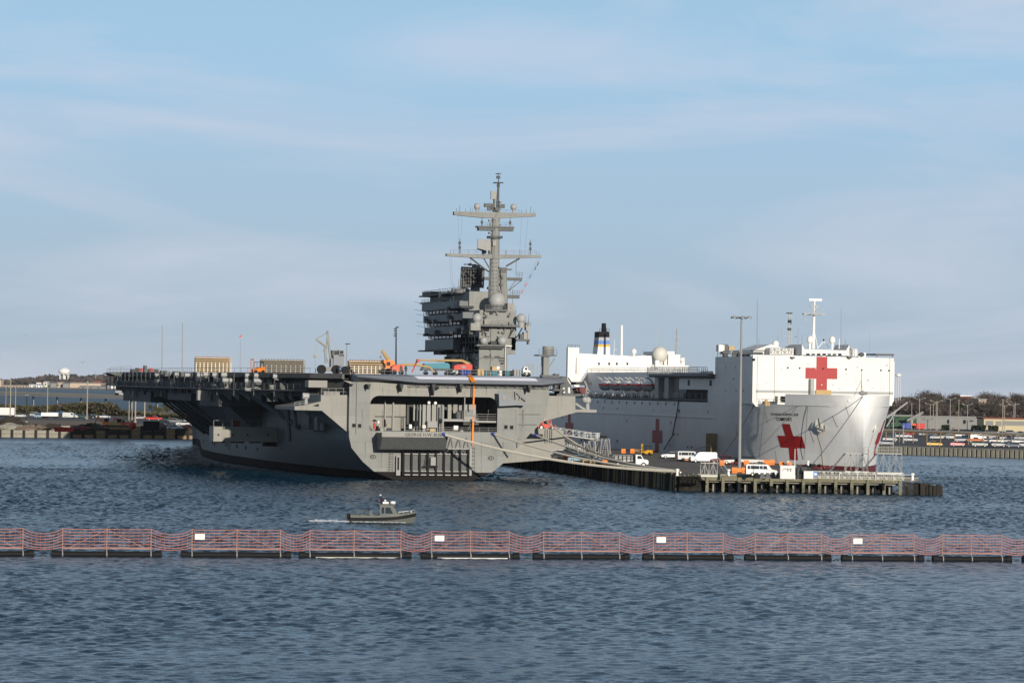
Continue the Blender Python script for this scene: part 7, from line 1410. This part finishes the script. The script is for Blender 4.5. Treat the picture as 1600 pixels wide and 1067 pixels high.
# ------------------------------------------------ causeway bridge and far shore
cb = thing('causeway_bridge', atd(120, 620, 2000).xy.to_3d(), 'long low grey causeway bridge crossing the far water', 'bridge')
ca, ce = atd(-80, 611.5, 2150), atd(430, 627, 1850); cd = (ce - ca).normalized(); cnn = Vector((-cd.y, cd.x, 0)).normalized()
P('deck', 'building_grey', lambda b: b.add([ca - zv * 1.5, ce - zv * 1.5, ce - zv * 1.5 + cnn * 9, ca - zv * 1.5 + cnn * 9, ca + zv * .2, ce + zv * .2, ce + zv * .2 + cnn * 9, ca + zv * .2 + cnn * 9], [(0, 1, 5, 4), (4, 5, 6, 7), (2, 3, 7, 6), (0, 3, 2, 1)]), cb)
P('parapet', 'concrete', lambda b: b.add([ca + zv * .2 - cnn * .1, ce + zv * .2 - cnn * .1, ce + zv * .2 + cnn * .3, ca + zv * .2 + cnn * .3, ca + zv * 1.2 - cnn * .1, ce + zv * 1.2 - cnn * .1, ce + zv * 1.2 + cnn * .3, ca + zv * 1.2 + cnn * .3], [(0, 1, 5, 4), (4, 5, 6, 7), (2, 3, 7, 6)]), cb)
for i in range(13):
    p = ca.lerp(ce, (i + .5) / 13) + cnn * 4.5; P('pier_bent', 'building_grey', lambda b: b.box(p.x - .3, p.x + .3, p.y - 3, p.y + 3, -1, p.z - 1.4), cb)
for px, L_, m_, lb_ in ((183, 8, 'white', 'white box lorry driving on the causeway bridge'), (195.5, 4.5, 'pale', 'pale van right of the lorry on the causeway bridge')):
    u = min((abs(((lambda x, y: 800 + FPX * (x * c_ - y * s_) / (x * s_ + y * c_))(ca.lerp(ce, k / 400).x - CX, ca.lerp(ce, k / 400).y - CY)) - (800 + de(px, 613)[0])), k / 400) for k in range(400))[1]
    p = ca.lerp(ce, u) + cnn * 3 + zv * .25; rz = math.atan2(cd.y, cd.x)
    if m_ == 'white':
        t = thing('box_lorry', p, lb_, 'lorry', None, rz); MB().box(-4.5, 3, -1.3, 1.3, 1.0, 4.2).build('box_body', 'white', t, local=True); tapered([(3.1, .6), (5, .6), (5, 1.6), (4.5, 2.8), (3.1, 2.9)], 2.4, 2.2, .6, 3).build('cab', 'white', t, local=True)
        for x in (-3, 4):
            for y in (-1, 1): o = wheel_mb(.5, .3).build('wheel', 'tyre', t, local=True); o.location = (x, y, .5)
    else: vehicle('van', p, rz, 'silver', lb_)
FD = 5700
shore = MB(); n = 60
for i in range(n + 1):
    px = -140 + i * 12; w0_ = atd(px, 607, FD); w0_.z = -.5; rise = 18 + 5 * math.sin(px * .02) - max(0, px - 120) * .02
    for k, (dd, z) in enumerate(((0, -.5), (25, 2.2), (260, 3.0), (420, rise * .5), (700, rise * .75), (1200, rise * .6))): p = w0_ + fv * dd; shore.v.append((p.x, p.y, z))
shore.f = [(i * 6 + k, (i + 1) * 6 + k, (i + 1) * 6 + k + 1, i * 6 + k + 1) for i in range(n) for k in range(5)]
tag(shore.build('far_shore', 'shore'), kind='structure')
def fwd(rr):
    px = rr.uniform(-60, 420); dd = rr.uniform(300, 800); p = atd(px, 607, FD) + fv * dd; rise = 18 + 5 * math.sin(px * .02) - max(0, px - 120) * .02; p.z = rise * (.2 + .6 * (dd - 300) / 500)
    return p, 6 + 5 * rr.random() + 4 * math.sin(px * .11) * math.sin(px * .043)
thicket('far_woods', fwd, 15000, 5.0, 'far_wood', 'brown leafless woods covering the far low hills', .6)
def fbuild(px0, px1, py0, py1, dd, m, label, roof=None, win=0, depth=30):
    p0, p1 = atd(px0, 600, FD + dd), atd(px1, 600, FD + dd); z1 = atd(px0, py0, FD + dd).z; z0 = max(.5, atd(px0, py1, FD + dd).z - 3); t = thing('waterfront_building', ((p0 + p1) / 2).xy.to_3d(), label, 'building', 'buildings on the far shore')
    P('wall', m, lambda b: b.add([Vector((p.x, p.y, z)) + fv * o for z in (z0, z1) for p, o in ((p0, 0), (p1, 0), (p1, depth), (p0, depth))], [(0, 1, 5, 4), (1, 2, 6, 5), (2, 3, 7, 6), (3, 0, 4, 7), (4, 5, 6, 7)]), t)
    rm = roof or m; P('roof', rm, lambda b: b.add([Vector((p0.x, p0.y, z1)) - rv * 1 - fv, Vector((p1.x, p1.y, z1)) + rv * 1 - fv, Vector((p1.x, p1.y, z1)) + rv + fv * depth, Vector((p0.x, p0.y, z1)) - rv + fv * depth, Vector((p0.x, p0.y, z1 + 1.8)) + fv * depth * .5, Vector((p1.x, p1.y, z1 + 1.8)) + fv * depth * .5], [(0, 1, 5, 4), (2, 3, 4, 5), (0, 4, 3), (1, 2, 5)]), t)
    for k in range(win): q = p0.lerp(p1, (k + .5) / win); P('window', 'glass_dark', lambda b: b.add([Vector((q.x, q.y, z0 + (z1 - z0) * v)) + rv * x - fv * .2 for x, v in ((-1.2, .4), (1.2, .4), (1.2, .75), (-1.2, .75))], [(0, 1, 2, 3)]), t)
fbuild(108, 164, 598.5, 607, 60, 'building_tan', 'long tan waterfront building right of the water tower', None, 0); fbuild(124, 172, 604, 608.5, 30, 'building_grey', 'low grey shed before the long tan building', None, 4)
fbuild(88, 98.5, 598, 604, 70, 'building_tan', 'small tan building below the water tower', None, 2); fbuild(79, 88, 598.5, 606, 60, 'building_grey', 'grey block left of the small tan building'); fbuild(98.5, 108, 599, 607, 50, 'building_grey', 'grey block between the two tan buildings'); fbuild(145, 161, 595, 598, 160, 'brick_red', 'red roofed building behind the long tan building', 'brick_red'); fbuild(45, 55, 601.5, 605, 40, 'white', 'white shed with pale roof at the far left shore', None, 2); fbuild(56, 66, 602, 606, 30, 'white', 'second white shed right of the first on the far shore', None, 2); fbuild(57, 64, 597.5, 602, 90, 'white', 'white house with red roof on the far shore', 'brick_red', 2); fbuild(68, 74, 597, 602, 80, 'cream', 'cream house right of the red roofed house', None, 1); fbuild(-8, 2, 594, 603, 60, 'building_tan', 'tan building at the left picture edge', None, 1); fbuild(4, 44, 602.5, 605, 30, 'building_tan', 'long low tan building along the left shore', None, 8)
fbuild(168, 182, 602.5, 606.5, 40, 'white_side', 'pale block on the far shore below the deck overhang', None, 2); fbuild(184, 196, 602, 606, 60, 'building_tan', 'tan building on the far shore right of the pale block', 'brick_red', 2); fbuild(198, 208, 601, 607, 50, 'white', 'white building with red roof under the overhang', 'brick_red', 2)
def water_tower(px, py_top, py_bot, wpx, D, label, zb=1):
    q = atd(px, py_bot, D); sc = D / FPX; r = wpx * sc / 2; top = atd(px, py_top, D).z; t = thing('water_tower', (q.x, q.y, zb), label, 'water tower'); hb = top - r * 1.1
    b = MB(); b.lathe([(r * .35, hb - r * .12 - zb), (r * .8, hb - zb), (r, hb + r * .35 - zb), (r * .93, hb + r * .7 - zb), (r * .6, top - r * .12 - zb), (r * .1, top - zb)], 0, 0, 24); b.build('tank', 'white', t, True, True)
    MB().cyl((0, 0, 0), (0, 0, hb - zb), r * .12, r * .12, 10).build('riser', 'white', t, True, True)
    for k in range(6): a = k * math.pi / 3 + .2; MB().cyl((math.cos(a) * r * .82, math.sin(a) * r * .82, 0), (math.cos(a) * r * .8, math.sin(a) * r * .8, hb + r * .2 - zb), r * .07, r * .06, 6).build('leg', 'white', t, local=True)
water_tower(100.5, 574, 590, 18.5, FD + 500, 'white water tower with legs above the far woods', 10)
for px, y0, y1, lb_ in ((149.5, 594, 580, 'thin tan mast above the far woods right of the water tower'), (16.5, 598, 590, 'thin mast at the far left shore')):
    q = atd(px, y0, FD + 400); h = atd(px, y1, FD + 400).z - q.z; t = thing('radio_mast', q - zv * 8, lb_, 'mast'); MB().cyl((0, 0, 0), (0, 0, h + 8), .8, .4, 5).build('shaft', 'pole_tan', t, local=True); MB().box(-1.2, 1.2, -1, 1, 0, 1).build('footing', 'concrete', t, local=True)

# ================================================================== RIGHT: car park behind a sheet-pile quay
RZ_ = 2.2
R0, R1 = Vector((164.6, 340.5, 0)), Vector((262, 187.4, 0)); rd = (R1 - R0).normalized(); rn = Vector((-rd.y, rd.x, 0))
if rn.dot(fv) < 0: rn = -rn
gr = MB().prism([(R0.x, R0.y), (R1.x, R1.y), (900, -200), (6000, 2000), (6000, 5000), (1600, 5200), (520, 1800), (200, 700)], -1, RZ_, 'z'); tag(gr.build('car_park_ground', 'asphalt'), kind='structure')
rw = thing('sheet_pile_quay', (R0 + R1) / 2, 'pale concrete quay wall with dark recesses below the right car park', 'quay wall')
npan = int((R1 - R0).length / 1.62); pan = None
for i in range(npan):
    a = R0 + rd * (i * 1.62)
    def slab(m, s0, s1, k0, k1, z0, z1): return m.add([a + rd * s - rn * k + zv * z for z in (z0, z1) for s, k in ((s0, k1), (s1, k1), (s1, k0), (s0, k0))], [(0, 1, 5, 4), (4, 5, 6, 7), (1, 2, 6, 5), (3, 0, 4, 7), (0, 3, 2, 1)])
    P('pile_panel', 'concrete', lambda m: slab(m, 0, .98, 0, .35, -.9, RZ_ - .1 + (i % 3) * .03), rw)
    P('pile_recess', 'timber_black', lambda m: slab(m, .98, 1.62, -.2, .05, -.9, RZ_ - .25), rw)
P('coping', 'concrete', lambda m: m.add([R0 - rn * .2 + zv * (RZ_ + .002), R1 - rn * .2 + zv * (RZ_ + .002), R1 + rn * .9 + zv * (RZ_ + .002), R0 + rn * .9 + zv * (RZ_ + .002), R0 - rn * .2 + zv * (RZ_ + .2), R1 - rn * .2 + zv * (RZ_ + .2), R1 + rn * .9 + zv * (RZ_ + .2), R0 + rn * .9 + zv * (RZ_ + .2)], [(0, 1, 5, 4), (4, 5, 6, 7), (2, 3, 7, 6), (1, 2, 6, 5), (3, 0, 4, 7)]), rw)
rows = [('front', 697, [(1384, 'sedan', 'silver', 0), (1459.5, 'sedan', 'yellow', 0), (1496, 'sedan', 'bright red', 0), (1530, 'suv', 'green', .1), (1547, 'sedan', 'dark blue', 1.5), (1559, 'suv', 'silver', .2), (1571, 'sedan', 'black', 1.4), (1583, 'sedan', 'dark blue', 0), (1598, 'suv', 'white', 1.3)]),
        ('second', 690.5, [(1422, 'sedan', 'silver', 0), (1390, 'sedan', 'white', 0), (1524, 'pickup', 'orange', 0), (1501, 'suv', 'dark blue', 0), (1541, 'sedan', 'white', 1.4), (1556, 'sedan', 'tan', 0), (1574, 'sedan', 'silver', 0), (1590, 'sedan', 'white', 0)]),
        ('third', 686, [(1412, 'pickup', 'white', 0), (1463, 'sedan', 'silver', 0), (1475, 'sedan', 'white', 0), (1488, 'suv', 'white', 0), (1508, 'sedan', 'pale blue', 0), (1528, 'van', 'white', 0), (1550, 'van', 'silver', 1.4), (1567, 'suv', 'white', 1.3), (1583, 'suv', 'blue', 1.4), (1597, 'pickup', 'silver', 0)]),
        ('fourth', 681.5, [(1420, 'sedan', 'red', 0), (1441, 'suv', 'white', 1.3), (1452, 'suv', 'dark blue', .2), (1475, 'sedan', 'black', 1.4), (1484, 'suv', 'silver', 1.4), (1497, 'sedan', 'white', 0), (1513, 'sedan', 'dark blue', 0), (1527, 'suv', 'black', 1.4), (1541, 'sedan', 'grey', 0), (1556, 'sedan', 'white', 1.3), (1571, 'suv', 'dark blue', 0), (1588, 'suv', 'silver', 0)]),
        ('rear', 677.5, [(1446, 'pickup', 'white', 0), (1476, 'suv', 'black', 0), (1489, 'sedan', 'dark blue', 0), (1530, 'suv', 'dark blue', 0), (1548, 'suv', 'black', 0), (1565, 'sedan', 'white', 0), (1580, 'suv', 'grey', 0), (1595, 'sedan', 'black', 0)]),
        ('pipe road', 668.5, [(1447, 'sedan', 'white', 0), (1470, 'pickup', 'white', 0), (1527, 'sedan', 'blue', 0), (1544, 'sedan', 'silver', 0), (1595, 'sedan', 'white', 0), (1514, 'van', 'white', 0)])]
for rn_, py, lst in rows:
    lst = sorted(lst); zg = RZ_
    for i, (px, kd, col, rz) in enumerate(lst):
        kw = {'sedan': 'saloon car', 'suv': 'tall car', 'pickup': 'pickup', 'van': 'van'}[kd]
        vehicle(kd, atz(px, py + (px - 1500) * .016 + (i % 2) * .4, zg), -TH + rz + .05 * (i % 3 - 1), col, f'{col} {kw} in the {rn_} row of the right car park, {ORD[i]} from left', 'cars in the right car park')
# elevated pipe run
pl0, pl1 = atd(1376, 671.5, 1010), atd(1640, 679.5, 960); pr = thing('pipe_trestle', ((pl0 + pl1) / 2).xy.to_3d() + zv * RZ_, 'long pale pipe on thin posts crossing the right car park', 'pipeline')
P('pipe', 'pole_tan', lambda b: b.cyl(pl0, pl1, .34, .34, 8), pr); P('pipe', 'timber_brown', lambda b: b.cyl(pl0 - zv * .55, pl1 - zv * .55, .16, .16, 6), pr)
for i in range(12): p = pl0.lerp(pl1, (i + .4) / 12); P('post', 'timber_brown', lambda b: b.cyl((p.x, p.y, RZ_), (p.x, p.y, p.z), .16, .16, 6), pr)
for i, (px, y0, y1, lamp) in enumerate(((1424, 670, 630, False), (1436, 674, 623, True), (1453, 671, 631, True), (1458, 669, 632, False), (1462, 682, 627, True), (1464, 672, 628, False), (1484, 674, 623, True), (1486.5, 672, 656, False), (1497.5, 673, 625, False), (1511, 672, 632, True), (1566, 690, 624, False), (1569, 675, 633, True), (1583.5, 674, 632, True), (1585.5, 672, 630, False), (1411, 692, 665, False), (1398.5, 690, 670, False))):
    pole(px, y0, y1, .17, 'pole_tan' if i % 3 else 'light_grey', 'grey car park lamp pole at right, ' + ORD[i] + ' of the right hand poles', lamp, RZ_, 'lamp poles in the right car park')
# buildings
def rbuild(px0, px1, py0, py1, D, m, label, wins, roofm='building_grey', depth=25, wm='glass_dark', name='harbour_building'):
    p0, p1 = atd(px0, py1, D), atd(px1, py1, D); z0 = RZ_; z1 = atd(px0, py0, D).z; t = thing(name, ((p0 + p1) / 2).xy.to_3d() + zv * RZ_, label, 'building')
    P('wall', m, lambda b: b.add([Vector((p.x, p.y, z)) + fv * o for z in (z0, z1) for p, o in ((p0, 0), (p1, 0), (p1, depth), (p0, depth))], [(0, 1, 5, 4), (1, 2, 6, 5), (2, 3, 7, 6), (3, 0, 4, 7)]), t)
    P('roof', roofm, lambda b: b.add([Vector((p.x, p.y, z)) + fv * o + rv * k for z in (z1, z1 + .6) for p, o, k in ((p0, -.4, -.4), (p1, -.4, .4), (p1, depth, .4), (p0, depth, -.4))], [(0, 1, 5, 4), (1, 2, 6, 5), (2, 3, 7, 6), (3, 0, 4, 7), (4, 5, 6, 7)]), t)
    for x0, x1, y0, y1 in wins:
        a, c = atd(x0, y1, D - .25), atd(x1, y0, D - .25); w = P('window', wm, lambda b: b.add([Vector((a.x, a.y, a.z)), Vector((c.x, c.y, a.z)), Vector((c.x, c.y, c.z)), Vector((a.x, a.y, c.z))], [(0, 1, 2, 3)]), t)
        P('frame', 'light_grey', lambda b: [b.cyl(Vector((a.x, a.y, a.z)) - fv * .1, Vector((c.x, c.y, a.z)) - fv * .1, .12, .12, 4)], w)
    return t
rbuild(1432, 1537, 651.5, 670, 1400, 'building_grey', 'long grey block wall building with few openings at the right', [(1480, 1483, 655.5, 662), (1505, 1509, 656, 662), (1515, 1521, 656.5, 658.5), (1528, 1534, 657, 659.5)])
rbuild(1537, 1640, 654, 671, 1340, 'building_cream', 'cream building with grey garage doors at the right edge', [(1540.5, 1552, 657.5, 665), (1556, 1565, 658, 665), (1568, 1600, 658, 664)], 'brick_red', 20, 'building_grey')
rbuild(1557, 1650, 637, 652, 1600, 'building_grey', 'grey two storey office building with window bands behind', [(1560 + i * 8.2, 1567 + i * 8.2, 645, 651) for i in range(6)] + [(1568 + i * 9, 1575.5 + i * 9, 637.5, 643) for i in range(5)])
rbuild(1388, 1432, 650, 669, 1400, 'green_dark', 'dark green clad shed right of the bow', [(1392, 1399, 656, 661), (1404, 1411, 656, 661)])
rbuild(1500, 1517, 619, 628, 2000, 'brick_red', 'small red brick building among the trees on the skyline', [(1503, 1506, 622, 625), (1509, 1512, 622, 625)], 'white', 15); rbuild(1517, 1590, 621, 628, 2050, 'building_tan', 'long tan building along the tree tops at right', [(1520 + i * 8, 1525 + i * 8, 623, 625.5) for i in range(8)], 'building_grey', 15); rbuild(1464, 1470, 617.5, 624, 1950, 'building_cream', 'small cream house among the trees', [(1465.5, 1467, 619.5, 621.5)]); rbuild(1529, 1541, 624.5, 632, 1700, 'building_tan', 'tan house half hidden by trees', [(1531, 1533, 627, 629), (1536, 1538, 627, 629)])
t = box_truck(1572, 674, 'long grey trailer parked before the cream building', 'building_grey', 13, RZ_, 0, 3.6)
q = atz(1425, 669.5, RZ_); t = thing('mobile_crane', q, 'white crane with boom raised right beside the green shed', 'crane'); Dq = (q - Vector((CX, CY, 0))).dot(fv)
P('boom', 'light_grey', lambda b: [b.cyl(atd(1417, 657, Dq), atd(1444, 642.5, Dq), .5, .35, 6)], t); P('boom', 'light_grey', lambda b: b.cyl(atd(1424, 657, Dq), atd(1441, 646, Dq), .25, .2, 6), t); P('tip', 'black', lambda b: b.cyl(atd(1443, 643, Dq), atd(1446, 642, Dq), .7, .6, 6), t); P('turret', 'light_grey', lambda b: b.cyl(atd(1424, 668, Dq), atd(1424, 655, Dq), .9, .7, 8), t); P('carrier', 'red_orange', lambda b: b.cbox(q.x, q.y, RZ_ + .6, 6, 2.4, 1.6), t)
for x in (-2, 0, 2): P('wheel', 'tyre', lambda b: b.cyl((q.x + x, q.y - 1.3, RZ_ + .55), (q.x + x, q.y - .9, RZ_ + .55), .55, .55, 10), t)
for i, (px, y, m_) in enumerate(((1416, 669.5, 'blue'), (1433, 669, 'orange'), (1438, 670, 'red'), (1452, 665.5, 'light_grey'), (1470, 662, 'orange'))):
    t = thing('storage_container', atz(px, y, RZ_), {'blue': 'blue', 'orange': 'orange', 'red': 'red', 'light_grey': 'pale grey'}[m_] + ' storage container by the right hand sheds, ' + ORD[i] + ' from left', 'container', 'containers by the right hand sheds', -TH); MB().box(-1.8, 1.8, -1.1, 1.1, .1, 2.3).build('container_body', m_, t, local=True); MB().box(-1.85, 1.85, -1.15, 1.15, 2.3, 2.4).build('roof', m_, t, local=True); MB().box(-1.7, 1.7, -1, 1, 0, .1).build('base', 'black', t, local=True)
water_tower(1403, 583, 632, 9.5, 1750, 'pale water tower half hidden by the white ship', RZ_)
# trees
rr = random.Random(11); k = 0; sky_t = [(1446, 607, .72), (1458, 612, .6), (1476, 611, .6), (1490, 612, .55), (1536, 611, .7), (1547, 609, .72), (1560, 614, .55), (1590, 612, .68), (1602, 614, .6), (1410, 620, .5), (1424, 617, .55), (1512, 617, .45)]
for i, (px, py, s) in enumerate(sky_t):
    D = 1800 + 40 * (i % 4); q = atd(px, py, D); s_t = (q.z - RZ_) / 14; tree('bare', i % 4, (q.x, q.y, RZ_), s_t, 'tall leafless tree on the right skyline, ' + ORD[sorted(x[0] for x in sky_t).index(px)] + ' from left', 'leafless trees on the right skyline', i)
lower = []
for i in range(34):
    px = 1396 + i * 6.4; D = 1520 + rr.uniform(0, 200); py = 622 + rr.uniform(0, 16); lower.append((px, py, D))
for i, (px, py, D) in enumerate(lower):
    q = atd(px, py, D); s_t = (q.z - RZ_) / 14; ev = i in (16, 17, 27); tree('ever' if ev else 'bare', i % 4, (q.x, q.y, RZ_), s_t, ('dark evergreen' if ev else 'brown leafless') + ' tree in the wood behind the sheds, ' + (ORD[i] if i < 20 else 'twenty-' + ORD[i - 20] if i < 29 else ('thirtieth', 'thirty-first', 'thirty-second', 'thirty-third', 'thirty-fourth')[i - 29]) + ' from left', 'trees of the wood behind the sheds, ' + ('evergreen' if ev else 'leafless'), i * 1.3)
def rwd(r):
    px = r.uniform(1385, 1640); D = r.uniform(1520, 1980); p = atd(px, 650, D); p.z = RZ_; return p, 8.0 + 3.0 * math.sin(px * .09) * math.sin(px * .037) + (D - 1520) * .006
thicket('brown_wood', rwd, 14000, 1.7, 'twig_brown', 'mass of brown leafless woodland behind the right sheds', .35)
def hedge(r):
    px = r.choice((1475, 1480, 1522, 1530, 1536, 1548, 1555)) + r.uniform(-4, 4); p = atd(px, 668, 1325 + r.uniform(-5, 5)); p.z = RZ_; return p, 2.4
thicket('hedge_row', hedge, 1200, .6, 'leaf_ever', 'low dark hedge shrubs before the right hand sheds')

# ------------------------------------------------ light haze over the harbour
hz = MB().box(-9300, 9300, -3300, 9300, -2.5, 78).build('haze', 'foam'); tag(hz, kind='stuff')
hm = bpy.data.materials.new('haze'); hm.use_nodes = True; hn = hm.node_tree.nodes; hn.remove(hn['Principled BSDF'])
pv = hn.new('ShaderNodeVolumePrincipled'); pv.inputs['Color'].default_value = (.80, .87, .97, 1); pv.inputs['Density'].default_value = .000016; pv.inputs['Anisotropy'].default_value = 0.0
hm.node_tree.links.new(pv.outputs[0], hn['Material Output'].inputs['Volume']); hz.data.materials[0] = hm
